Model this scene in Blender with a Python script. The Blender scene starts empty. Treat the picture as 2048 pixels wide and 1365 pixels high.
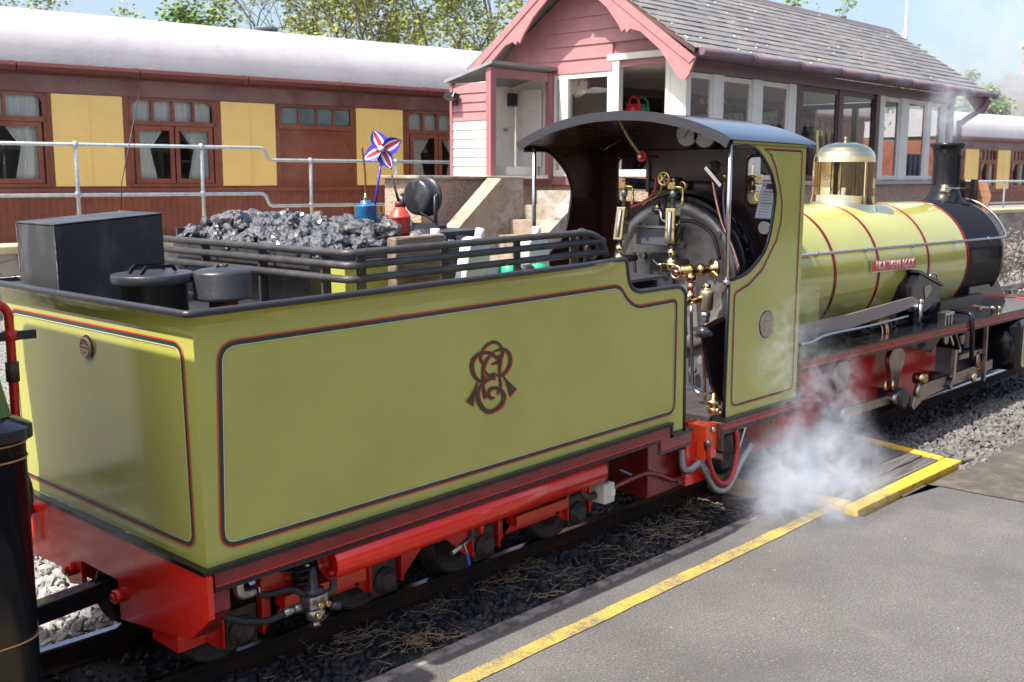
import bpy, bmesh, math, random
from mathutils import Vector as V, Matrix
random.seed(7)
R = math.radians
scene = bpy.context.scene
col = scene.collection

# ------------------------------------------------------------------ camera
EYE = V((0, 0, 1.42))
FPX, PITCH, ROLL, YAW = 2156.15, R(8.738), R(0.1626), R(43.0)
head = V((math.cos(YAW), math.sin(YAW), 0)); rgt = V((math.sin(YAW), -math.cos(YAW), 0)); zup = V((0, 0, 1))
fwd = head * math.cos(PITCH) - zup * math.sin(PITCH)
upv = head * math.sin(PITCH) + zup * math.cos(PITCH)
cr, sr = math.cos(ROLL), math.sin(ROLL)
cam_d = bpy.data.cameras.new('camera'); cam = bpy.data.objects.new('camera', cam_d); col.objects.link(cam)
cx_ = rgt * cr + upv * sr
cy_ = upv * cr - rgt * sr
M = Matrix((cx_, cy_, -fwd)).transposed().to_4x4(); M.translation = EYE
cam.matrix_world = M
cam_d.sensor_width = 36; cam_d.lens = FPX / 2048 * 36; cam_d.clip_start = .05; cam_d.clip_end = 2000
cam_d.dof.use_dof = True; cam_d.dof.focus_distance = 3.4; cam_d.dof.aperture_fstop = 9.0
scene.camera = cam

# ------------------------------------------------------------------ light
SUN = V((-.71, .13, 1.12)).normalized()             # towards the sun
world = bpy.data.worlds.new('World'); scene.world = world; world.use_nodes = True
wn = world.node_tree; wn.nodes.clear()
sky = wn.nodes.new('ShaderNodeTexSky'); sky.sky_type = 'NISHITA'; sky.sun_disc = False
sky.sun_elevation = math.asin(SUN.z); sky.sun_rotation = math.atan2(SUN.x, SUN.y)
sky.air_density = 1.0; sky.dust_density = 4.0; sky.ozone_density = 1.0
bg = wn.nodes.new('ShaderNodeBackground'); bg.inputs['Strength'].default_value = .13
wo = wn.nodes.new('ShaderNodeOutputWorld')
wn.links.new(sky.outputs[0], bg.inputs[0]); wn.links.new(bg.outputs[0], wo.inputs[0])
sl = bpy.data.lights.new('sun', 'SUN'); sl.energy = 4.2; sl.angle = R(.53); sl.color = (1, .95, .87)
so = bpy.data.objects.new('sun', sl); col.objects.link(so)
so.rotation_euler = (-SUN).to_track_quat('-Z', 'Y').to_euler(); so.location = (0, 0, 30)
vs = scene.view_settings; vs.view_transform = 'Standard'; vs.look = 'None'; vs.gamma = 1; vs.use_curve_mapping = False
vs.exposure = 1.1
scene.render.engine = 'CYCLES'
try:
    scene.cycles.max_bounces = 8; scene.cycles.volume_bounces = 2; scene.cycles.transparent_max_bounces = 16
    scene.cycles.volume_step_rate = 1.0
except Exception: pass

# ------------------------------------------------------------------ pixel (of the photograph) -> direction
def ray(u, v):
    a = (u - 1024) / FPX; b = (v - 682.5) / FPX
    return rgt * (cr * a + sr * b) - upv * (-sr * a + cr * b) + fwd
def PY(u, v, y): d = ray(u, v); return EYE + d * ((y - EYE.y) / d.y)
def PX(u, v, x): d = ray(u, v); return EYE + d * ((x - EYE.x) / d.x)
def PZ(u, v, z): d = ray(u, v); return EYE + d * ((z - EYE.z) / d.z)
def PP(u, v, p, n): d = ray(u, v); return EYE + d * ((p - EYE).dot(n) / d.dot(n))

# ------------------------------------------------------------------ materials
MATS = {}
def nd(nt, t, **k):
    n = nt.nodes.new(t)
    for a, b in k.items():
        if hasattr(n, a): setattr(n, a, b)
        else: n.inputs[a.replace('_', ' ')].default_value = b
    return n
def mat(name, c, rough=.5, metal=0, var=.0, vs=8, bump=0, bs=60, c2=None, spec=.5, coat=0, detail=6, rv=0, stretch=None, mixc=(.45, .6)):
    """principled with optional colour noise (c->c2), roughness noise and bump"""
    if name in MATS: return MATS[name]
    m = bpy.data.materials.new(name); m.use_nodes = True; nt = m.node_tree
    p = nt.nodes['Principled BSDF']
    p.inputs['Base Color'].default_value = (*c, 1); p.inputs['Roughness'].default_value = rough
    p.inputs['Metallic'].default_value = metal; p.inputs['Specular IOR Level'].default_value = spec
    p.inputs['Coat Weight'].default_value = coat; p.inputs['Coat Roughness'].default_value = .06
    if c2 is not None or var or bump or rv:
        tc = nd(nt, 'ShaderNodeTexCoord'); src = tc.outputs['Object']
        if stretch:
            mp = nd(nt, 'ShaderNodeMapping'); mp.inputs['Scale'].default_value = stretch
            nt.links.new(src, mp.inputs[0]); src = mp.outputs[0]
    if c2 is not None or var:
        n = nd(nt, 'ShaderNodeTexNoise', Scale=vs, Detail=detail, Roughness=.65); nt.links.new(src, n.inputs['Vector'])
        rp = nd(nt, 'ShaderNodeValToRGB'); rp.color_ramp.elements[0].position = mixc[0]; rp.color_ramp.elements[1].position = mixc[1]
        if c2 is None: c2 = tuple(x * (1 - var) for x in c)
        rp.color_ramp.elements[0].color = (*c, 1); rp.color_ramp.elements[1].color = (*c2, 1)
        nt.links.new(n.outputs[0], rp.inputs[0]); nt.links.new(rp.outputs[0], p.inputs['Base Color'])
    if rv:
        n = nd(nt, 'ShaderNodeTexNoise', Scale=vs * 1.7, Detail=5); nt.links.new(src, n.inputs['Vector'])
        mr = nd(nt, 'ShaderNodeMapRange'); mr.inputs['From Min'].default_value = .3; mr.inputs['From Max'].default_value = .7
        mr.inputs['To Min'].default_value = max(.02, rough - rv); mr.inputs['To Max'].default_value = rough + rv
        nt.links.new(n.outputs[0], mr.inputs[0]); nt.links.new(mr.outputs[0], p.inputs['Roughness'])
    if bump:
        n = nd(nt, 'ShaderNodeTexNoise', Scale=bs, Detail=5); nt.links.new(src, n.inputs['Vector'])
        b = nd(nt, 'ShaderNodeBump', Strength=min(1, bump), Distance=.01 * max(1, bump)); nt.links.new(n.outputs[0], b.inputs['Height'])
        nt.links.new(b.outputs[0], p.inputs['Normal'])
    MATS[name] = m; return m
def glass(name, tint=(.9, .95, .95), gl=.12):
    m = bpy.data.materials.new(name); m.use_nodes = True; nt = m.node_tree; nt.nodes.clear()
    t = nd(nt, 'ShaderNodeBsdfTransparent', Color=(*tint, 1)); g = nd(nt, 'ShaderNodeBsdfGlossy', Roughness=.02)
    fr = nd(nt, 'ShaderNodeFresnel', IOR=1.5); mx = nd(nt, 'ShaderNodeMixShader'); o = nd(nt, 'ShaderNodeOutputMaterial')
    ad = nd(nt, 'ShaderNodeMath', operation='ADD'); ad.inputs[1].default_value = gl
    nt.links.new(fr.outputs[0], ad.inputs[0]); nt.links.new(ad.outputs[0], mx.inputs[0])
    nt.links.new(t.outputs[0], mx.inputs[1]); nt.links.new(g.outputs[0], mx.inputs[2]); nt.links.new(mx.outputs[0], o.inputs[0])
    MATS[name] = m; return m

GREEN = mat('olive_green_paint', (.44, .435, .092), .14, var=.07, vs=3, bump=.03, bs=2.6, coat=.5, rv=.05)
def wipe_marks(m):
    # hand-polished paint: vertical wipe streaks in the gloss, faint grime, a few ripples in the plate
    nt = m.node_tree; p = nt.nodes['Principled BSDF']; tc = nd(nt, 'ShaderNodeTexCoord')
    mp = nd(nt, 'ShaderNodeMapping'); mp.inputs['Scale'].default_value = (9, 9, .8); nt.links.new(tc.outputs['Object'], mp.inputs[0])
    n = nd(nt, 'ShaderNodeTexNoise', Scale=2.2, Detail=8, Roughness=.7); nt.links.new(mp.outputs[0], n.inputs['Vector'])
    r = nd(nt, 'ShaderNodeMapRange'); r.inputs['From Min'].default_value = .42; r.inputs['From Max'].default_value = .72; r.inputs['To Min'].default_value = .04; r.inputs['To Max'].default_value = .26
    nt.links.new(n.outputs[0], r.inputs[0]); nt.links.new(r.outputs[0], p.inputs['Coat Roughness'])
    src = p.inputs['Base Color'].links[0].from_socket; mx = nd(nt, 'ShaderNodeMix', data_type='RGBA'); g = nd(nt, 'ShaderNodeTexNoise', Scale=5, Detail=9, Roughness=.75); nt.links.new(mp.outputs[0], g.inputs['Vector'])
    k = nd(nt, 'ShaderNodeMapRange'); k.inputs['From Min'].default_value = .55; k.inputs['From Max'].default_value = .8; k.inputs['To Max'].default_value = .22; nt.links.new(g.outputs[0], k.inputs[0])
    nt.links.new(k.outputs[0], mx.inputs[0]); nt.links.new(src, mx.inputs[6]); mx.inputs[7].default_value = (.30, .27, .10, 1); nt.links.new(mx.outputs[2], p.inputs['Base Color'])
wipe_marks(GREEN)
LGREEN = mat('lining_dark_green', (.012, .045, .035), .25)
LRED = mat('lining_red', (.66, .025, .022), .3)
LCREAM = mat('lining_cream', (.72, .62, .42), .35)
BLACK = mat('gloss_black_paint', (.010, .010, .013), .14, coat=.0, rv=.05, vs=6, spec=.42)
BLACKM = mat('worn_black_paint', (.028, .028, .034), .36, c2=(.06, .06, .068), vs=14, bump=.12, bs=90, mixc=(.55, .8))
BLACKD = mat('weathered_black_iron', (.036, .034, .037), .48, c2=(.075, .072, .075), vs=20, bump=.2, bs=140, mixc=(.45, .8))
GREYB = mat('scuffed_grey_black_box', (.03, .031, .036), .45, c2=(.12, .12, .13), vs=9, bump=.08, bs=60, mixc=(.5, .8), stretch=(1, 1, .35))
VRED = mat('bright_red_paint', (.74, .024, .013), .22, var=.08, vs=9, coat=.2, rv=.08)
VORANGE = mat('orange_red_paint', (.85, .085, .02), .3, var=.1, vs=12)
VDRED = mat('dark_red_paint', (.24, .020, .018), .30, var=.25, vs=12, coat=.08, rv=.07)
BROWNIN = mat('dark_brown_cab_paint', (.052, .019, .014), .3, var=.3, vs=6, rv=.08)
BRASS = mat('polished_brass', (.90, .74, .42), .06, 1)
BRASSD = mat('dull_brass', (.62, .44, .18), .24, 1, var=.35, vs=30)
COPPER = mat('copper_pipe', (.72, .36, .24), .25, 1, var=.3, vs=30)
STEEL = mat('bright_steel', (.55, .53, .52), .24, 1)
RODSTEEL = mat('oiled_rod_steel', (.42, .37, .34), .34, 1, var=.2, vs=14)
IRON = mat('grimy_iron', (.045, .04, .037), .5, c2=(.09, .06, .045), vs=25, bump=.3, bs=120)
ALU = mat('dull_aluminium', (.52, .51, .49), .36, .9, c2=(.30, .28, .26), vs=30, bump=.15, bs=150)
GALV = mat('galvanised_steel', (.52, .57, .60), .42, .35, c2=(.40, .45, .49), vs=25)
RUBBER = mat('black_rubber', (.018, .018, .018), .55, var=.3, vs=20)
# ------------------------------------------------------------------ mesh builder
X1, Y1, Z1 = V((1, 0, 0)), V((0, 1, 0)), V((0, 0, 1))
def frame(a):
    a = a.normalized(); t = Z1 if abs(a.z) < .9 else X1
    b = a.cross(t).normalized(); return a, b, a.cross(b)
def fillet(pts, rad, n=5, closed=False):
    """round the corners of a 2-D/3-D polyline; rad may be a list"""
    out = []; N = len(pts); pts = [V(p) for p in pts]
    for i, p in enumerate(pts):
        r = rad[i] if isinstance(rad, (list, tuple)) else rad
        if (not closed and i in (0, N - 1)) or r <= 0: out.append(p); continue
        a, b = pts[i - 1] - p, pts[(i + 1) % N] - p
        k = min(r, a.length * .49, b.length * .49); a = a.normalized() * k; b = b.normalized() * k
        for j in range(n + 1):
            t = j / n; out.append(p + a * (1 - t) ** 2 + b * t ** 2)
    return out
def spline(pts, n=6):
    P = [V(p) for p in pts]; P = [P[0] * 2 - P[1]] + P + [P[-1] * 2 - P[-2]]; o = []
    for i in range(1, len(P) - 2):
        a, b, c, d = P[i - 1:i + 3]
        for j in range(n):
            t = j / n; o.append(.5 * ((2 * b) + (c - a) * t + (2 * a - 5 * b + 4 * c - d) * t * t + (3 * b - a - 3 * c + d) * t ** 3))
    o.append(P[-2]); return o
class MB:
    def __init__(s): s.v = []; s.f = []; s.s = []
    def add(s, vs, fs, sm=False):
        k = len(s.v); s.v += [V(p) for p in vs]; s.f += [tuple(i + k for i in f) for f in fs]; s.s += [sm] * len(fs); return s
    def box(s, x0, x1, y0, y1, z0, z1):
        return s.add([(x0, y0, z0), (x1, y0, z0), (x1, y1, z0), (x0, y1, z0), (x0, y0, z1), (x1, y0, z1), (x1, y1, z1), (x0, y1, z1)],
                     [(3, 2, 1, 0), (4, 5, 6, 7), (0, 1, 5, 4), (1, 2, 6, 5), (2, 3, 7, 6), (3, 0, 4, 7)])
    def obox(s, c, a, b, d):
        c = V(c); a, b, d = V(a), V(b), V(d); q = [c + a * i + b * j + d * k for k in (-1, 1) for i, j in ((-1, -1), (1, -1), (1, 1), (-1, 1))]
        return s.add(q, [(3, 2, 1, 0), (4, 5, 6, 7), (0, 1, 5, 4), (1, 2, 6, 5), (2, 3, 7, 6), (3, 0, 4, 7)])
    def bar(s, p, q, w, h, upd=Z1):
        p, q = V(p), V(q); a = q - p; n = a.normalized(); b = n.cross(upd).normalized(); d = b.cross(n)
        return s.obox((p + q) / 2, a / 2, b * (w / 2), d * (h / 2))
    def cyl(s, p, q, r, r2=None, n=16, cap=True):
        p, q = V(p), V(q); r2 = r if r2 is None else r2; a, b, c = frame(q - p)
        ring = [b * math.cos(i * 2 * math.pi / n) + c * math.sin(i * 2 * math.pi / n) for i in range(n)]
        k = len(s.v); s.add([p + e * r for e in ring] + [q + e * r2 for e in ring], [(i, (i + 1) % n, n + (i + 1) % n, n + i) for i in range(n)], True)
        if cap:
            s.f += [tuple(k + i for i in range(n - 1, -1, -1)), tuple(k + n + i for i in range(n))]; s.s += [False, False]
        return s
    def tube(s, pts, r, n=8, cap=True, closed=False):
        P = [V(p) for p in pts]; N = len(P); k = len(s.v); ref = None
        for i, p in enumerate(P):
            t = (P[(i + 1) % N] - P[i - 1]) if closed or 0 < i < N - 1 else (P[1] - P[0] if i == 0 else P[-1] - P[-2])
            t.normalize()
            if ref is None: _, b, _ = frame(t)
            else: b = ref - t * ref.dot(t); b.normalize()
            ref = b; c = t.cross(b); rr = r[i] if isinstance(r, (list, tuple)) else r
            s.v += [p + (b * math.cos(j * 2 * math.pi / n) + c * math.sin(j * 2 * math.pi / n)) * rr for j in range(n)]
        for i in range(N if closed else N - 1):
            for j in range(n):
                a0 = k + i * n; a1 = k + ((i + 1) % N) * n
                s.f.append((a0 + j, a0 + (j + 1) % n, a1 + (j + 1) % n, a1 + j)); s.s.append(True)
        if cap and not closed:
            s.f += [tuple(k + j for j in range(n - 1, -1, -1)), tuple(k + (N - 1) * n + j for j in range(n))]; s.s += [False, False]
        return s
    def lathe(s, o, axis, prof, n=24, sm=True, caps=True):
        o = V(o); a, b, c = frame(V(axis)); k = len(s.v); m = len(prof)
        for r, h in prof:
            s.v += [o + a * h + (b * math.cos(j * 2 * math.pi / n) + c * math.sin(j * 2 * math.pi / n)) * r for j in range(n)]
        for i in range(m - 1):
            for j in range(n): s.f.append((k + i * n + j, k + i * n + (j + 1) % n, k + (i + 1) * n + (j + 1) % n, k + (i + 1) * n + j)); s.s.append(sm)
        if caps and prof[0][0] > 1e-5: s.f.append(tuple(k + j for j in range(n - 1, -1, -1))); s.s.append(False)
        if caps and prof[-1][0] > 1e-5: s.f.append(tuple(k + (m - 1) * n + j for j in range(n))); s.s.append(False)
        return s
    def prism(s, poly, off, sm=False):
        """planar polygon (3-D points) extruded by off"""
        P = [V(p) for p in poly]; off = V(off); n = len(P)
        return s.add(P + [p + off for p in P], [tuple(range(n - 1, -1, -1)), tuple(range(n, 2 * n))] + [(i, (i + 1) % n, n + (i + 1) % n, n + i) for i in range(n)], sm)
    def ribbon(s, pts, nrm, w, closed=False, t=.0012):
        """flat painted line: strip of width w (number or list) centred on pts, lifted t along nrm"""
        P = [V(p) for p in pts]; nrm = V(nrm).normalized(); N = len(P); k = len(s.v)
        for i, p in enumerate(P):
            if closed or 0 < i < N - 1:
                a = (p - P[i - 1]).normalized(); b = (P[(i + 1) % N] - p).normalized(); d = (a + b)
                d = d.normalized() if d.length > 1e-6 else a; q = max(.35, d.dot(a))
            else: d = (P[1] - P[0] if i == 0 else P[-1] - P[-2]).normalized(); q = 1
            sd = nrm.cross(d); ww = (w[i] if isinstance(w, (list, tuple)) else w) / 2 / q
            s.v += [p + sd * ww + nrm * t, p - sd * ww + nrm * t]
        for i in range(N if closed else N - 1):
            a, b = k + 2 * i, k + 2 * ((i + 1) % N); s.f.append((a, a + 1, b + 1, b)); s.s.append(False)
        return s
    def strip(s, A, Bp, sm=True):
        k = len(s.v); n = len(A); s.v += [V(p) for p in A] + [V(p) for p in Bp]
        for i in range(n - 1): s.f.append((k + i, k + i + 1, k + n + i + 1, k + n + i)); s.s.append(sm)
        return s
    def torus(s, c, axis, Rr, r, n=24, m=8):
        a, b, d = frame(V(axis)); c = V(c)
        return s.tube([c + (b * math.cos(i * 2 * math.pi / n) + d * math.sin(i * 2 * math.pi / n)) * Rr for i in range(n)], r, m, closed=True)
    def nut(s, c, axis, r, h): 
        a = V(axis).normalized(); return s.cyl(c, V(c) + a * h, r, r, 6)
    def rock(s, c, r, rng, sq=(1, 1, .8), seg=None):
        c = V(c); k = len(s.v)
        for p in ICO[0]:
            j = rng.uniform(.72, 1.2); s.v.append(c + V((p[0] * sq[0], p[1] * sq[1], p[2] * sq[2])) * r * j)
        for f in ICO[1]: s.f.append(tuple(i + k for i in f)); s.s.append(False)
        return s
    def rotated_rock(s, c, r, rng):
        q = Matrix.Rotation(rng.uniform(0, 6.3), 3, V((rng.gauss(0, 1), rng.gauss(0, 1), rng.gauss(0, 1)))); k = len(s.v)
        sq = (rng.uniform(.8, 1.3), rng.uniform(.7, 1.), rng.uniform(.5, .85)); c = V(c)
        for p in ICO[0]:
            j = rng.uniform(.78, 1.18); s.v.append(c + (q @ V((p[0] * sq[0], p[1] * sq[1], p[2] * sq[2]))) * r * j)
        for f in ICO[1]: s.f.append(tuple(i + k for i in f)); s.s.append(False)
    def mesh(s, name, m, inv=None):
        me = bpy.data.meshes.new(name)
        me.from_pydata([tuple(inv @ p) if inv else tuple(p) for p in s.v], [], s.f)
        me.polygons.foreach_set('use_smooth', s.s); me.materials.append(m); me.update(); return me
    def out(s, name, m, parent=None, world=False, bevel=0, kind=None, label=None, fix=False):
        """link as one mesh object; vertices are in the parent's space, or world space if world"""
        inv = None
        if parent is not None and world: inv = WM[root(parent)].inverted()
        me = s.mesh(name, m, inv)
        if fix:
            b = bmesh.new(); b.from_mesh(me); bmesh.ops.recalc_face_normals(b, faces=b.faces); b.to_mesh(me); b.free()
        o = bpy.data.objects.new(name, me); col.objects.link(o)
        if parent is not None: o.parent = parent; PAR[o.name] = parent
        if bevel:
            b = o.modifiers.new('bevel', 'BEVEL'); b.width = bevel; b.segments = 2; b.limit_method = 'ANGLE'; b.angle_limit = R(35)
        if kind: o['kind'] = kind
        if label: o['label'] = label
        return o
_b = bmesh.new(); bmesh.ops.create_icosphere(_b, subdivisions=1, radius=1)
ICO = ([tuple(v.co) for v in _b.verts], [tuple(v.index for v in f.verts) for f in _b.faces]); _b.free()
WM, PAR = {}, {}
def root(o):
    while o.name in PAR: o = PAR[o.name]
    return o.name
def tag(o, label, cat, group=None):
    o['label'] = label; o['category'] = cat
    if group: o['group'] = group
    return o
def thing(name, label, cat, loc=(0, 0, 0), rot=(0, 0, 0), group=None):
    o = bpy.data.objects.new(name, None); col.objects.link(o); o.location = loc; o.rotation_euler = rot; o.empty_display_size = .1
    from mathutils import Euler
    WM[o.name] = Matrix.Translation(V(loc)) @ Euler(rot).to_matrix().to_4x4()
    return tag(o, label, cat, group)
def single(mb, name, m, label, cat, group=None, **k): return tag(mb.out(name, m, **k), label, cat, group)
def copy_thing(o, loc, rz=None, label=None, rot=None):
    c = o.copy(); col.objects.link(c); c.location = loc
    if rz is not None: c.rotation_euler = (0, 0, rz)
    if rot is not None: c.rotation_euler = rot
    if label: c['label'] = label
    def rec(a, b):
        for ch in [x for x in bpy.data.objects if x.parent == a]:
            d = ch.copy(); col.objects.link(d); d.parent = b; rec(ch, d)
    rec(o, c); return c
def text_mesh(body, size, extr=.0005, bold=False):
    cu = bpy.data.curves.new('t', 'FONT'); cu.body = body; cu.size = size; cu.extrude = extr; cu.align_x = 'CENTER'; cu.align_y = 'CENTER'
    o = bpy.data.objects.new('t', cu); col.objects.link(o); dg = bpy.context.evaluated_depsgraph_get(); dg.update()
    me = bpy.data.meshes.new_from_object(o.evaluated_get(dg)); bpy.data.objects.remove(o); return me
def put_text(body, size, origin, ex, ey, m, parent, name='lettering', sx=1, extr=.0005):
    me = text_mesh(body, size, extr); ex, ey = V(ex).normalized(), V(ey).normalized(); ez = ex.cross(ey); o = V(origin)
    inv = WM[root(parent)].inverted()
    for v in me.vertices: v.co = inv @ (o + ex * v.co.x * sx + ey * v.co.y + ez * v.co.z)
    me.materials.clear(); me.materials.append(m)
    ob = bpy.data.objects.new(name, me); col.objects.link(ob); ob.parent = parent; PAR[ob.name] = parent; return ob
# ================================================================== SETTING
def struct(mb, name, m, **k):
    o = mb.out(name, m, **k); o['kind'] = 'structure'; return o
def nodes_mat(name, build, rough=.9):
    m = bpy.data.materials.new(name); m.use_nodes = True; nt = m.node_tree; p = nt.nodes['Principled BSDF']; p.inputs['Roughness'].default_value = rough
    build(nt, p, nd(nt, 'ShaderNodeTexCoord').outputs['Object']); MATS[name] = m; return m
def ramp(nt, src, *st):
    r = nd(nt, 'ShaderNodeValToRGB'); e = r.color_ramp.elements
    while len(e) < len(st): e.new(.5)
    for q, (pos, c) in zip(e, st): q.position = pos; q.color = (*c, 1) if len(c) == 3 else c
    nt.links.new(src, r.inputs[0]); return r.outputs[0]
def noise(nt, src, sc, det=6, rough=.6, sx=None):
    if sx:
        mp = nd(nt, 'ShaderNodeMapping'); mp.inputs['Scale'].default_value = sx; nt.links.new(src, mp.inputs[0]); src = mp.outputs[0]
    n = nd(nt, 'ShaderNodeTexNoise', Scale=sc, Detail=det, Roughness=rough); nt.links.new(src, n.inputs['Vector']); return n.outputs[0]
def mixc(nt, f, a, b, mode='MIX'):
    m = nd(nt, 'ShaderNodeMix', data_type='RGBA', blend_type=mode)
    for s, i in ((f, 0), (a, 6), (b, 7)):
        if hasattr(s, 'links'): nt.links.new(s, m.inputs[i])
        elif i: m.inputs[i].default_value = (*s, 1)
        else: m.inputs[0].default_value = s
    return m.outputs[2]
def bumpn(nt, p, h, st, dist=.01):
    b = nd(nt, 'ShaderNodeBump', Strength=st, Distance=dist); nt.links.new(h, b.inputs['Height']); nt.links.new(b.outputs[0], p.inputs['Normal'])

def b_asph(nt, p, co):
    fine = noise(nt, co, 130, 4, .8); mid = noise(nt, co, 28, 6); big = noise(nt, co, 1.6, 5, .7); st = noise(nt, co, 4, 6, .75, (1, .25, 1))
    c = ramp(nt, big, (.3, (.078, .075, .073)), (.55, (.102, .098, .095)), (.75, (.125, .118, .112)))
    c = mixc(nt, .8, c, ramp(nt, fine, (.32, (.12, .12, .12)), (.5, (.5, .5, .5)), (.68, (.92, .90, .86))), 'OVERLAY')
    c = mixc(nt, ramp(nt, mid, (.58, (0, 0, 0)), (.72, (.45, .45, .45))), c, (.07, .066, .062))
    c = mixc(nt, ramp(nt, st, (.62, (0, 0, 0)), (.8, (.4, .4, .4))), c, (.21, .19, .165))
    v = nd(nt, 'ShaderNodeTexVoronoi', Scale=9); nt.links.new(co, v.inputs['Vector'])
    c = mixc(nt, ramp(nt, v.outputs['Distance'], (0, (1, 1, 1)), (.018, (1, 1, 1)), (.034, (0, 0, 0))), c, (.42, .40, .37))
    st2 = noise(nt, co, .9, 8, .72); c = mixc(nt, ramp(nt, st2, (.52, (0, 0, 0)), (.66, (.5, .5, .5))), c, (.055, .052, .050))
    gr = nd(nt, 'ShaderNodeTexVoronoi', Scale=46); nt.links.new(co, gr.inputs['Vector']); c = mixc(nt, ramp(nt, gr.outputs['Distance'], (0, (.8, .8, .8)), (.10, (.6, .6, .6)), (.2, (0, 0, 0))), c, mixc(nt, .5, (.20, .17, .14), gr.outputs['Color'], 'SOFT_LIGHT'))
    nt.links.new(c, p.inputs['Base Color']); bumpn(nt, p, fine, .5, .004)
ASPH = nodes_mat('weathered_asphalt', b_asph, .82)
def b_asph2(nt, p, co):
    fine = noise(nt, co, 220, 3, .7); mid = noise(nt, co, 9, 6, .7)
    c = ramp(nt, mid, (.35, (.10, .086, .07)), (.52, (.14, .12, .095)), (.66, (.23, .20, .15)))
    c = mixc(nt, .6, c, ramp(nt, fine, (.3, (.05, .05, .05)), (.7, (.25, .24, .22))), 'OVERLAY')
    nt.links.new(c, p.inputs['Base Color']); bumpn(nt, p, fine, .7, .006)
ASPH2 = nodes_mat('brown_worn_asphalt', b_asph2, .85)
def b_yel(nt, p, co):
    fine = noise(nt, co, 150, 4, .85); mid = noise(nt, co, 9, 6, .75)
    a = mixc(nt, .42, fine, mid)
    c = ramp(nt, a, (.435, (.12, .115, .10)), (.485, (.30, .215, .055)), (.54, (.42, .295, .055)), (.68, (.48, .34, .06)))
    nt.links.new(c, p.inputs['Base Color']); bumpn(nt, p, fine, .5, .004)
YEL = nodes_mat('worn_yellow_line_paint', b_yel, .8)
YELB = mat('yellow_painted_timber', (.58, .375, .03), .55, c2=(.22, .14, .045), vs=22, bump=.8, bs=50, mixc=(.52, .70))
STONEK = mat('platform_edge_stone', (.23, .21, .19), .85, c2=(.075, .07, .065), vs=12, bump=.6, bs=60, detail=9)
def b_cinder(nt, p, co):
    n = noise(nt, co, 40, 8, .7); big = noise(nt, co, 3.2, 5)
    c = ramp(nt, n, (.3, (.012, .011, .011)), (.6, (.034, .031, .029)), (.8, (.07, .063, .056)))
    c = mixc(nt, ramp(nt, big, (.55, (0, 0, 0)), (.72, (.7, .7, .7))), c, (.055, .028, .016))
    nt.links.new(c, p.inputs['Base Color']); bumpn(nt, p, n, 1, .02)
CINDER = nodes_mat('black_cinder_ballast', b_cinder, .85)
def b_gravel(nt, p, co):
    v = nd(nt, 'ShaderNodeTexVoronoi', Scale=34); nt.links.new(co, v.inputs['Vector'])
    c = ramp(nt, v.outputs['Distance'], (.1, (.30, .29, .27)), (.55, (.17, .165, .16)), (.85, (.04, .04, .04)))
    c = mixc(nt, .35, c, v.outputs['Color'], 'SOFT_LIGHT')
    nt.links.new(c, p.inputs['Base Color']); bumpn(nt, p, v.outputs['Distance'], -1 if False else .8, .03)
GRAVEL = nodes_mat('pale_grey_gravel', b_gravel, .9)

g = MB(); g.add([(-300, -300, -.14), (900, -300, -.14), (900, 900, -.14), (-300, 900, -.14)], [(0, 1, 2, 3)])
struct(g, 'ground', GRAVEL)
# platform slab with stone edge; set back beyond the boarded crossing
rg = random.Random(3)
edge = [(5.30 + i * .16, 1.90 + rg.uniform(-.012, .02) - .004 * i, 0) for i in range(0, 40)]
struct(MB().prism([(-6, -9, 0), (14, -9, 0)] + edge[::-1] + [(4.22, 1.90, 0), (4.22, 2.215, 0), (-6, 2.215, 0)], (0, 0, -.16)), 'platform', ASPH, fix=True)
wob = [(4.9, -9, .004)]
patch = spline([PZ(u, v, 0) for u, v in ((1750, 957), (1800, 966), (1850, 972), (1890, 976), (1960, 990), (2048, 1006), (2160, 1030), (2400, 1090))], 4); patch = [(p.x, p.y) for p in patch] + [(11.4, patch[-1].y)] + [(e[0], e[1] - .006) for e in edge[::-1]] + [(4.6, 1.896)]
struct(MB().add([(x, y, .004) for x, y in patch], [tuple(range(len(patch)))]), 'asphalt_patch', ASPH2)
kerb = struct(MB().box(-6, 4.22, 2.2155, 2.2156, -.15, -.14), 'platform_edge', STONEK)
x = -3.0; kk = []
while x < 4.2:
    L = min(rg.uniform(.55, .85), 4.218 - x); d = rg.uniform(-.006, .006)
    MB().box(x, x + L - .004, 2.217, 2.262 + d, -.15, .003 + rg.uniform(-.003, .002)).out('edge_stone', STONEK, kerb, bevel=.006); x += L
yl = MB(); n = 60; A = []; Bq = []
for i in range(n + 1):
    xx = -3 + 7.24 * i / n; A.append((xx, 2.088 + rg.uniform(-.003, .003), .0035)); Bq.append((xx, 2.030 + rg.uniform(-.003, .003), .0035))
yl.strip(Bq, A, False); struct(yl, 'yellow_line', YEL)
struct(MB().box(-8, 16, 2.262, 3.32, -.2, -.075), 'trackbed', CINDER)
struct(MB().box(3.9, 16, 1.7, 2.262, -.2, -.079), 'shoulder', CINDER)
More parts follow.
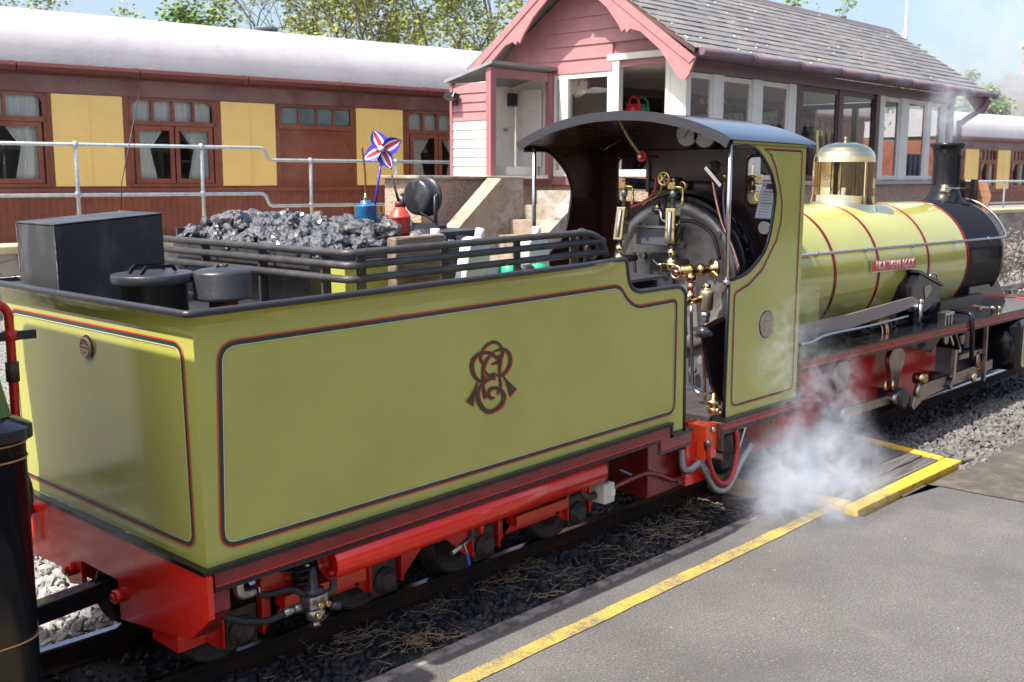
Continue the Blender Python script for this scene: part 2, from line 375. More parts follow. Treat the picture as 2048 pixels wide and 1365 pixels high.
# rails and sleepers
YC = 2.918
RAILM = mat('dark_rail_steel', (.05, .042, .038), .45, .6, c2=(.10, .055, .035), vs=9, bump=.2, bs=60)
RAILT = mat('worn_rail_head', (.36, .37, .40), .22, 1, var=.2, vs=4)
track = thing('railway_track', 'narrow gauge track with dark flat-bottom rails beneath the green engine', 'track', (0, YC, 0))
for sy in (-1, 1):
    y = YC + sy * .212
    prof = [(-.038, -.072), (.038, -.072), (.038, -.064), (.007, -.055), (.007, -.02), (.019, -.012), (.019, -.001), (.014, 0), (-.014, 0), (-.019, -.001), (-.019, -.012), (-.007, -.02), (-.007, -.055), (-.038, -.064)]
    rl = MB().prism([(-6, y + a, b) for a, b in prof], (30, 0, 0)).out('rail', RAILM, track, world=True, fix=True)
    MB().box(-6, 24, y - .014, y + .014, .0004, .0012).out('rail_head', RAILT, rl, world=True)
SLP = mat('dark_timber_sleeper', (.035, .026, .02), .8, c2=(.018, .015, .013), vs=12, bump=.5, bs=40, stretch=(4, .6, 1))
for i in range(26):
    MB().box(-.5 + i * .46, -.38 + i * .46, YC - .45, YC + .45, -.13, -.0735).out('sleeper', SLP, track, world=True, bevel=.006)
# second line of track beyond
tr2 = thing('railway_track', 'second narrow gauge track on pale gravel towards the camping coaches', 'track', (0, 4.75, 0))
for sy in (-1, 1):
    MB().box(-6, 40, 4.75 + sy * .21 - .02, 4.75 + sy * .21 + .02, -.11, -.03).out('rail', RAILT, tr2, world=True)
for i in range(60):
    MB().box(-1 + i * .6, -.86 + i * .6, 4.3, 5.2, -.16, -.112).out('sleeper', SLP, tr2, world=True)

# loose stones (too many to count)
STD = mat('dark_cinder_stones', (.022, .022, .024), .55, c2=(.06, .057, .056), vs=5, bump=.5, bs=120)
STG = mat('pale_ballast_stones', (.34, .33, .31), .85, c2=(.17, .165, .16), vs=11, bump=.5, bs=90, detail=3)
STM = mat('mid_grey_ballast_stones', (.095, .092, .088), .8, c2=(.165, .155, .145), vs=9, bump=.5, bs=90, detail=3)
rs = random.Random(11); mb = MB()
for i in range(9500):
    x = 1.2 + 5.2 * rs.random() ** 1.15; y = rs.uniform(2.27, 2.69) if rs.random() < .85 else rs.uniform(2.75, 3.08)
    r = rs.choice((.006, .008, .008, .011, .014, .018)); mb.rotated_rock((x, y, -.072 + r * .25), r, rs)
for i in range(3600):
    x = rs.uniform(4.4, 11); y = rs.uniform(1.93, 2.72); 
    if x > 5.3 and y < 2.35 - (x - 5.5) * .1 and rs.random() < .9: continue
    r = rs.choice((.01, .014, .018, .024)); mb.rotated_rock((x, y, -.072 + r * .3), r, rs)
mb.out('cinder_stones', STD, kind='stuff')['label'] = 'small black cinder stones lying between rail and platform edge'
mb = MB()
for i in range(6500):
    x = rs.uniform(5.25, 10); y = rs.uniform(1.86, 2.5 - max(0, x - 5.5) * .02); r = rs.choice((.008, .011, .014, .018)); mb.rotated_rock((x, y, -.066 + (2.5 - y) * .10 + r * .3), r, rs)
mb.out('shoulder_stones', STM, kind='stuff')['label'] = 'grey ballast stones along the end of the platform'
mb = MB()
for i in range(5200):
    x = rs.uniform(.6, 3.6); y = rs.uniform(3.2, 5.4) if i % 3 else rs.uniform(3.16, 4.2); r = rs.choice((.014, .018, .024, .03)); mb.rotated_rock((x, y, -.082 + r * .35), r, rs)
for i in range(2500):
    x = rs.uniform(8, 20); y = rs.uniform(3.2, 7); r = rs.choice((.02, .03, .04)); mb.rotated_rock((x, y, -.12 + r * .35), r, rs)
mb.out('ballast_stones', STG, kind='stuff')['label'] = 'pale grey angular ballast stones beyond the rails'
NEED = mat('dry_pine_needles', (.34, .22, .13), .8, c2=(.48, .35, .22), vs=30)
mb = MB()
cl = [(rs.uniform(1.3, 4.3), rs.uniform(2.30, 2.62)) for _ in range(34)]
for i in range(680):
    c = rs.choice(cl); x = c[0] + rs.gauss(0, .06); y = min(2.66, max(2.28, c[1] + rs.gauss(0, .03)))
    a = rs.gauss(.2, .9) + (1.57 if rs.random() < .2 else 0); L = rs.uniform(.025, .085); b = rs.uniform(-.5, .5)
    P = [V((x, y, -.048 + rs.uniform(0, .012)))]
    for k in range(3): P.append(P[-1] + V((math.cos(a + b * k), math.sin(a + b * k), rs.uniform(-.12, .12))) * L / 3)
    mb.tube(P, .0013, 3, cap=False)
mb.out('pine_needles', NEED, kind='stuff')['label'] = 'dry brown pine needles scattered over the black cinders'

# boarded crossing with yellow edges
BRD = mat('tarred_crossing_board', (.05, .046, .046), .75, c2=(.12, .11, .10), vs=10, bump=.5, bs=60, stretch=(.5, 5, 2))
cr_t = thing('boarded_crossing', 'dark timber boarded crossing with yellow painted edges beside the platform', 'crossing', (4.8, 2.3, 0))
ys = [1.985, 2.075, 2.165, 2.26, 2.36, 2.455, 2.55, 2.64]
for i in range(len(ys) - 1):
    s = 4.30 - .06 * (ys[i] - 1.98); e = 5.235 + .26 * (ys[i] - 1.98)
    MB().box(s, e, ys[i] + .005, ys[i + 1] - .005, -.03, .036 + rs.uniform(-.004, .003)).out('board', BRD, cr_t, world=True, bevel=.004)
MB().prism([(4.20, 1.92, -.03), (5.31, 1.905, -.03), (5.31, 1.988, -.03), (4.20, 1.988, -.03)], (0, 0, .062)).out('edge_board', YELB, cr_t, world=True, bevel=.004, fix=True)
MB().prism([(5.25, 1.992, -.03), (5.312, 1.992, -.03), (5.50, 2.66, -.03), (5.44, 2.66, -.03)], (0, 0, .066)).out('edge_board', YELB, cr_t, world=True, bevel=.008, fix=True)
MB().prism([(4.225, 1.992, -.03), (4.295, 1.992, -.03), (4.255, 2.66, -.03), (4.19, 2.66, -.03)], (0, 0, .066)).out('edge_board', YELB, cr_t, world=True, bevel=.008, fix=True)
# ================================================================== CAMPING COACHES
CBROWN = mat('chestnut_brown_paint', (.235, .074, .043), .3, c2=(.18, .054, .034), vs=2.2, coat=.2, rv=.08)
CFASC = mat('faded_brown_fascia', (.14, .055, .042), .35, c2=(.20, .11, .095), vs=1.1, coat=.1, rv=.1)
CYEL = mat('cream_yellow_panel', (.88, .615, .20), .35, var=.06, vs=2, coat=.15)
CROOF = mat('pale_lilac_roof_felt', (.40, .385, .40), .6, c2=(.365, .345, .365), vs=2.4, bump=.25, bs=22, detail=9)
CGUT = mat('brown_gutter', (.115, .034, .027), .35)
CGLASS = glass('coach_window_glass', (1, 1, 1), .0)
CINT = mat('dim_coach_interior', (.34, .30, .26), .8)
CURT = mat('pale_green_curtain', (.84, .86, .80), .8, c2=(.68, .72, .64), vs=3, stretch=(14, 1, .4))
FROST = mat('frosted_toplight', (.14, .19, .20), .2, var=.3, vs=4)
GOLD = mat('gold_lettering', (.65, .42, .12), .35)
LAMP = mat('cream_lampshade', (.62, .54, .44), .7)
A73 = R(7.3)
def pane_poly(x0, x1, z0, z1, y, r0=0, r1=0):
    p = fillet([V((x0, y, z0)), V((x1, y, z0)), V((x1, y, z1)), V((x0, y, z1))], [0, 0, r1, r0], 5, True); return p
def coach(label, origin, s0, s1, panels, wins, doors, board=None, ends=True):
    t = thing('camping_coach', label, 'railway coach', origin, (0, 0, -A73), 'camping coaches on the raised siding')
    body = MB().box(s0, s1, .035, 2.65, .55, 2.62)
    # outer wall is built round the windows as solid strips so that the openings are real
    w = MB(); ops = sorted([(a, b) for a, b in wins] + [(a, b) for a, b in doors])
    w.box(s0, s1, 0, .06, .55, 1.27); w.box(s0, s1, 0, .06, 2.385, 2.63)
    x = s0
    for a, b in ops:
        w.box(x, a, 0, .06, 1.27, 2.385); x = b
    w.box(x, s1, 0, .06, 1.27, 2.385); w.out('body_side', CBROWN, t)
    MB().box(s0, s1, 2.55, 2.62, .55, 2.63).out('body_side', CBROWN, t)
    MB().box(s0 + .01, s1 - .01, .07, 2.54, .50, .56).out('floor', CINT, t)
    for e in (s0, s1 - .05): MB().box(e, e + .05, .065, 2.545, .565, 2.62).out('end_wall', CBROWN, t)
    MB().box(s0 + .06, s1 - .06, 1.5, 1.53, .58, 2.5).out('corridor_partition', CINT, t)
    MB().box(s0, s1, -.012, -.002, 2.40, 2.60).out('fascia', CFASC, t)
    MB().box(s0, s1, -.03, -.002, 1.195, 1.245).out('waist_rail', CBROWN, t, bevel=.008)
    MB().box(s0, s1, -.02, -.002, .56, .62).out('solebar', CBROWN, t)
    nb = int((s1 - s0) / .085); b = MB()                                # matchboard beads on the lower side
    for i in range(nb): xx = s0 + .085 * i; b.box(xx, xx + .010, -.006, -.001, .63, 1.19)
    b.out('matchboarding', CBROWN, t)
    # roof: shallow barrel
    pr = [(-.12 + 2.86 * (.5 - .5 * math.cos(math.pi * i / 18)), 2.72 + .80 * math.sin(math.pi * i / 18) ** .8) for i in range(19)]
    rf = MB().strip([(s0 - .05, y, z) for y, z in pr], [(s1 + .05, y, z) for y, z in pr]).out('roof', CROOF, t)
    MB().prism([(s0 - .04, y, z) for y, z in pr], (.02, 0, 0)).out('roof_end', CROOF, t); MB().prism([(s1 + .02, y, z) for y, z in pr], (.02, 0, 0)).out('roof_end', CROOF, t)
    xx = s0
    while xx < s1 - .1:                                                 # gutter lengths with lapped joints
        L = min(1.48, s1 - xx)
        gt = MB().prism([(xx, -.125, 2.735), (xx, -.15, 2.69), (xx, -.14, 2.64), (xx, -.10, 2.625), (xx, -.005, 2.625), (xx, -.005, 2.735)], (L - .012, 0, 0)).out('gutter', CGUT, t)
        MB().prism([(xx + L - .09, -.128, 2.74), (xx + L - .09, -.157, 2.69), (xx + L - .09, -.145, 2.633), (xx + L - .09, -.10, 2.618), (xx + L - .09, -.01, 2.74)], (.075, 0, 0)).out('joint', CGUT, gt)
        xx += L
    for a, b_ in panels:
        p = MB().box(a, b_, -.014, -.001, 1.268, 2.39).out('cream_panel', CYEL, t, bevel=.004); m_ = (a + b_) / 2
        MB().box(m_ - .012, m_ + .012, -.022, -.0145, 1.275, 2.383).out('bead', CYEL, p)
    for k, (a, b_) in enumerate(wins):
        fr = MB(); fr.box(a, b_, -.016, .05, 2.045, 2.105); fr.box(a, b_, -.03, .06, 1.262, 1.30)
        fr.box(a, a + .035, -.016, .05, 1.30, 2.385); fr.box(b_ - .035, b_, -.016, .05, 1.30, 2.385); fr.box(a, b_, -.016, .05, 2.36, 2.385)
        wn_ = fr.out('window', CBROWN, t, bevel=.004); W_ = b_ - a
        for i in range(4):
            x0 = a + .035 + (W_ - .07) / 4 * i; x1 = a + .035 + (W_ - .07) / 4 * (i + 1)
            if i: MB().box(x0 - .016, x0 + .016, -.012, .045, 2.105, 2.36).out('glazing_bar', CBROWN, wn_)
            MB().add(pane_poly(x0 + .016, x1 - .016, 2.106, 2.359, .02), [(0, 1, 2, 3)]).out('pane', CGLASS, wn_)
        for sx in (0, 1):                                                # rounded upper corners
            xc = a + .035 if sx == 0 else b_ - .035; q = 1 if sx == 0 else -1
            pts = [V((xc, -.008, 2.36)), V((xc + q * .11, -.008, 2.36))] + [V((xc + q * (.11 - .11 * math.sin(j * .2618)), -.008, 2.25 + .11 * math.cos(j * .2618))) for j in range(7)]
            MB().prism(pts, (0, .03, 0)).out('corner', CBROWN, wn_, fix=True)
        m_ = (a + b_) / 2
        for x0, x1 in ((a + .06, m_ - .01), (m_ + .01, b_ - .06)):
            sh = MB(); sh.box(x0, x1, -.022, .03, 1.305, 1.365); sh.box(x0, x1, -.022, .03, 1.985, 2.04); sh.box(x0, x0 + .055, -.022, .03, 1.365, 1.985); sh.box(x1 - .055, x1, -.022, .03, 1.365, 1.985)
            so_ = sh.out('casement', CBROWN, wn_, bevel=.005)
            MB().add([(x0 + .055, 0, 1.365), (x1 - .055, 0, 1.365), (x1 - .055, 0, 1.985), (x0 + .055, 0, 1.985)], [(0, 1, 2, 3)]).out('pane', CGLASS, so_)
        for q, (x0, x1) in ((1, (a + .05, a + .58)), (-1, (b_ - .58, b_ - .05))):      # tied-back curtains
            c = MB(); n = 14
            for z0, z1, f0, f1 in ((1.33, 1.74, .62, .45), (1.74, 2.0, .45, .8), (2.08, 2.37, 1.0, 1.05)):
                A, Bv = [], []
                for i in range(n + 1):
                    u_ = i / n; wv = .02 * math.sin(u_ * 27 + k)
                    e0 = (x0 + u_ * (x1 - x0) * f0) if q > 0 else (x1 - (1 - u_) * (x1 - x0) * f0); e1 = (x0 + u_ * (x1 - x0) * f1) if q > 0 else (x1 - (1 - u_) * (x1 - x0) * f1)
                    A.append((e0, .07 + wv, z0)); Bv.append((e1, .07 + wv, z1))
                c.strip(A, Bv)
            c.out('curtain', CURT, wn_)
    for a, b_ in doors:
        d = MB(); d.box(a, b_, .0, .05, 1.27, 2.06); d.box(a, b_, -.016, .05, 2.06, 2.12); d.box(a, b_, -.016, .05, 2.36, 2.385)
        d.box(a, a + .04, -.016, .05, 2.12, 2.36); d.box(b_ - .04, b_, -.016, .05, 2.12, 2.36)
        dd = d.out('door', CBROWN, t)
        for (x0, x1, z0, z1) in ((a + .02, b_ - .02, 1.30, 1.33), (a + .02, b_ - .02, 2.0, 2.03), (a + .05, a + .075, 1.33, 2.0), (b_ - .075, b_ - .05, 1.33, 2.0)):
            MB().box(x0, x1, -.010, -.0005, z0, z1).out('moulding', CBROWN, dd)
        W_ = b_ - a
        for i in range(4):
            x0 = a + .04 + (W_ - .08) / 4 * i; x1 = x0 + (W_ - .08) / 4
            MB().box(x0 + .016, x1 - .016, .015, .02, 2.125, 2.355).out('toplight', FROST, dd)
            if i: MB().box(x0 - .016, x0 + .016, -.012, .012, 2.12, 2.36).out('glazing_bar', CBROWN, dd)
        MB().box(b_ - .10, b_ - .085, -.02, -.001, 1.82, 1.90).out('hinge', STEEL, dd)
    if board:
        bo = MB().box(board[0], board[1], -.04, -.031, .79, 1.0).out('name_board', CYEL if False else mat('name_board_brown', (.20, .075, .03), .35), t)
        inv = None
        put_text('ELMIRA', .17, WM[t.name] @ V(((board[0] + board[1]) / 2, -.043, .895)), WM[t.name].to_3x3() @ X1, Z1, GOLD, t, extr=.001)
        for (x0, x1, z0, z1) in ((board[0], board[1], .79, .80), (board[0], board[1], .99, 1.0), (board[0], board[0] + .01, .80, .99), (board[1] - .01, board[1], .80, .99)):
            MB().box(x0, x1, -.046, -.0405, z0, z1).out('board_edge', GOLD, bo)
    for xx in [s0 + 8.43]:
        v = MB().lathe((xx, 1.31, 3.48), Z1, [(.05, 0), (.05, .07), (.16, .075), (.19, .10), (.16, .13), (.05, .145)], 16).out('roof_vent', mat('vent_grey', (.10, .12, .13), .5), t)
    for e in (s0 + 2.2, s1 - 2.2):
        bg_ = MB().box(e - 1.1, e + 1.1, .3, 2.3, .2, .45).out('bogie', IRON, t)
        for wx in (-.8, .8):
            for wy in (.5, 2.0): MB().cyl((e + wx, wy, .35), (e + wx, wy + .12, .35), .4, n=20).out('wheel', IRON, bg_)
    return t
CO = V((5.335, 13.34, 0))
panels = [(-2.2, -1.33), (.645, 1.51), (2.84, 3.64), (4.955, 5.775), (7.1, 7.95), (9.3, 10.1), (11.4, 12.2), (13.6, 14.4), (15.8, 16.6)]
wins = [(-1.25, .575), (1.59, 2.765), (5.85, 7.02), (8.05, 9.2), (12.3, 13.5), (14.5, 15.7)]
doors = [(3.69, 4.90), (10.2, 11.3)]
coach('brown and cream coach with pale roof and tied curtains, name board in gold letters', tuple(CO), -4.2, 18.2, panels, wins, doors, (4.87, 6.08))
# lamp and table seen in one window
lt = thing('table_lamp', 'cream pleated table lamp behind the coach window next to the porch', 'lamp', tuple(CO + V((math.cos(A73), -math.sin(A73), 0)) * 6.32 + V((math.sin(A73), math.cos(A73), 0)) * .45 + V((0, 0, 1.35))))
MB().lathe((0, 0, .42), Z1, [(.20, 0), (.12, .22)], 20).out('lamp_shade', LAMP, lt); MB().lathe((0, 0, 0), Z1, [(.08, 0), (.07, .02), (.02, .05), (.05, .15), (.015, .3), (.012, .45)], 14).out('lamp_base', BRASSD, lt)
# second coach, farther along and lower
dcv = V((math.cos(A73), -math.sin(A73), 0)); ncv = V((-math.sin(A73), -math.cos(A73), 0))
C2 = EYE + (CO + dcv * 22.7 - EYE) * 1.115; C2.z = -.2
def c2(u, v): p = PP(u, v, C2, ncv); return (p - C2).dot(dcv)
pp = [(c2(1930, 320), c2(1957, 320)), (c2(1995, 320), c2(2021, 320))]
st_ = pp[1][0] - pp[0][0]
pp = [(pp[0][0] + st_ * i, pp[0][1] + st_ * i) for i in range(0, 5)]
ww = [(pp[i][1] + .06, pp[i + 1][0] - .06) for i in range(4)] + [(pp[0][0] - 1.1, pp[0][0] - .06)]
coach('brown and cream coach with pale roof standing farther down the siding beyond the chimney', tuple(C2), c2(1885, 320), pp[-1][1] + 2, pp, ww, [])

# raised siding: retaining wall, coping, platform and tubular railing
def b_rubble(nt, p, co):
    v = nd(nt, 'ShaderNodeTexVoronoi', Scale=4.5); nt.links.new(co, v.inputs['Vector'])
    e = nd(nt, 'ShaderNodeTexVoronoi', Scale=4.5, feature='DISTANCE_TO_EDGE'); nt.links.new(co, e.inputs['Vector'])
    c = ramp(nt, noise(nt, v.outputs['Color'], 3, 2), (.3, (.30, .20, .16)), (.5, (.36, .31, .26)), (.7, (.42, .36, .31)))
    c = mixc(nt, ramp(nt, e.outputs[0], (.02, (1, 1, 1)), (.07, (0, 0, 0))), c, (.22, .19, .16))
    nt.links.new(c, p.inputs['Base Color']); bumpn(nt, p, e.outputs[0], .8, .04)
RUBBLE = nodes_mat('rubble_stone', b_rubble, .9)
COPE = mat('cream_coping', (.62, .50, .28), .8, var=.25, vs=6)
def onplane(off): return CO + ncv * off
wl = thing('retaining_wall', 'low rubble stone wall with cream coping below the coach railing', 'wall', tuple(onplane(1.45)), (0, 0, -A73))
MB().box(-6, 40, -.02, .35, -.3, .56).out('masonry', RUBBLE, wl)
MB().box(-6, 40, -.07, .40, .563, .655).out('coping', COPE, wl, bevel=.015)
struct(MB().prism([tuple(CO + ncv * 1.04 + dcv * -6 + Z1 * .60), tuple(CO + ncv * 1.04 + dcv * 40 + Z1 * .60), tuple(CO - ncv * 6 + dcv * 40 + Z1 * .60), tuple(CO - ncv * 6 + dcv * -6 + Z1 * .60)], (0, 0, -.1)), 'raised_siding', mat('siding_gravel', (.24, .22, .20), .9, var=.3, vs=20), fix=True)
def railing(label, off, x0, segs, posts):
    t = thing('tubular_railing', label, 'railing', tuple(onplane(off)), (0, 0, -A73), 'tubular railings in front of the coaches')
    for pts in segs: MB().tube(fillet([V(p) for p in pts], .06), .021, 10).out('rail', GALV, t)
    for s, zt, zm in posts:
        p = MB().cyl((s, 0, .655), (s, 0, zt), .021, n=10).out('post', GALV, t)
        MB().lathe((s, 0, zt - .035), Z1, [(.03, 0), (.032, .035), (.028, .06), (.01, .072)], 10).out('fitting', GALV, p)
        MB().cyl((s, 0, zm - .035), (s, 0, zm + .035), .030, n=10).out('fitting', GALV, p)
    return t
railing('galvanised two-rail tube railing that steps down halfway along the coach', 1.42, 0,
        [[(-4, 0, 1.74), (2.74, 0, 1.748), (2.80, 0, 1.60), (6.6, 0, 1.60)], [(-4, 0, 1.195), (2.74, 0, 1.185), (2.80, 0, 1.03), (6.6, 0, 1.022)]],
        [(-1.1, 1.745, 1.195), (.445, 1.748, 1.192), (1.92, 1.75, 1.188), (3.39, 1.60, 1.03), (4.70, 1.60, 1.026), (6.3, 1.60, 1.022)])
r2 = EYE + (onplane(1.45) + dcv * 22 - EYE) * 1.05; r2.z = 0
def c3(u, v): p = PP(u, v, r2, ncv); return ((p - r2).dot(dcv), p.z)
t = thing('tubular_railing', 'galvanised two-rail tube railing above the flower planter beyond the engine front', 'railing', tuple(r2), (0, 0, -A73), 'tubular railings in front of the coaches')
za, zb, zc = c3(2010, 363)[1], c3(2010, 406)[1], c3(2010, 450)[1]
for z in (za, zb): MB().tube([(-6, 0, z), (14, 0, z)], .022, 8).out('rail', GALV, t)
for u in (1926, 2010):
    MB().cyl((c3(u, 363)[0], 0, zc - .3), (c3(u, 363)[0], 0, za), .022, n=8).out('post', GALV, t)
for s in (4.5, 8): MB().cyl((s, 0, zc - .3), (s, 0, za), .022, n=8).out('post', GALV, t)
# planter with flowers beyond the engine front
pl = thing('flower_planter', 'pale stone planter wall with bright flowers beyond the engine front', 'planter', tuple(r2 + Z1 * -.14), (0, 0, -A73))
PST = mat('pale_planter_stone', (.40, .36, .32), .85, c2=(.26, .23, .21), vs=4, bump=.4, bs=20)
b = MB().box(c3(1985, 450)[0], 16, -.5, -.1, 0, zc + .12 + .14).out('planter_wall', PST, pl)
fl = random.Random(5)
for cn, cc in (('pink', (.7, .08, .3)), ('yellow', (.8, .6, .05)), ('white', (.8, .8, .78)), ('purple', (.25, .08, .35))):
    m_ = mat(cn + '_petals', cc, .6); fb = MB()
    for i in range(46): fb.rock((c3(2022, 450)[0] + fl.uniform(0, 4), fl.uniform(-.48, -.15), zc + .14 + .12 + fl.uniform(.0, .12)), fl.uniform(.025, .06), fl)
    fb.out('blossom', m_, pl, kind='stuff')
lf = MB()
for i in range(500): lf.rock((c3(2005, 450)[0] + fl.uniform(0, 5), fl.uniform(-.5, -.15), zc + .14 + fl.uniform(.04, .16)), fl.uniform(.02, .05), fl)
lf.out('leaves', mat('flower_leaves', (.05, .10, .025), .6), pl, kind='stuff')
# shrub with mauve flowers growing on the bank right of the engine
def leafcard(mb, c, s, rng):
    a = V((rng.gauss(0, 1), rng.gauss(0, 1), rng.gauss(0, 1))).normalized(); _, b, d = frame(a); c = V(c)
    k = len(mb.v); mb.v += [c - b * s * .5, c + d * s * .3 - b * s * .05, c + b * s * .55, c - d * s * .3 - b * s * .05]; mb.f.append((k, k + 1, k + 2, k + 3)); mb.s.append(False)
sh = thing('mauve_shrub', 'straggling shrub with mauve flowers on the bank below the planter', 'shrub', tuple(PZ(2030, 560, 0)))
p0 = PZ(2030, 560, 0); tw = MB(); lv = MB(); fw = MB()
for i in range(80):
    q = p0 + V((fl.uniform(-.9, 1.6), fl.uniform(-.5, .6), 0)); a = V((fl.gauss(0, .3), fl.gauss(0, .3), 1)).normalized() * fl.uniform(.25, .75)
    tw.tube([q, q + a * .5, q + a + V((fl.gauss(0, .05), 0, 0))], .006, 3, cap=False)
    for j in range(26): leafcard(lv, q + a * fl.uniform(.2, 1) + V((fl.gauss(0, .07), fl.gauss(0, .07), fl.gauss(0, .05))), fl.uniform(.03, .06), fl)
    for j in range(9): leafcard(fw, q + a * fl.uniform(.6, 1.1) + V((fl.gauss(0, .07), fl.gauss(0, .07), fl.gauss(0, .05))), fl.uniform(.03, .06), fl)
tw.out('stem', mat('twig', (.12, .09, .07), .8), sh, world=True); lv.out('foliage', mat('dull_shrub_leaf', (.10, .11, .06), .7, c2=(.17, .13, .11), vs=2), sh, world=True, kind='stuff'); fw.out('blossom', mat('mauve_petals', (.20, .14, .19), .7), sh, world=True, kind='stuff')
# ================================================================== SIGNAL BOX
XG, YF, YB, XE = 10.49, 7.08, 9.95, 18.33
PINK = mat('dusky_pink_boarding', (.40, .175, .18), .5, var=.12, vs=5, bump=.1, bs=30, coat=.1)
PINKD = mat('dusky_pink_trim', (.33, .135, .145), .45, var=.1, vs=5)
PURP = mat('plum_brown_gutter', (.17, .105, .125), .35, var=.15, vs=4)
CREAMW = mat('cream_white_joinery', (.74, .72, .66), .45, var=.08, vs=6)
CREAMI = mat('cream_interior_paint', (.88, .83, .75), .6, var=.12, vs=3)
BRWN = mat('brown_door_frame', (.10, .05, .042), .4, var=.2, vs=6)
SGLASS = glass('signal_box_glass', (.97, .98, .98), .05)
SLATE = mat('grey_slate', (.150, .145, .148), .6, c2=(.195, .185, .18), vs=2.2, bump=.35, bs=26, detail=8)
SLATE2 = mat('grey_slate_lichen', (.165, .16, .158), .65, c2=(.215, .20, .175), vs=5, bump=.35, bs=26, detail=8)
def b_peb(nt, p, co):
    v = nd(nt, 'ShaderNodeTexVoronoi', Scale=55); nt.links.new(co, v.inputs['Vector'])
    c = ramp(nt, v.outputs['Distance'], (.1, (.46, .34, .26)), (.6, (.36, .25, .18)), (.9, (.20, .13, .10)))
    c = mixc(nt, .4, c, v.outputs['Color'], 'SOFT_LIGHT'); nt.links.new(c, p.inputs['Base Color']); bumpn(nt, p, v.outputs['Distance'], .6, .015)
PEB = nodes_mat('pebbledash', b_peb, .9)
def b_conc(nt, p, co):
    a = noise(nt, co, 5, 8, .75); b = noise(nt, co, 2.1, 5)
    c = ramp(nt, a, (.34, (.07, .062, .058)), (.47, (.25, .215, .18)), (.62, (.40, .355, .30)), (.75, (.55, .52, .48)))
    c = mixc(nt, ramp(nt, b, (.45, (0, 0, 0)), (.62, (.75, .75, .75))), c, (.30, .22, .15)); nt.links.new(c, p.inputs['Base Color']); bumpn(nt, p, a, .5, .01)
CONC = nodes_mat('lichened_concrete', b_conc, .9)
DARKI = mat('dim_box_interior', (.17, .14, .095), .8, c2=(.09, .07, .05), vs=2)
sb = thing('signal_box', 'pink boarded signal box with slate roof, long windows and scalloped bargeboards', 'signal box', (XG, YF, 0))
def sp(mb, name, m, par=None, **k): return mb.out(name, m, par or sb, world=True, **k)
SILL, WTOP = 1.36, 2.60; ov0_ = XG - .3
sp(MB().box(XG, XE, YF, YF + .15, -.2, SILL - .06), 'base_wall', PEB); sp(MB().box(XG, XE, YB - .15, YB, -.2, SILL), 'base_wall', PEB)
sp(MB().box(XG, XG + .15, YF + .152, YB - .152, -.2, SILL - .06), 'base_wall', PEB); sp(MB().box(XE - .15, XE, YF + .152, YB - .152, -.2, SILL), 'base_wall', PEB)
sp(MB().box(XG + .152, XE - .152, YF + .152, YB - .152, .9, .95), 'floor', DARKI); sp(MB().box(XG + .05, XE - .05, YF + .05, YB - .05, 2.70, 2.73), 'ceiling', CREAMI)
sp(MB().box(XG - .03, XE + .03, YF - .05, YF + .12, SILL - .057, SILL + .0), 'sill', mat('pale_plum_sill', (.42, .33, .34), .5)); sp(MB().box(XG, XE, YF - .01, YF + .10, WTOP, 2.74), 'fascia', PURP)
sp(MB().box(XG, XE, YB - .10, YB, WTOP, 2.74), 'fascia', PURP)
sp(MB().box(ov0_, 18.9, 6.74, 7.06, 2.742, 2.752), 'soffit', PURP)
# front window band
posts = [(10.49, 10.55, 0), (11.05, 11.27, 0), (11.95, 12.15, 0), (12.83, 13.02, 0), (13.03, 13.18, 1), (14.22, 14.36, 1), (15.40, 15.52, 1), (15.53, 15.69, 0), (16.28, 16.54, 0), (17.22, 17.41, 0), (17.93, 18.02, 0), (18.2, 18.33, 0)]
for i, (a, b, dk) in enumerate(posts):
    m_ = BRWN if dk else CREAMW
    sp(MB().box(a, b, YF + .005, YF + .075, SILL + .002, WTOP - .002), 'mullion', m_, bevel=.006)
for i in range(len(posts) - 1):
    a, b = posts[i][1], posts[i + 1][0]
    if b - a < .2: continue
    dk = posts[i][2] or posts[i + 1][2] and posts[i][2]; m_ = BRWN if posts[i][2] and i in (4, 5) else CREAMW; yo = .02 + .02 * (i % 2)
    f_ = MB(); 
    for q in ((a, b, SILL + .01, SILL + .07), (a, b, WTOP - .07, WTOP - .01), (a, a + .045, SILL + .07, WTOP - .07), (b - .045, b, SILL + .07, WTOP - .07)): f_.box(q[0] + .001, q[1] - .001, YF + yo, YF + yo + .035, q[2], q[3])
    s_ = sp(f_, 'sash', m_); sp(MB().add([(a + .045, YF + yo + .015, SILL + .07), (b - .045, YF + yo + .015, SILL + .07), (b - .045, YF + yo + .015, WTOP - .07), (a + .045, YF + yo + .015, WTOP - .07)], [(0, 1, 2, 3)]), 'pane', SGLASS, s_)
# back wall with windows
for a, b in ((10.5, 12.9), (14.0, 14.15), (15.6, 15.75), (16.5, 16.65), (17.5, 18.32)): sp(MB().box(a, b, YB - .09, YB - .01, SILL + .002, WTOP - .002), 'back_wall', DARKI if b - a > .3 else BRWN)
sp(MB().box(12.92, 17.48, YB - .06, YB - .05, SILL + .002, WTOP - .002), 'pane', SGLASS)
for ya, yb in ((YF + .08, YF + .25), (7.95, 8.05), (8.75, 8.85), (9.55, YB - .1)): sp(MB().box(XE - .08, XE - .01, ya, yb, SILL + .002, WTOP), 'mullion', BRWN)
sp(MB().box(XE - .08, XE - .01, YF + .08, YB - .1, WTOP + .001, 2.69), 'end_wall', BRWN)
for ya, yb in ((YF + .251, 7.949), (8.051, 8.749), (8.851, 9.549)): sp(MB().box(XE - .05, XE - .045, ya, yb, SILL + .002, WTOP), 'pane', SGLASS)
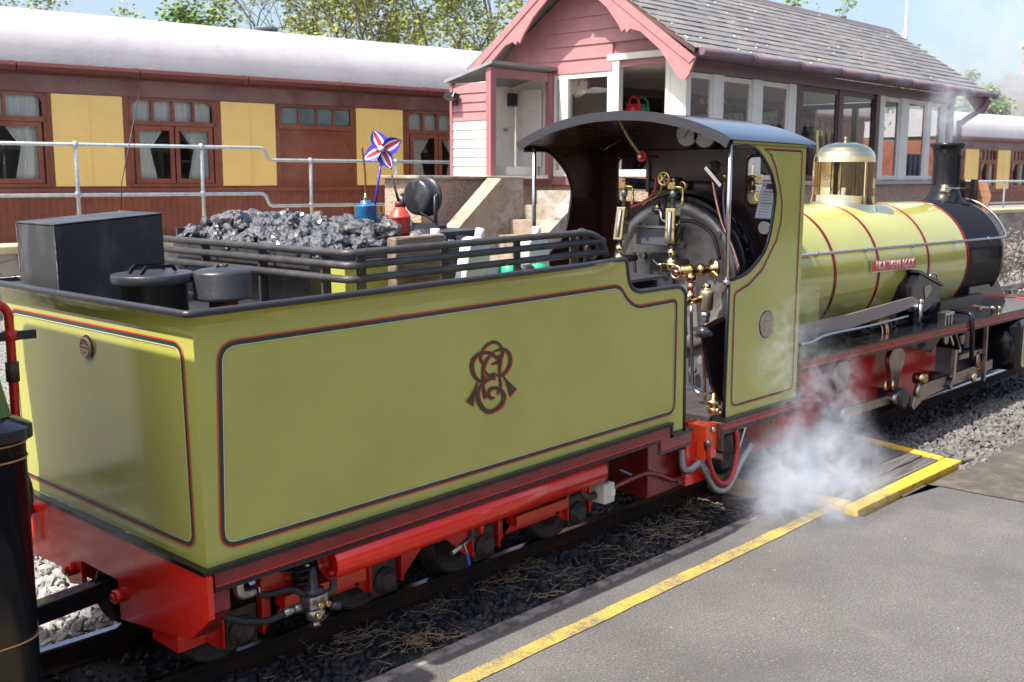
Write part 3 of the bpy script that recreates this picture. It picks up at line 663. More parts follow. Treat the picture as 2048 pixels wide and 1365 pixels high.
# gable end: boards, windows, hatch
gb = 2.66
def roofz(y): return 3.93 - abs(y - 8.515) * .66
z = gb; i = 0
while z < 3.9:
    h = .165; yy = [y for y in (YF, YB)]
    zt = min(z + h + .012, 3.88)
    def lim(zz): d = (3.86 - zz) / .66; return max(YF, 8.515 - d), min(YB, 8.515 + d)
    (a0, b0), (a1, b1) = lim(z), lim(zt)
    if z < 2.84 - .01: a0 = a1 = max(a0, 8.14)
    if z < 2.84 and z + h > 2.86: a0 = a1 = 8.14
    if b0 > a0: sp(MB().add([(XG - .03, a0, z), (XG - .03, b0, z), (XG - .012, b1, zt), (XG - .012, a1, zt), (XG + .01, a0, z), (XG + .01, b0, z), (XG + .01, b1, zt), (XG + .01, a1, zt)], [(0, 1, 2, 3), (4, 7, 6, 5), (0, 4, 5, 1), (1, 5, 6, 2), (2, 6, 7, 3), (3, 7, 4, 0)]), 'siding_board', PINK, fix=True)
    z += h; i += 1
sp(MB().prism([(XG + .011, YF + .08, 2.70), (XG + .011, YB - .1, 2.70), (XG + .011, 8.515, 3.84)], (.05, 0, 0)), 'gable_wall', PINKD, fix=True)
sp(MB().box(XG - .04, XG + .08, YF - .02, YB, SILL - .057, SILL + .04), 'gable_sill', PINKD); sp(MB().box(XG - .05, XG + .06, 7.15, 9.04, SILL + .043, SILL + .13), 'window_sill', CREAMW, bevel=.01)
gp = [(7.08, 7.30, 2.84), (7.30, 7.372, 2.84), (8.04, 8.215, 2.84), (8.83, 8.97, 2.66), (9.02, 9.06, 2.66), (9.8, 9.95, 2.66)]
for a, b, zt in gp: sp(MB().box(XG - .02, XG + .07, a + .001, b - .001, SILL + .132, zt), 'mullion', CREAMW, bevel=.006)
sp(MB().box(XG - .035, XG + .07, 7.372, 8.215, 2.775, 2.85), 'hatch_head', CREAMW, bevel=.006)
sp(MB().box(XG - .018, XG + .06, 8.215, 9.06, 2.60, 2.655), 'window_head', CREAMW); sp(MB().box(XG, XG + .06, 9.06, 9.8, SILL + .05, 2.65), 'gable_panel', CREAMI)
sp(MB().box(XG + .025, XG + .03, 8.22, 8.825, SILL + .132, 2.6), 'pane', SGLASS); sp(MB().box(XG + .025, XG + .03, 8.972, 9.018, SILL + .132, 2.6), 'pane', SGLASS)
# roof
ov0, ov1 = XG - .36, 18.95
def slope_pts(x, sy, t0=0, t1=1):
    e = V((x, 6.76, 2.79)) if sy < 0 else V((x, 10.27, 2.79)); r_ = V((x, 8.515, 3.95)); return e.lerp(r_, t0), e.lerp(r_, t1)
a0, a1 = slope_pts(ov0, -1); b0, b1 = slope_pts(ov1, -1)
roof = sp(MB().prism([a0, b0, b1, a1], (0, 0, -.05)), 'roof', BRWN, fix=True)
c0, c1 = slope_pts(ov0, 1); d0, d1 = slope_pts(ov1, 1)
sp(MB().prism([c0, d0, d1, c1], (0, 0, -.05)), 'roof', SLATE, fix=True)
rsl = random.Random(21); ncs = 14; sw = .30; slope_v = (a1 - a0); sn = V((0, -slope_v.z, slope_v.y)).normalized()
if sn.z < 0: sn = -sn
slL = slope_v.length; exp_ = slL / ncs; su = slope_v.normalized(); cand = []
for r_ in range(ncs):
    nx = int((ov1 - ov0) / sw) + 1
    for k in range(nx):
        x0 = ov0 + k * sw - (.15 if r_ % 2 else 0); cand.append((r_, max(ov0, x0) + .003, min(ov1, x0 + sw) - .003))
def slate_v(r_, x0, x1):
    lift0 = .022 + rsl.uniform(0, .006); p = a0 + su * (exp_ * r_ - .02); q = p + su * (exp_ + .03)
    A = V((x0, p.y, p.z)) + sn * lift0; B_ = V((x1, p.y, p.z)) + sn * (lift0 + rsl.uniform(-.003, .003)); C_ = V((x1, q.y, q.z)) + sn * .012; D_ = V((x0, q.y, q.z)) + sn * .012
    th = sn * -.011; return [A, B_, C_, D_, A + th, B_ + th, C_ + th, D_ + th], [(0, 1, 2, 3), (4, 7, 6, 5), (0, 4, 5, 1), (1, 5, 6, 2), (3, 7, 4, 0)]
cand = [c for c in cand if c[2] - c[1] > .05]; cand.sort(key=lambda c: c[1] + .2 * c[0] * 0); rest = MB()
for k, (r_, x0, x1) in enumerate(cand):
    vv, ff = slate_v(r_, x0, x1)
    if k < 298: sp(MB().add(vv, ff), 'slate', SLATE if rsl.random() < .6 else SLATE2, roof)
    else: rest.add(vv, ff)
sp(rest, 'slates', SLATE, roof, kind='stuff')
mo = MB()
for i in range(46):
    r_, x0, x1 = rsl.choice(cand); p = a0 + su * (exp_ * r_ + rsl.uniform(.02, .1)); mo.lathe(V((rsl.uniform(x0, x1), p.y, p.z)) + sn * .024, sn, [(rsl.uniform(.012, .03), 0), (.008, .004)], 8)
sp(mo, 'lichen', mat('pale_lichen', (.6, .6, .56), .9), roof, kind='stuff')
xx = ov0
while xx < ov1: sp(MB().prism([(xx, 8.40, 3.90), (xx, 8.515, 3.99), (xx, 8.63, 3.90), (xx, 8.63, 3.87), (xx, 8.515, 3.955), (xx, 8.40, 3.87)], (min(.44, ov1 - xx), 0, 0)), 'ridge_tile', mat('ridge_tile_purple', (.12, .09, .10), .6), roof, fix=True); xx += .45
def barge(x, sy):                                              # scalloped bargeboard
    e = V((x, 6.72, 2.70)) if sy < 0 else V((x, 10.31, 2.70)); top = V((x, 8.515, 3.975))
    d = (top - e); L = d.length; d.normalize(); nn = V((0, -d.z, d.y)) if sy > 0 else V((0, d.z, -d.y)); nn = nn if nn.z < 0 else -nn
    outer = [e + nn * .02, top]; prof = [(1, .21), (.94, .20), (.90, .25), (.84, .17), (.62, .20), (.50, .27), (.46, .31), (.455, .26), (.43, .28), (.425, .22), (.36, .17), (.20, .19), (.08, .27), (.02, .31), (-.015, .27), (-.02, .20), (-.01, .1)]
    inner = [e + d * (L * t) + nn * w for t, w in prof]; inner[0] = V((x, 8.515, 3.975 - .27))
    sp(MB().prism([top] + inner + [e + nn * .02], (.035, 0, 0)), 'bargeboard', PINK, fix=True)
    sp(MB().prism([top + V((-.012, 0, 0)), V((x - .012, 8.515, 3.975 - .10)), e + d * .02 + nn * .10 + V((-.012, 0, 0)), e + nn * .02 + V((-.012, 0, 0))], (.011, 0, 0)), 'barge_moulding', PINK, fix=True)
barge(ov0 - .03, -1); barge(ov0 - .03, 1); barge(ov1, -1)
xx = ov0 + .05
while xx < ov1 + .1:
    L = min(1.1, ov1 + .1 - xx)
    gt = sp(MB().tube([(xx, 6.70, 2.76), (xx + L - .01, 6.70, 2.76)], .047, 10), 'gutter', PURP); sp(MB().cyl((xx + L - .06, 6.70, 2.76), (xx + L, 6.70, 2.76), .054, n=10), 'joint', PURP, gt); xx += L
# downpipe at the far corner
sp(MB().tube(spline([(18.75, 6.72, 2.72), (18.68, 6.75, 2.55), (18.4, 6.98, 2.3), (18.36, 7.0, 2.1), (18.36, 7.0, .2)]), .045, 8), 'downpipe', PURP)
# porch on the gable
pc = PY(985, 240, 9.05); PXc = pc.x; PY1 = PX(904, 240, PXc).y
pr = thing('porch', 'lean-to porch, pink above and white boards below, open on one side', 'porch', (PXc, 9.05, 1.40))
def pz(y): return 2.70 - (y - 9.05) / (PY1 - 9.05) * .17
k = 0; z = 1.425
while z < 2.66:
    h = .108; zt = z + h + .008; a, b = 9.13, PY1 - .035
    zl0, zl1 = min(zt, pz(a) - .03), min(zt, pz(b) - .03)
    if min(zl0, zl1) > z + .01: MB().add([(PXc - .022, a, z), (PXc - .022, b, z), (PXc - .006, b, zl1), (PXc - .006, a, zl0), (PXc + .01, a, z), (PXc + .01, b, z), (PXc + .01, b, zl1), (PXc + .01, a, zl0)], [(0, 1, 2, 3), (4, 7, 6, 5), (0, 4, 5, 1), (1, 5, 6, 2), (2, 6, 7, 3), (3, 7, 4, 0)]).out('siding_board', CREAMW if z < 2.05 else PINK, pr, world=True, fix=True)
    z += h; k += 1
MB().box(PXc - .03, PXc + .06, 9.05, 9.13, 1.42, 2.68).out('corner_post', PINKD, pr, world=True); MB().box(PXc - .028, PXc + .04, PY1 - .035, PY1 + .01, 1.42, 2.53).out('corner_post', PINKD, pr, world=True)
MB().box(XG - .12, XG - .031, 9.05, 9.11, 1.36, 2.68).out('corner_post', PINKD, pr, world=True)
MB().box(PXc + .012, XG - .032, PY1 - .03, PY1, 1.42, 2.53).out('back_wall', CREAMI, pr, world=True); MB().box(PXc + .011, PXc + .03, 9.135, PY1 - .04, 1.42, 2.52).out('lining_board', CREAMI, pr, world=True)
MB().box(PXc + .062, XG - .122, 9.06, 9.10, 2.57, 2.67).out('head_board', PINKD, pr, world=True)
MB().box(PXc - .02, XG - .032, 9.06, PY1, 1.38, 1.42).out('floor_board', CREAMI, pr, world=True); MB().box(PXc + .5, XG - .034, 9.3, PY1 - .04, 1.425, 1.53).out('step', CREAMI, pr, world=True)
MB().prism([(PXc - .07, 8.99, 2.715), (XG - .03, 8.99, 2.715), (XG - .03, PY1 + .06, 2.53), (PXc - .07, PY1 + .06, 2.53)], (0, 0, .035)).out('roof', mat('lead_grey_felt', (.26, .27, .28), .5, var=.2, vs=6), pr, world=True, fix=True)
dr = MB().box(XG - .035, XG - .031, 9.25, PY1 - .06, 1.53, 2.5).out('door', CREAMI, pr, world=True)
MB().box(PXc + .35, PXc + .75, PY1 - .036, PY1 - .031, 1.86, 2.28).out('notice', mat('paper', (.72, .70, .68), .7), pr, world=True)
for i in range(9): MB().box(PXc + .40, PXc + .55 + .12 * ((i * 7) % 3) / 2, PY1 - .038, PY1 - .0365, 1.96 + i * .033, 1.967 + i * .033).out('print_line', mat('print_grey', (.3, .3, .3), .7), pr, world=True)
MB().box(PXc + .95, PXc + 1.08, PY1 - .10, PY1 - .031, 2.30, 2.46).out('key_safe', BLACKM, pr, world=True, bevel=.01); MB().lathe((PXc + .9, PY1 - .035, 2.0), -Y1, [(.02, 0), (.02, .04), (.03, .05)], 10).out('knob', STEEL, pr, world=True)
wlp = thing('wall_lamp', 'small black floodlight fixed to the pink porch boards', 'lamp', (PXc - .03, PY1 - .1, 2.36))
MB().obox((-.07, 0, .0), (.05, 0, -.02), (0, .085, 0), (.02, 0, .035)).out('lamp_body', BLACK, wlp, bevel=.01); MB().box(-.02, .0, -.03, .03, -.10, .02).out('bracket', BLACKM, wlp)
# landing and stair walls
stx = thing('stone_steps', 'pebbledash landing with lichened concrete stair walls below the porch', 'steps', (9.2, 8.6, -.14))
def quad_prism(px, y, t): return MB().prism([PY(u, v, y) for u, v in px], (0, t, 0))
quad_prism([(842, 358), (1045, 361), (1045, 640), (842, 640)], 8.75, .6).out('landing_wall', PEB, stx, world=True, fix=True)
quad_prism([(838, 351), (1050, 354), (1050, 361), (838, 358)], 8.70, .7).out('landing_coping', CONC, stx, world=True, fix=True, bevel=.01)
quad_prism([(1003, 357), (1046, 359), (1052, 640), (800, 640), (880, 500)], 8.3, .22).out('stair_wall', CONC, stx, world=True, fix=True)
quad_prism([(1195, 362), (1240, 364), (1240, 640), (960, 640), (1086, 478)], 7.55, .22).out('stair_wall', CONC, stx, world=True, fix=True)
for i in range(8): MB().box(9.3 - i * .22, 9.52 - i * .22, 7.78, 8.29, -.1, 1.25 - i * .16).out('step', CONC, stx, world=True)
# things inside the box
ck = thing('wall_clock', 'round brown wall clock with cream dial behind the gable window', 'clock', (XG + .55, 8.62, 2.34))
ckp = PX(1162, 172, XG + .11); ck.location = ckp; WM[ck.name] = Matrix.Translation(ckp)
MB().lathe((0, 0, 0), -X1, [(.17, 0), (.185, .02), (.17, .05), (.145, .055), (.14, .045)], 28).out('case', mat('clock_wood', (.09, .035, .02), .35), ck); MB().lathe((-.046, 0, 0), -X1, [(.14, 0), (.139, .001)], 28).out('dial', mat('clock_dial', (.70, .62, .44), .5), ck)
for i in range(12): a = i * math.pi / 6; MB().bar((-.049, .10 * math.sin(a), .10 * math.cos(a)), (-.049, .125 * math.sin(a), .125 * math.cos(a)), .008, .002, X1).out('numeral', BLACKM, ck)
MB().bar((-.052, 0, 0), (-.052, -.03, .085), .008, .002, X1).out('hand', BLACKM, ck); MB().bar((-.054, 0, 0), (-.054, -.012, .055), .01, .002, X1).out('hand', BLACKM, ck)
shx = XG + .42; zsh = PX(1266, 248, shx).z
bench = single(MB().box(XG + .25, XG + 1.0, 7.2, 9.6, zsh - .042, zsh - .002), 'shelf', DARKI, 'dark shelf of cans seen through the open gable hatch', 'shelf')
for u, cname, cc in ((1250, 'red', (.55, .01, .015)), (1287, 'green', (.02, .16, .10)), (1262, 'red', None)):
    if cc is None: continue
    p = PX({'red': 1266, 'green': 1283}[cname], 240, shx if cname == 'red' else shx + .12); p.z = zsh
    wc = thing('watering_can', '%s plastic watering can on the shelf inside the hatch' % cname, 'watering can', tuple(p)); m_ = mat('%s_can_plastic' % cname, cc, .35)
    MB().lathe((0, 0, 0), Z1, [(.10, 0), (.105, .02), (.10, .18), (.07, .23), (.05, .24)], 18).out('can_body', m_, wc); MB().tube(spline([(0, .07, .20), (0, .05, .30), (0, -.02, .32), (0, -.09, .26), (0, -.10, .12)]), .012, 6).out('handle', m_, wc)
    MB().tube([(0, .09, .05), (0, .2, .2), (0, .25, .27)], [.02, .014, .012], 8).out('spout', m_, wc)
bx = PX(1240, 245, shx); single(MB().box(bx.x - .08, bx.x + .08, bx.y - .06, bx.y + .09, zsh, zsh + .11), 'tub', mat('blue_plastic', (.02, .12, .35), .4), 'blue tub with papers on the hatch shelf', 'tub')
for i in range(4):
    p = PY(1640 - 240 + i * 15, 203, YF + 1.1)
    ins = thing('block_instrument', 'brass-rimmed white dial instrument on the shelf behind the front windows', 'instrument', tuple(p), group='dials behind the signal box windows')
    MB().lathe((0, 0, 0), -Y1, [(.05, 0), (.055, .01), (.05, .03), (.042, .03)], 16).out('case', BRASSD, ins); MB().lathe((0, -.031, 0), -Y1, [(.042, 0), (.041, .001)], 16).out('dial', CREAMW, ins)
    MB().box(-.05, .05, .001, .10, -.13, .06).out('cabinet', mat('instrument_wood', (.16, .08, .03), .4), ins)
for i in range(3):
    p = PY(1822 + i * 9, 322, YF + .7); single(MB().box(p.x - .045, p.x + .04, p.y, p.y + .25, SILL + .02, 1.80), 'binder', mat('blue_binder', (.012, .05, .22), .5), 'blue lever binder standing on the window shelf', 'binder', 'blue binders inside the signal box')
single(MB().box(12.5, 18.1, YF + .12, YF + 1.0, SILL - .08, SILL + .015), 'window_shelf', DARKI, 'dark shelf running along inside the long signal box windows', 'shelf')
lf_ = thing('lever_frame', 'row of tall signal levers with coloured handles inside the signal box', 'lever frame', (14.5, 8.3, .95))
MB().box(13.0, 16.6, 8.1, 8.5, .95, 1.25).out('frame', BLACKM, lf_, world=True)
for i in range(18):
    x = 13.1 + i * .2; c_ = ('red', 'black', 'blue', 'red', 'white')[i % 5]; m_ = mat('lever_' + c_, {'red': (.4, .02, .02), 'black': (.02, .02, .02), 'blue': (.03, .08, .3), 'white': (.6, .6, .58)}[c_], .4)
    lv_ = MB().bar((x, 8.25, 1.25), (x, 8.32, 2.05), .02, .05).out('lever', m_, lf_, world=True); MB().cyl((x, 8.32, 2.05), (x, 8.335, 2.28), .016, n=8).out('handle', STEEL, lv_, world=True)
# mast behind the roof
mp_ = PY(1811, 60, 10.6)
ms = thing('aerial_mast', 'thin grey aerial mast rising behind the slate roof', 'mast', (mp_.x, 10.6, -.14))
MB().cyl((0, 0, 0), (0, 0, mp_.z + 1.2), .025, n=8).out('pole', GALV, ms); MB().cyl((0, 0, mp_.z - .25), (0, 0, mp_.z + .1), .06, n=10).out('aerial', GALV, ms); MB().cyl((0, 0, mp_.z + .3), (0, 0, mp_.z + 1.6), .012, n=6).out('rod', CREAMW, ms)

# ================================================================== TREES
BARK = mat('grey_brown_bark', (.16, .135, .105), .9, c2=(.10, .085, .065), vs=8)
BUD = mat('young_yellow_green_leaf', (.30, .32, .06), .6, c2=(.20, .26, .045), vs=1.3); BUD.node_tree.nodes['Principled BSDF'].inputs['Transmission Weight'].default_value = .0
LEAF = mat('fresh_green_leaf', (.15, .24, .035), .6, c2=(.085, .16, .025), vs=1.5)
def grow(seed, base, height, spread, leafm, nleaf, lsize, label, depth=6, lean=(0, 0), dens=1.0, r0=.14, name='tree', start=.3):
    rng = random.Random(seed); br = MB(); lv = MB(); tips = []
    def rec(p, d, L, r, k):
        q = p; n = 3; P = [p]; Rr = [r]
        for i in range(n):
            d = (d + V((rng.gauss(0, .14), rng.gauss(0, .14), rng.gauss(0.03, .08)))).normalized(); q = q + d * (L / n); P.append(q); Rr.append(r * (1 - .35 * (i + 1) / n))
        br.tube(P, Rr, 5 if k > 3 else 3, cap=False)
        if k <= 2: tips.extend(P[1:])
        if k == 0: return
        for i in range(rng.choice((2, 3, 3)) if k > 1 else 3):
            a = rng.uniform(0, 6.28); sp_ = rng.uniform(.3, .75) * spread; _, b, c = frame(d)
            nd_ = (d + (b * math.cos(a) + c * math.sin(a)) * sp_ + V((0, 0, .12))).normalized(); t = rng.uniform(.45, 1) if i else 1
            j = min(n, max(1, round(t * n))); rec(P[j], nd_, L * rng.uniform(.62, .82), Rr[j] * rng.uniform(.6, .75), k - 1)
    b0_ = V(base); rec(b0_, V((lean[0], lean[1], 1)).normalized(), height * start, r0, depth)
    for i in range(nleaf):
        p = rng.choice(tips); leafcard(lv, p + V((rng.gauss(0, .11), rng.gauss(0, .11), rng.gauss(0, .11))) / dens, lsize * rng.uniform(.6, 1.4), rng)
    t = thing(name, label, 'tree', tuple(base), group='trees behind the coaches'); br.out('trunk', BARK, t, world=True); lv.out('crown', leafm, t, world=True, kind='stuff'); return t
def at(u, dist): d = ray(u, 370); d.z = 0; d = d.normalized() * 1; k = dist / d.dot(head); return EYE + d * k
def tb(u, dist): p = at(u, dist); p.z = .4; return p
grow(1, tb(640, 23), 7.2, 1.0, BUD, 5200, .085, 'tall tree with bare crossing branches and yellow-green buds behind the left coach')
grow(2, tb(800, 22), 7.0, 1.05, BUD, 7600, .09, 'spreading tree in first yellow-green leaf behind the coach roof end')
grow(3, tb(940, 24), 7.6, 1.0, BUD, 5600, .085, 'tall budding tree rising beside the signal box gable')
grow(12, tb(880, 21), 7.2, 1.0, BUD, 5200, .085, 'leaning tree in young leaf between the two tallest budding trees', lean=(-.15, 0))
grow(4, tb(545, 25), 6.9, 1.0, BUD, 2600, .08, 'thin bare-twigged tree at the edge of the budding group')
grow(5, tb(205, 26), 7.0, .95, BUD, 1700, .08, 'small nearly bare tree standing alone above the coach roof')
grow(6, tb(345, 30), 6.0, 1.2, LEAF, 9000, .11, 'low rounded tree in full green leaf above the coach roof', depth=6)
grow(7, tb(735, 28), 5.4, 1.25, LEAF, 8000, .12, 'dense green tree half hidden behind the budding branches')
grow(8, tb(985, 30), 5.2, 1.2, LEAF, 6000, .12, 'dense green tree behind the foot of the bargeboard')
grow(9, tb(1945, 46), 5.4, 1.2, LEAF, 7000, .16, 'green tree above the far coach beyond the signal box corner')
grow(10, tb(1690, 30), 7.2, .8, LEAF, 900, .12, 'tree whose leafy tips show above the slate ridge')
grow(11, tb(1835, 33), 5.9, .8, LEAF, 900, .12, 'slim tree showing a few leaves past the ridge end')
# distant house
hp = at(2046, 60)
hs = thing('stone_house', 'grey stone house with slate roof and white-topped chimney in the distance', 'house', (hp.x, hp.y, -.14))
hz = 1.42 + (374 - 262) / 2156 * 60
MB().box(-3, 6, -3, 3, 0, hz + .1).out('wall', RUBBLE, hs)
MB().prism([(-3.3, -3.3, hz), (-3.3, 3.3, hz), (-3.3, 0, hz + 2.4)], (9.6, 0, 0)).out('roof', SLATE2, hs, fix=True)
cm = MB().box(-.2, .9, -.5, .5, hz + 1.2, hz + 4.0).out('chimney', CONC, hs); MB().box(-.3, 1.0, -.6, .6, hz + 4.0, hz + 4.25).out('cap', CREAMW, cm); MB().lathe((.35, 0, hz + 4.25), Z1, [(.25, 0), (.2, .8)], 12).out('chimney_pot', mat('terracotta', (.4, .12, .06), .7), cm)
# station building on the camera's side of the platform (seen in the polished paint and brass)
stn = thing('station_building', 'long brown stone station building behind the platform', 'building', (4, -9, 0))
STW = mat('brown_station_stone', (.17, .13, .11), .85, c2=(.11, .085, .075), vs=1.2, bump=.4, bs=6)
MB().box(-26, 44, -13, -9.0, 0, 3.6).out('wall', STW, stn, world=True)
MB().prism([(-26.4, -8.4, 3.5), (-26.4, -13.6, 3.5), (-26.4, -11, 5.6)], (70.8, 0, 0)).out('roof', SLATE, stn, world=True, fix=True)
for i in range(18):
    x = -23 + i * 3.6; w_ = MB().box(x, x + 1.1, -9.0, -8.94, .9, 2.6).out('window', CREAMW, stn, world=True); MB().box(x + .1, x + .5, -8.94, -8.93, 1.0, 2.5).out('pane', BLACK, w_, world=True); MB().box(x + .6, x + 1.0, -8.94, -8.93, 1.0, 2.5).out('pane', BLACK, w_, world=True)
MB().box(.6, 1.7, -9, -8.95, 0, 2.2).out('door', BRWN, stn, world=True)
kk_ = thing('streak_reflector', 'white boarded kiosk added out of view for pale streaks in the tender side', 'reflector', (8.9, -4.6, 0))  # invented white hut, out of view, added to reflect as pale streaks in the paint
for i in range(16): MB().box(8.35, 9.55, -5.2, -4.0 - .004 * (i % 2), .004 + i * .155, .155 + i * .155).out('siding_board', CREAMW, kk_, world=True)
MB().prism([(8.2, -3.85, 2.49), (8.2, -5.35, 2.49), (8.2, -4.6, 3.05)], (1.5, 0, 0)).out('roof', SLATE, kk_, world=True, fix=True); MB().box(8.65, 9.25, -4.0, -3.97, .1, 2.1).out('door', PINKD, kk_, world=True)
# ================================================================== TENDER
TO = V((1.387, 2.349, .431)); TP = R(1.18); W = 1.13
td = thing('tender', 'olive green steam engine tender with red lining, heaped coal and black top rails', 'tender', tuple(TO), (0, -TP, 0))
TMI = WM[td.name].inverted()
def tl(p): return TMI @ p
def TLy(u, v, yl): return tl(PP(u, v, TO + V((0, yl, 0)), Y1))
_ex = WM[td.name].to_3x3() @ X1; _ez = WM[td.name].to_3x3() @ Z1
def TLx(u, v, xl): return tl(PP(u, v, TO + _ex * xl, _ex))
def TLz(u, v, zl): return tl(PP(u, v, TO + _ez * zl, _ez))
def tp(mb, name, m, par=None, **k): return mb.out(name, m, par or td, **k)
beadpath = fillet([(1.60, .657), (1.752, .657), (1.757, .60), (1.775, .552), (1.82, .530), (2.09, .5265), (2.131, .50), (2.133, -.046)], [0, .03, .03, .03, .04, .04, .03, 0], 6)
beadpath = [V((p[0], p[1])) for p in beadpath]
def side_poly(y):
    fr = [p for p in beadpath if p[0] > 1.70]
    return [V((0, y, 0)), V((2.034, y, 0)), V((2.034, y, -.046))] + [V((p[0], y, p[1])) for p in reversed(fr)] + [V((1.70, y, .657)), V((1.62, y, .60)), V((0, y, .60))]
tp(MB().prism(side_poly(0), (0, .006, 0)), 'side_panel', GREEN, fix=True)
tp(MB().prism(side_poly(W), (0, .006, 0)), 'side_panel', GREEN, fix=True)
tp(MB().box(.0002, .006, .0062, W - .0002, .0, .60), 'rear_panel', GREEN)
# flared lip round the top edge
lipp = [(.0, .598), (.001, .610), (.005, .622), (.012, .634), (.021, .645), (.030, .656)]
lip = MB(); rows = []
for d, z in lipp:
    row = [V((-d, W + d, z)), V((-d, -d, z))]
    row += [V((x, -d * min(1, max(0, (1.74 - x) / .16)), z)) for x in (.4, .9, 1.3, 1.5, 1.58, 1.62, 1.66, 1.70)]
    rows.append(row)
for a, b in zip(rows, rows[1:]): lip.strip(a, b)
lip.f = [f for f in lip.f]; tp(lip, 'flared_lip', GREEN)
bp = [V((.06, W + .03, .657)), V((-.03, W + .03, .657)), V((-.03, -.03, .657)), V((1.45, -.03, .657))] + [V((p[0], -.03 * max(0, (1.74 - p[0]) / .29) + .003, p[1])) for p in beadpath if p[0] > 1.65]
tp(MB().tube(fillet(bp, [0, .02, .02] + [0] * (len(bp) - 3), 4), .0095, 10), 'beading', BLACKM)
tp(MB().tube([(0, W + .03, .657), (1.7, W + .03, .657), (1.75, W, .60), (1.8, W, .53), (2.1, W, .525)], .0095, 8), 'beading', BLACKM)
tp(MB().box(.008, 2.0, .008, W - .008, .565, .575), 'tank_top', BLACKM)
tp(MB().box(1.95, 1.96, .008, W - .008, .0, .56), 'front_plate', BLACKD)
tp(MB().box(1.962, 2.128, .01, W - .01, -.046, -.03), 'footplate', mat('dusty_wood_floor', (.22, .19, .17), .8, c2=(.12, .10, .09), vs=14, bump=.3, bs=60, stretch=(1, 6, 1)))
# lining
sid = [(.038, .034), (2.07, .026), (2.076, .482), (1.815, .482), (1.762, .512), (1.722, .560), (1.69, .571), (.062, .576)]
def lining(outer, rad, nrm, plane, tr=.0015, w=(.0040, .0125, .0022)):
    loops = fillet([V((a, b)) for a, b in outer], rad, 6, True); N = len(loops)
    cen = sum(loops, V((0, 0))) / N
    def off(d):
        o = []
        for i in range(N):
            t = (loops[(i + 1) % N] - loops[i - 1]).normalized(); o.append(loops[i] + V((-t.y, t.x)) * d)
        return o
    A = 0
    for i in range(N): A += loops[i - 1].x * loops[i].y - loops[i].x * loops[i - 1].y
    s = 1 if A > 0 else -1
    for name, m, d, ww, z in (('lining_red', LRED, w[0] / 2, w[0], .0020), ('lining_green', LGREEN, w[0] + w[1] / 2 - .0005, w[1], .0014), ('lining_cream', LCREAM, w[0] + w[1] + w[2] / 2 - .001, w[2], .0020)):
        tp(MB().ribbon([plane(p) for p in off(d * s)], nrm, ww, True, z), name, m)
lining(sid, [.055, .05, .035, .04, .03, .03, .03, .06], -Y1, lambda p: V((p[0], 0, p[1])))
lining([(.047, .036), (W - .05, .036), (W - .05, .578), (.047, .578)], [.05, .05, .05, .05], -X1, lambda p: V((0, p[0], p[1])))
# monogram (three interlaced letters), traced on the side sheet: pixel of the enlarged crop -> sheet
MONO = mat('monogram_brown', (.055, .032, .018), .35); MRED = mat('monogram_red', (.72, .02, .02), .35)
def mz(a, b): p = TLy(850 + a * 300 / 1365, 600 + b * 300 / 1365, 0); return V((p.x, 0, p.z))
strokes = [
 ([(515, 575), (500, 520), (530, 440), (590, 390), (640, 385), (680, 415), (700, 470), (690, 520), (650, 565), (600, 585)], [34, 30, 24, 22, 24, 28, 34, 30, 22, 12]),
 ([(610, 475), (660, 455), (715, 450), (760, 490), (770, 560), (745, 630), (700, 680), (655, 690), (640, 670)], [8, 18, 28, 40, 44, 38, 26, 14, 12]),
 ([(675, 500), (650, 525), (600, 490), (540, 478), (480, 495), (430, 550), (420, 620), (445, 690), (490, 735), (535, 725), (540, 695), (505, 695)], [14, 30, 32, 24, 28, 42, 46, 38, 24, 18, 16, 10]),
 ([(600, 500), (560, 540), (530, 600), (520, 680), (520, 740), (525, 800), (545, 890)], [10, 30, 40, 34, 24, 30, 50]),
 ([(690, 490), (678, 560), (672, 640), (675, 720), (680, 780), (650, 860)], [20, 44, 34, 22, 36, 14]),
 ([(545, 650), (570, 685), (600, 692), (632, 682)], [14, 30, 40, 50]),
 ([(632, 705), (590, 712), (545, 738), (500, 785), (472, 850), (490, 940), (550, 1010), (620, 1005), (690, 950), (710, 880), (690, 830), (640, 800), (590, 810), (572, 850), (590, 890), (630, 885)], [44, 26, 28, 36, 44, 46, 38, 30, 44, 50, 40, 26, 30, 34, 28, 10]),
 ([(470, 740), (455, 800), (425, 880), (398, 945)], [10, 22, 50, 96]),
 ([(705, 690), (735, 740), (765, 790), (795, 845)], [10, 28, 60, 104]),
]
sc_ = (mz(400, 700) - mz(300, 700)).length / 100
mon = None
for i, (pts, ws) in enumerate(strokes):
    P = spline([mz(a, b) for a, b in pts], 6); n = len(pts) - 1; Wd = []
    for j in range(len(P)):
        t = j / 6; k = min(n - 1, int(t)); f_ = t - k; Wd.append((ws[k] * (1 - f_) + ws[k + 1] * f_) * sc_ * .78)
    o_ = tp(MB().ribbon([p + V((sc_ * 10, 0, -sc_ * 7)) for p in P], -Y1, [w_ * 1.08 for w_ in Wd], False, .0011 + .00012 * i), 'monogram_shade', MRED) if mon is None else tp(MB().ribbon([p + V((sc_ * 10, 0, -sc_ * 7)) for p in P], -Y1, [w_ * 1.08 for w_ in Wd], False, .0011 + .00012 * i), 'monogram_shade', MRED, mon)
    if mon is None: mon = o_
    tp(MB().ribbon(P, -Y1, Wd, False, .0022 + .00015 * i), 'monogram_stroke', MONO, mon)
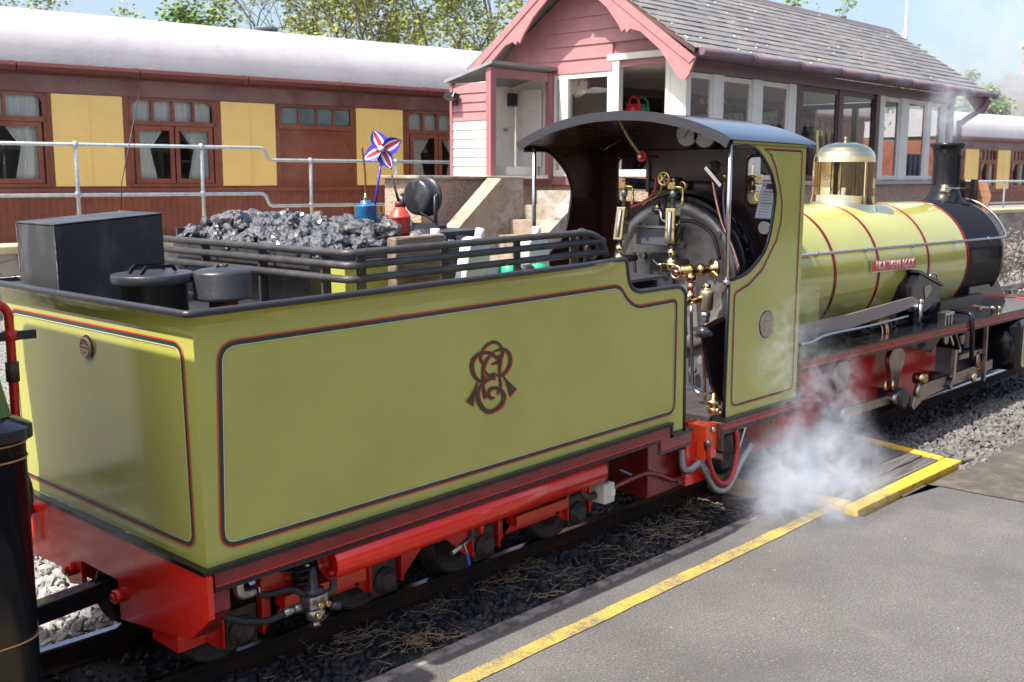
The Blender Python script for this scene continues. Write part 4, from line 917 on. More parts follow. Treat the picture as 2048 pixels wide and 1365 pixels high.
# builder's plate on the back
pc_ = V((0, .565, .508))
tp(MB().lathe(pc_ + V((-.0008, 0, 0)), -X1, [(.0385, 0), (.0385, .0006)], 32), 'plate_border', LCREAM); tp(MB().lathe(pc_ + V((-.0016, 0, 0)), -X1, [(.0365, 0), (.0365, .0006)], 32), 'plate_border', LGREEN)
bpl = tp(MB().lathe(pc_ + V((-.0024, 0, 0)), -X1, [(.028, 0), (.029, .006), (.027, .008)], 32), 'builders_plate', mat('tan_cast_plate', (.66, .50, .31), .4, var=.2, vs=30))
tp(MB().torus(pc_ + V((-.011, 0, 0)), X1, .0262, .0009, 32, 6), 'rim', LRED, bpl)
for dy, dz, w_, h_ in ((0, .011, .004, .003), (0, .0, .021, .004), (0, -.013, .004, .003)):
    tp(MB().box(-.0122, -.0106, pc_.y + dy - w_, pc_.y + dy + w_, pc_.z + dz - h_ / 2, pc_.z + dz + h_ / 2), 'raised_mark', BLACKD, bpl)
for i in range(5):
    a = R(60 - 30 * i); q = pc_ + V((-.0112, math.sin(a) * .0195 * -1, math.cos(a) * .0195)); tp(MB().obox(q, (.0008, 0, 0), V((0, math.cos(a), math.sin(a))) * .002, V((0, -math.sin(a), math.cos(a))) * .003), 'raised_mark', BLACKD, bpl)
# running plate edge and valance
tp(MB().box(-.022, 2.034, -.020, .0, -.0125, -.0005).box(-.022, -.0005, .0005, W, -.0125, -.0005), 'running_plate', BLACK)
tp(MB().box(2.022, 2.034, -.018, -.0005, -.048, -.0128).box(2.0345, 2.17, -.020, .009, -.060, -.0475), 'running_plate', BLACK)
tp(MB().prism([(.012, -.014, -.013), (2.020, -.014, -.013), (2.020, -.014, -.062), (2.168, -.014, -.062), (2.168, -.014, -.115), (1.955, -.014, -.115), (1.955, -.014, -.066), (.012, -.014, -.066)], (0, .012, 0)), 'valance', VDRED, fix=True)
tp(MB().ribbon([(.013, -.014, -.049), (1.965, -.014, -.049), (1.965, -.014, -.098), (2.167, -.014, -.098)], -Y1, .0045, False, .0012), 'lining_red', LRED)
tp(MB().ribbon([(.013, -.014, -.0585), (1.957, -.014, -.0585), (1.957, -.014, -.1085), (2.167, -.014, -.1085)], -Y1, .0125, False, .0008), 'lining_black', BLACK)
# buffer beam with cut-out, nuts and lower step plate
HW = W / 2
def beam(y): return y
bm_ = MB(); t_ = (-.016, 0, 0)
bm_.prism([(-.004, -.03, -.013), (-.004, -.03, -.125), (-.004, .075, -.210), (-.004, .45, -.262), (-.004, .45, -.150), (-.004, .455, -.145), (-.004, .455, -.013)], t_)
bm_.prism([(-.004, .455, -.013), (-.004, .455, -.145), (-.004, .675, -.145), (-.004, .675, -.013)], t_)
bm_.prism([(-.004, .675, -.013), (-.004, .675, -.150), (-.004, .68, -.22), (-.004, .76, -.24), (-.004, .82, -.20), (-.004, W - .075, -.210), (-.004, W + .03, -.125), (-.004, W + .03, -.013)], t_)
tp(bm_, 'buffer_beam', VRED, fix=True)
tp(MB().prism([(-.010, .29, -.235), (-.010, .155, -.225), (-.010, .155, -.275), (-.010, .29, -.275)], (.08, 0, 0)), 'step_plate', VRED, fix=True)
tp(MB().prism([(.0, .0, -.07), (.0, .0, -.125), (.0, .075, -.21), (.0, .075, -.07)], (.06, 0, 0)), 'beam_gusset', VDRED, fix=True)
for y, z in ((.735, -.185), (.437, -.187)):
    nt_ = tp(MB().nut((-.021, y, z), -X1, .020, .022), 'nut', VRED); tp(MB().cyl((-.043, y, z), (-.050, y, z), .011, n=12), 'stud', VRED, nt_)
tp(MB().nut((-.021, .99, -.055), -X1, .014, .05), 'bolt', VRED)
tp(MB().box(-.05, -.04, .985, .995, -.16, -.06), 'chain_link', STEEL)
db = tp(MB().bar((.12, .557, -.193), (-.62, .557, -.238), .052, .058), 'drawbar', BLACK, bevel=.005)
tp(MB().lathe((-.30, .557, -.187), Z1, [(.026, 0), (.026, .012), (.013, .016), (.012, .028), (.016, .034), (.012, .044), (.004, .047)], 16), 'coupling_pin', BLACK, db)
tp(MB().cyl((-.30, .557, -.30), (-.30, .557, -.24), .016, n=12), 'coupling_pin', BLACK, db)
# air reservoir
ax = tp(MB().lathe((.395, .028, -.108), X1, [(.036, .03), (.046, .03), (.046, 0), (.049, 0), (.0495, .6), (.049, 1.225), (.046, 1.225), (.02, 1.21)], 24), 'air_reservoir', VRED)
tp(MB().cyl((.415, .035, -.135), (.415, .035, -.165), .014, n=10), 'drain_boss', VRED, ax); tp(MB().cyl((1.55, .035, -.14), (1.55, .035, -.17), .012, n=10), 'drain_boss', VRED, ax); tp(MB().cyl((1.02, .035, -.14), (1.02, .035, -.19), .010, n=10), 'drain_boss', VRED, ax)
# bogies
def wheel(x, par):
    zc = -.431 - x * .0206 + .135
    for y0 in (.335, W - .335 - .06):
        w_ = tp(MB().lathe((x, y0, zc), Y1, [(.03, -.01), (.05, -.01), (.055, .005), (.115, .006), (.118, -.004), (.134, -.004), (.136, .042), (.148, .048), (.150, .058), (.02, .06)], 28), 'wheel', IRON, par)
    tp(MB().cyl((x, .3, zc), (x, W - .3, zc), .024, n=12), 'axle', IRON, par)
    return zc
for bi, (xa, xb) in enumerate(((.215, .745), (1.20, 1.71))):
    zf = -.215 - bi * .012; fo = None
    for y0 in (.205, W - .205 - .012):
        o_ = tp(MB().box(xa + .10, xb - .10, y0, y0 + .012, zf - .085, zf - .01), 'bogie_frame', VRED, fo); fo = fo or o_
        for xc in (xa, xb):
            for s in (-1, 1):
                x0 = xc + s * .062
                tp(MB().prism([(x0, y0, zf + .06), (x0 + s * .035, y0, zf + .06), (x0 + s * .12, y0, zf + .03), (x0 + s * .12, y0, zf - .02), (x0 + s * .014, y0, zf - .115), (x0, y0, zf - .115)], (0, .012, 0)), 'horn_guide', VRED, fo, fix=True)
                tp(MB().box(min(x0, x0 + s * .008), max(x0, x0 + s * .008), y0 - .016, y0 + .001, zf - .115, zf + .05), 'horn_web', VRED, fo)
    for xc in (xa, xb):
        zc = wheel(xc, fo)
        for y0, sg in ((.20, -1), (W - .20, 1)):
            ab = tp(MB().box(xc - .052, xc + .052, min(y0, y0 + sg * -.03), max(y0, y0 + sg * -.03), zc - .05, zc + .07), 'axlebox', IRON, fo, bevel=.006)
            tp(MB().lathe((xc, y0, zc), V((0, sg, 0)), [(.046, 0), (.046, .008), (.032, .010), (.030, .022), (.022, .026)], 20), 'axlebox_cap', IRON, fo)
    for xs in ([xa + .17, xa + .265, xa + .36] if bi else [xa + .2, xa + .33]):
        hel = [V((xs + .028 * math.cos(k * .5), .18 + .028 * math.sin(k * .5), zf - .005 + .0016 * k)) for k in range(0, 48)]
        tp(MB().tube(hel, .006, 5), 'spring', BLACKD, fo)
    tp(MB().box(xa + .115, xb - .115, .15, .20, zf - .045, zf - .008), 'spring_plank', VRED, fo)
tp(MB().box(.05, 1.9, .30, .33, -.14, -.02).box(.05, 1.9, W - .33, W - .30, -.14, -.02), 'main_frame', VDRED)
# brake valve and hoses under the rear corner
def tpx(u, v, yl): return TLy(u, v, yl)
vv = tpx(630, 1205, .02)
bv = tp(MB().lathe(vv + V((0, 0, -.02)), Z1, [(.022, -.045), (.010, -.045), (.012, -.03), (.026, -.025), (.028, .0), (.022, .006)], 18), 'brake_valve', ALU)
tp(MB().box(vv.x - .034, vv.x + .030, vv.y - .026, vv.y + .03, vv.z - .012, vv.z + .028), 'valve_body', ALU, bv, bevel=.006)
tp(MB().lathe(vv + V((-.004, .0, .03)), Z1, [(.030, 0), (.030, .012), (.016, .016), (.013, .05), (.009, .075), (.002, .078)], 18), 'valve_cap', BLACKM, bv)
for dx, dz in ((-.012, .006), (-.020, -.022), (.014, .004)): tp(MB().nut(vv + V((dx, -.036, dz)), -Y1, .009, .010), 'hex_plug', BRASSD, bv)
tp(MB().cyl(vv + V((.03, -.03, -.012)), vv + V((.055, -.045, -.016)), .012, n=12), 'valve_stub', BLACKM, bv)
e1 = tpx(478, 1190, .03)
tp(MB().tube(fillet([e1 + V((0, 0, .09)), e1 + V((0, 0, -.005)), e1 + V((.045, -.002, -.002))], .03), .0145, 12), 'pipe_elbow', ALU)
tp(MB().tube(spline([e1 + V((.04, 0, -.002)), tpx(530, 1190, .03), tpx(580, 1180, .03), vv + V((-.03, .0, .03))]), .0095, 10), 'hose', RUBBER)
tp(MB().tube(spline([tpx(425, 1222, .06), tpx(470, 1240, .04), tpx(530, 1243, .03), tpx(575, 1225, .02), vv + V((-.03, 0, -.008))]), .0105, 10), 'hose', RUBBER)
tp(MB().cyl(tpx(567, 1228, .022), tpx(588, 1219, .021), .0125, n=12), 'hose_ferrule', ALU); tp(MB().nut(tpx(588, 1219, .021), X1, .014, .02), 'hose_ferrule', ALU)
tp(MB().torus(e1 + V((.055, 0, -.002)), X1, .013, .003, 14, 6), 'hose_clip', STEEL)
tp(MB().tube(fillet([vv + V((.03, 0, .012)), vv + V((.07, .005, .012)), vv + V((.072, .01, .06))], .03), .011, 10), 'pipe_elbow', BLACKD)
# drain cock with blue lever
dcx = tpx(922, 1090, .03)
dcv_ = tp(MB().cyl(dcx + V((-.05, -.01, -.012)), dcx + V((.03, .0, .006)), .008, n=10), 'drain_cock', ALU); tp(MB().tube(fillet([dcx + V((.03, 0, .006)), dcx + V((.055, .004, .01)), dcx + V((.055, .004, .06))], .02), .009, 8), 'pipe_elbow', IRON, dcv_)
tp(MB().bar(dcx + V((.0, -.012, .008)), dcx + V((.012, -.016, -.03)), .006, .004), 'lever', STEEL, dcv_); tp(MB().bar(dcx + V((.010, -.016, -.024)), dcx + V((.018, -.018, -.07)), .010, .008), 'lever_grip', mat('blue_grip', (.02, .10, .45), .4), dcv_, bevel=.003)
# pale relay box, downpipe and red pipe, toolbox at the front
rx = tpx(1205, 985, .03)
tp(MB().box(rx.x - .03, rx.x + .03, rx.y - .035, rx.y + .03, rx.z - .035, rx.z + .04), 'relay_box', mat('off_white_plastic', (.58, .56, .50), .5, var=.15, vs=20), bevel=.005)
tp(MB().box(rx.x + .008, rx.x + .028, rx.y - .0375, rx.y - .0355, rx.z - .01, rx.z + .015), 'box_label', CREAMW); tp(MB().cyl(rx + V((.01, .0, .04)), rx + V((.012, 0, .13)), .014, n=12), 'conduit', BLACKM)
tp(MB().tube(fillet([rx + V((-.03, .01, -.005)), rx + V((-.075, .02, -.01)), rx + V((-.09, .03, .04))], .03), .014, 10), 'pipe_elbow', IRON)
fz = lambda u, v: TLy(u, v, .075)
tbx = [TLy(1290, 900, .10), TLy(1290, 1000, .10), TLy(1385, 965, .10), TLy(1385, 880, .10)]
tp(MB().box(tbx[0].x + .02, tbx[2].x + .03, .10, .42, tbx[1].z, -.07), 'toolbox', VDRED, bevel=.004)
tp(MB().tube(spline([rx + V((.03, 0, .0)), fz(1258, 960), fz(1290, 948), fz(1318, 950), fz(1345, 960), fz(1370, 952), fz(1400, 942)]), .0105, 10), 'red_pipe', VDRED)
tp(MB().bar(fz(1262, 950), fz(1240, 940), .006, .006), 'tap_lever', mat('teal_grip', (.03, .25, .35), .4)); tp(MB().nut(fz(1352, 962), -Y1, .012, .02), 'pipe_clamp', IRON)
# hoses to the engine
hz = lambda u, v: TLy(u, v, -.01)
RHOSE = mat('red_hose', (.42, .02, .02), .45); CHROME = mat('braided_hose', (.42, .42, .43), .35, .9, bump=.6, bs=200)
tp(MB().tube(spline([TLy(1363, 900, .06), TLy(1366, 935, .05), TLy(1380, 940, .04), TLy(1398, 928, .03), TLy(1412, 945, .02), TLy(1430, 978, .01), TLy(1455, 975, .0), TLy(1480, 925, .0), TLy(1500, 890, .02)], 26), [.0165 if k_ % 2 else .0138 for k_ in range(26 * 8 + 1)], 12), 'corrugated_hose', CHROME)
tp(MB().tube(spline([hz(1418, 885), hz(1418, 920), hz(1430, 955), hz(1448, 968), hz(1465, 950), hz(1475, 900), hz(1472, 860)]), .010, 10), 'red_hose', RHOSE); tp(MB().tube(spline([hz(1422, 885) + V((0, .025, 0)), hz(1424, 920) + V((0, .025, 0)), hz(1436, 955) + V((0, .025, 0)), hz(1455, 966) + V((0, .025, 0)), hz(1471, 945) + V((0, .025, 0)), hz(1482, 900) + V((0, .025, 0)), hz(1478, 855) + V((0, .025, 0))]), .010, 10), 'black_hose', RUBBER)
tp(MB().nut(hz(1416, 890), Z1, .013, .02), 'hose_union', ALU)
# ---- top: rails, lid, cap, box, bunker
ry = .073
rz = (.757, .722, .682)
for i, z in enumerate(rz):
    fx = [V((.548, W - .02, z)), V((.548, ry, z)), V((1.62 + .02 * i, ry, z)), V((1.70 + .005 * i, ry, z - .03)), V((1.725, ry, .665))] if i == 0 else [V((.548, W - .02, z)), V((.548, ry, z)), V((1.70 + .012 * i, ry, z))]
    tp(MB().tube(fillet(fx, [0, .035, .07, .06, 0] if i == 0 else .035, 5), .0115, 12), 'top_rail', BLACKD)
for x in (.60, .93, 1.26, 1.55): tp(MB().bar((x, ry + .012, .575), (x, ry + .012, .765), .030, .008, Y1), 'rail_stay', BLACKD)
for y in (.20, .52, .85): tp(MB().bar((.560, y, .575), (.560, y, .765), .010, .030, X1 + Y1 * .0001), 'rail_stay', BLACKD)
ld = (.12, .40); 
lid = tp(MB().lathe((ld[0], ld[1], .575), Z1, [(.092, 0), (.092, .115), (.108, .117), (.110, .12), (.110, .140), (.107, .143)], 40), 'filler_lid', BLACKM)
for dy in (-.032, .032):
    c = V((ld[0], ld[1] + dy, .718)); tp(MB().prism(fillet([c + V((-.055, 0, 0)), c + V((-.035, 0, .024)), c + V((.05, 0, .022)), c + V((.06, 0, .002)), c + V((.05, 0, .002)), c + V((.044, 0, .014)), c + V((-.03, 0, .016)), c + V((-.042, 0, 0))], .008, 3, True), (0, .006, 0)), 'lid_handle', BLACK, lid, fix=True)
cp = (.272, .292)
cap = tp(MB().lathe((cp[0], cp[1], .64), Z1, [(.078, 0), (.083, .003), (.083, .010), (.081, .014), (.080, .072), (.077, .078), (.060, .084), (.03, .088), (.004, .089)], 36), 'vent_cap', BLACKM)
tp(MB().cyl((cp[0], cp[1], .575), (cp[0], cp[1], .64), .040, n=20), 'vent_pipe', mat('rusty_pipe', (.17, .045, .02), .6, c2=(.03, .02, .02), vs=18), cap)
tp(MB().bar((cp[0] - .018, cp[1], .735), (cp[0], cp[1], .724), .006, .008).bar((cp[0], cp[1], .724), (cp[0] + .018, cp[1], .735), .006, .008).cyl((cp[0], cp[1], .722), (cp[0], cp[1], .736), .005, n=8), 'wing_nut', IRON, cap)
tp(MB().cyl((.385, .21, .60), (.40, .20, .60), .022, n=16), 'tap_dial', mat('grey_dial', (.40, .40, .38), .5))
bq = MB(); A_ = TLx(110, 452, .03); 
bbx = tp(MB().prism([(.03, .785, .575), (.375, .785, .575), (.375, .785, .856), (.03, .785, .838)], (0, .262, 0)), 'battery_box', GREYB, fix=True, bevel=.003)
tp(MB().prism([(.0275, .7825, .839), (.3775, .7825, .857), (.3775, .7825, .862), (.0275, .7825, .844)], (0, .267, 0)), 'box_lid', GREYB, bbx, fix=True, bevel=.0015)
for y_ in (.785, 1.047): tp(MB().box(.0285, .0302, y_ - .001, y_ + .003, .58, .836), 'worn_edge', mat('bare_wood_edge', (.25, .23, .20), .8, c2=(.05, .05, .055), vs=22), bbx)
an = tp(MB().lathe((.40, 1.10, .80), Z1, [(.014, 0), (.010, .03), (.007, .06), (.005, .062)], 10), 'aerial_base', BLACKM); q_ = TLy(278, 188, 1.10)
tp(MB().tube([(.40, 1.10, .85), (.41, 1.10, .95), tuple(q_)], .0016, 5), 'aerial', BLACKM, an)
tp(MB().box(.385, .415, 1.08, 1.12, .575, .80), 'aerial_post', BLACKM)
# bunker
BK = dict(x0=.60, x1=1.30, y0=.33, y1=1.09, z=.735)
wk = MB(); wk.box(.600, .612, BK['y0'], 1.125, .576, .752); wk.box(.613, 1.30, BK['y0'], BK['y0'] + .010, .576, .725); wk.box(.613, 1.55, 1.115, 1.125, .576, .79); wk.box(1.302, 1.31, BK['y0'], BK['y1'] - .012, .576, .75)
tp(wk, 'bunker_wall', BLACKD)
for y in (.40, .62, .86, 1.05): tp(MB().lathe((.5995, y, .66), -X1, [(.006, 0), (.006, .004), (.002, .006)], 8), 'rivet', BLACKD)
tp(MB().box(.665, .87, .245, .322, .576, .700), 'green_locker', GREEN, bevel=.002); tp(MB().box(.66, .875, .24, .326, .7005, .706), 'locker_lid', BLACKD)
tp(MB().box(.93, 1.43, .42, .97, .700, .766), 'coal_tray', BLACKM, bevel=.003)
# ================================================================== LOCOMOTIVE
LY = 2.915; NY = 2.349; FY = 3.482
lo = thing('steam_locomotive', 'olive green narrow gauge steam engine with brass dome and black chimney', 'locomotive', (5.5, LY, 0))
def lp(mb, name, m, par=None, **k): return mb.out(name, m, par or lo, world=True, **k)
def C(u, v, y=NY): return PY(u, v, y)
# cab side sheets
OPN = [(1473, 294), (1497, 294), (1511, 298), (1526, 315), (1541, 342), (1548, 366), (1551, 386), (1549.5, 410), (1546, 434), (1540, 470), (1529, 503), (1511, 529), (1492, 548), (1466, 560)]
op = spline([C(*p) for p in OPN], 4)
xr = 3.815
def sheet(y, m, off):
    t = [V((p.x, y, p.z)) for p in op]
    return [V((xr, y, .4215)), V((4.424, y, .4215)), V((4.422, y, 1.555)), V((xr - .005, y, 1.562)), V((xr - .005, y, t[0].z))] + t + [V((xr, y, t[-1].z))]
lp(MB().prism(sheet(NY, 0, 0), (0, .005, 0)), 'cab_side', GREEN, fix=True); lp(MB().prism(sheet(NY + .0055, 0, 0), (0, .003, 0)), 'cab_lining', BROWNIN, fix=True)
lp(MB().prism(sheet(FY, 0, 0), (0, -.004, 0)), 'cab_lining', BROWNIN, fix=True); lp(MB().prism(sheet(FY + .0005, 0, 0), (0, .005, 0)), 'cab_side', GREEN, fix=True)
for y in (NY + .002, FY):
    bd = [V((xr, y, op[0].z))] + [V((p.x, y, p.z)) for p in op] + [V((xr + .004, y, op[-1].z - .004)), V((xr + .002, y, .425))]
    lp(MB().tube(bd, .008, 8), 'cab_beading', BLACK)
    lp(MB().tube([(xr - .006, y + (.004 if y < 3 else -.07), op[-1].z - .01), (xr - .008, y + (.004 if y < 3 else -.07), 1.56)], .010, 10), 'cab_pillar', STEEL)
    lp(MB().lathe((xr - .006, y + (.004 if y < 3 else -.07), op[-1].z - .018), Z1, [(.012, 0), (.017, .008), (.012, .02)], 12), 'pillar_foot', STEEL)
def lining_w(pts, y, rad, w=(.0042, .0095, .0022)):
    L = [C(*p) for p in pts]; L = [V((p.x, p.z)) for p in L]; L = fillet(L, rad, 5, True); N = len(L)
    A = sum(L[i - 1].x * L[i].y - L[i].x * L[i - 1].y for i in range(N)); s = 1 if A > 0 else -1
    def off(d):
        o = []
        for i in range(N): t = (L[(i + 1) % N] - L[i - 1]).normalized(); o.append(L[i] + V((-t.y, t.x)) * d)
        return o
    for name, m, d, ww, z in (('lining_red', LRED, w[0] / 2, w[0], .0020), ('lining_green', LGREEN, w[0] + w[1] / 2 - .0005, w[1], .0014), ('lining_cream', LCREAM, w[0] + w[1] + w[2] / 2 - .001, w[2], .0020)):
        lp(MB().ribbon([V((p.x, y, p.y)) for p in off(d * s)], -Y1, ww, True, z), name, m)
CL = [(1530, 295.5), (1541, 312), (1550, 337), (1557.5, 371), (1562.5, 407), (1560, 444), (1551, 480), (1541, 500), (1524, 536), (1497, 566), (1467, 585), (1460, 817), (1585, 780), (1606, 300)]
lining_w(CL, NY, [0] * 10 + [.03, .045, .04, .03])
pcn = C(1532, 649)
lp(MB().lathe(pcn + V((0, -.0006, 0)), -Y1, [(.066, 0), (.066, .0006)], 40), 'plate_border', LCREAM); lp(MB().lathe(pcn + V((0, -.0014, 0)), -Y1, [(.063, 0), (.063, .0006)], 40), 'plate_border', LGREEN)
wpl = lp(MB().lathe(pcn + V((0, -.002, 0)), -Y1, [(.056, 0), (.057, .005), (.053, .006)], 40), 'works_plate', mat('worn_brass_plate', (.42, .36, .28), .4, .7, c2=(.25, .20, .16), vs=40, bump=.4, bs=160))
for i in range(4): lp(MB().box(pcn.x - .03, pcn.x + .03, NY - .0092, NY - .0082, pcn.z - .022 + i * .014, pcn.z - .016 + i * .014), 'raised_line', BRASSD, wpl)
# cab front plate with two windows
xf = 4.424
wn_l = PX(1496, 312, xf); wn_b = PX(1500, 411, xf)
zw1, zw0 = wn_l.z, wn_b.z; ya1 = wn_l.y; ya0 = ya1 - .20; yb0 = 2 * LY - ya1; yb1 = yb0 + .20
fp = MB()
for (y0, y1, z0, z1) in ((NY + .01, FY - .006, .42, zw0), (NY + .01, FY - .006, zw1, 1.55), (NY + .01, ya0, zw0, zw1), (ya1, yb0, zw0, zw1), (yb1, FY - .006, zw0, zw1)): fp.box(xf - .006, xf - .0005, y0, y1, z0, z1)
arc = [(0, 1.694), (.12, 1.690), (.20, 1.682), (.29, 1.667), (.38, 1.645), (.46, 1.619), (.52, 1.596), (.555, 1.580), (.578, 1.564)]
full = [(-a, z) for a, z in reversed(arc)] + arc[1:]
fp.prism([(xf - .006, LY + a * .97, z - .02) for a, z in full] , (.0055, 0, 0))
lp(fp, 'cab_front', BROWNIN, fix=True)
for y0, y1 in ((ya0, ya1), (yb0, yb1)):
    lp(MB().tube(fillet([V((xf - .008, y0, zw0)), V((xf - .008, y1, zw0)), V((xf - .008, y1, zw1)), V((xf - .008, y0, zw1))], .04, 5, True), .007, 6, closed=True), 'window_frame', BROWNIN)
    lp(MB().add([(xf - .003, y0, zw0), (xf - .003, y1, zw0), (xf - .003, y1, zw1), (xf - .003, y0, zw1)], [(0, 1, 2, 3)]), 'pane', SGLASS)
# roof
def rz_(x): return -.0090 * (x - 3.78)
X0, X1r = 3.775, 4.506
rt = MB(); rt.strip([(X0, LY + a, z) for a, z in full], [(X1r, LY + a, z + rz_(X1r)) for a, z in full]); lp(rt, 'cab_roof', mat('blue_black_roof_paint', (.015, .016, .02), .13, coat=.5, bump=.03, bs=6))
lp(MB().strip([(X0 + .002, LY + a * .985, z - .016) for a, z in full], [(X1r, LY + a * .985, z - .016 + rz_(X1r)) for a, z in full]), 'roof_lining', BROWNIN)
lp(MB().prism([(X0 - .002, LY + a, z + .002) for a, z in full] + [(X0 - .002, LY + a * .965, z - .034 - .004 * (abs(a) < .3)) for a, z in reversed(full)], (.006, 0, 0)), 'roof_edge', BLACKM, fix=True)
# boiler, bands, firebox cladding, smokebox
BZ, BR = .905, .372
def bz(x): return BZ - .0072 * (x - 4.4)
ax_ = V((1, 0, -.0072)).normalized()
b0_ = V((4.428, LY, bz(4.43)))
lp(MB().lathe(b0_, ax_, [(BR, 0), (BR, .6), (BR, 1.3), (BR, 2.0), (BR, 2.535)], 96, caps=False), 'boiler', GREEN, fix=True)
for x in (4.66, 5.15, 5.66, 6.34, 6.95):
    o_ = V((x, LY, bz(x))); b_ = lp(MB().lathe(o_ - ax_ * .017, ax_, [(BR + .0003, 0), (BR + .0010, .0005), (BR + .0010, .034), (BR + .0003, .0345)], 96, caps=False), 'boiler_band', BLACK, fix=True)
    for d in (-.0172, .0138): lp(MB().lathe(o_ + ax_ * d, ax_, [(BR + .0010, 0), (BR + .0015, .0003), (BR + .0015, .0030), (BR + .0010, .0033)], 96, caps=False), 'band_line', LRED, b_)
lp(MB().prism([(4.428, NY + .19, .60), (4.98, NY + .19, .585), (4.98, NY + .19, .89), (4.428, NY + .19, .90)], (0, .02, 0)), 'firebox_side', GREEN, fix=True)
for i in range(6): lp(MB().lathe((4.955, NY + .19, .63 + i * .045), -Y1, [(.004, 0), (.003, .003)], 8), 'rivet', GREEN)
so_ = V((6.968, LY, bz(6.97)))
lp(MB().lathe(so_, ax_, [(BR + .003, 0), (BR + .006, .002), (BR + .006, .53), (BR + .018, .535), (BR + .018, .575), (BR + .006, .58), (BR + .004, .63), (BR - .02, .65), (.05, .69), (.0, .70)], 64), 'smokebox', BLACK)
# dome
dx = 5.95; dz = bz(dx) + BR
dome = MB(); n = 48; prof = [(.207, -.045), (.196, -.014), (.184, .016), (.178, .05), (.1755, .09), (.1755, .235), (.172, .265), (.160, .293), (.138, .316), (.105, .334), (.06, .345), (.02, .348), (.0001, .348)]
rows = []
for r_, h in prof:
    row = []
    for j in range(n):
        a = j * 2 * math.pi / n; yy = r_ * math.sin(a); base = math.sqrt(max(0, BR * BR - yy * yy)) - BR
        row.append(V((dx + r_ * math.cos(a), LY + yy, dz + h + (base * max(0, 1 - (h + .045) / .12) if h < .08 else 0))))
    rows.append(row + [row[0]])
for a, b in zip(rows, rows[1:]): dome.strip(a, b)
dm = lp(dome, 'dome', mat('polished_dome_brass', (.88, .72, .42), .08, 1, bump=.05, bs=7, rv=.04)); lp(MB().lathe((dx, LY, dz + .347), Z1, [(.008, 0), (.008, .006), (.004, .012), (.008, .02), (.009, .026), (.002, .034)], 14), 'finial', BRASS, dm)
# chimney
hx = 7.47; hz_ = bz(hx) + BR
ch = lp(MB().lathe((hx, LY, hz_ - .03), Z1, [(.165, 0), (.14, .03), (.112, .06), (.098, .10), (.092, .15), (.091, .33), (.095, .375), (.108, .395), (.117, .40), (.118, .416), (.108, .421), (.092, .421), (.085, .40), (.08, .2)], 40), 'chimney', BLACK)
# handrail and knobs
hr = [V((4.63, 2.545, 1.040)), V((7.58, 2.545, 1.017)), V((7.66, 2.56, 1.03))]
hr += [V((7.66, LY + .385 * math.sin(R(a)), bz(7.6) + .395 * math.cos(R(a)))) for a in range(-66, -9, 7)]
lp(MB().tube(fillet(hr, [0, .05, .05] + [0] * (len(hr) - 3), 4), .0085, 10), 'handrail', STEEL)
for x in (4.95, 5.5, 6.1, 6.72, 7.3): lp(MB().lathe((x, 2.592, 1.040 - .0078 * (x - 4.63)), -Y1, [(.006, 0), (.006, .03), (.012, .036), (.014, .046), (.010, .056)], 12), 'handrail_knob', STEEL)
lp(MB().lathe((7.25, LY - .08, 1.31), V((0, 0, 1)), [(.03, 0), (.028, .03), (.02, .035), (.024, .05), (.01, .06)], 14), 'brass_cap', BRASS)
lp(MB().tube([(7.20, LY - .10, 1.345), (7.62, LY - .10, 1.335)], .008, 8), 'rod', STEEL)
# headboard on the smokebox front, seen from behind
hb0 = PX(1913, 362, 7.72); hb1 = PX(1975, 365, 7.72); hbz = PX(1975, 418, 7.72).z
pts = [V((7.72, hb0.y, hbz + .0)), V((7.72, hb1.y, hbz - .02)), V((7.72, hb1.y - .03, hbz + .08)), V((7.72, hb1.y, hbz + .17)), V((7.72, hb1.y + .01, hb1.z)), V((7.72, hb0.y, hb0.z))]
hb = lp(MB().prism(pts, (.014, 0, 0)), 'headboard', mat('varnished_plywood', (.30, .15, .085), .5, c2=(.22, .11, .065), vs=6, stretch=(1, 1, 6)), fix=True)
lp(MB().box(7.66, 7.719, hb0.y - .06, hb0.y - .03, hbz + .03, hbz + .20).box(7.66, 7.719, hb0.y - .15, hb0.y - .12, hbz + .03, hbz + .20), 'board_bracket', BLACKM, hb)
# nameplate
nA, nB, nC_ = C(1745, 521, 2.535), C(1832, 513, 2.535), C(1745, 548, 2.535)
ny = 2.528; cz = (nA.z + nC_.z) / 2 - .0; hN = .033
npx0, npx1 = C(1744, 533, ny).x, C(1833, 525, ny).x; z0, z1 = C(1744, 534, ny).z, C(1833, 526, ny).z
pl_ = lp(MB().prism([(npx0, ny, z0 - hN), (npx1, ny, z1 - hN), (npx1, ny, z1 + hN), (npx0, ny, z0 + hN)], (0, .012, 0)), 'nameplate', STEEL, fix=True)
q = .006
lp(MB().prism([(npx0 + q, ny - .001, z0 - hN + q), (npx1 - q, ny - .001, z1 - hN + q), (npx1 - q, ny - .001, z1 + hN - q), (npx0 + q, ny - .001, z0 + hN - q)], (0, .0009, 0)), 'plate_field', LRED, pl_, fix=True)
LETM = mat('pale_cast_lettering', (.62, .52, .44), .4)
ed = V((npx1 - npx0, 0, z1 - z0)).normalized(); mid_ = V(((npx0 + npx1) / 2, ny - .003, (z0 + z1) / 2)); hw_ = (npx1 - npx0) / 2
put_text('NORTHERN', .066, mid_ - ed * hw_ * .31, ed, Z1, LETM, pl_, 'lettering', sx=.86, extr=.0012); put_text('ROCK', .066, mid_ + ed * hw_ * .60, ed, Z1, LETM, pl_, 'lettering', sx=.86, extr=.0012)
for x in (npx0 + .1, npx1 - .08): lp(MB().cyl((x, ny + .012, z0 - .02), (x, 2.56, z0 - .02), .006, n=8), 'plate_stud', BRASS, pl_)
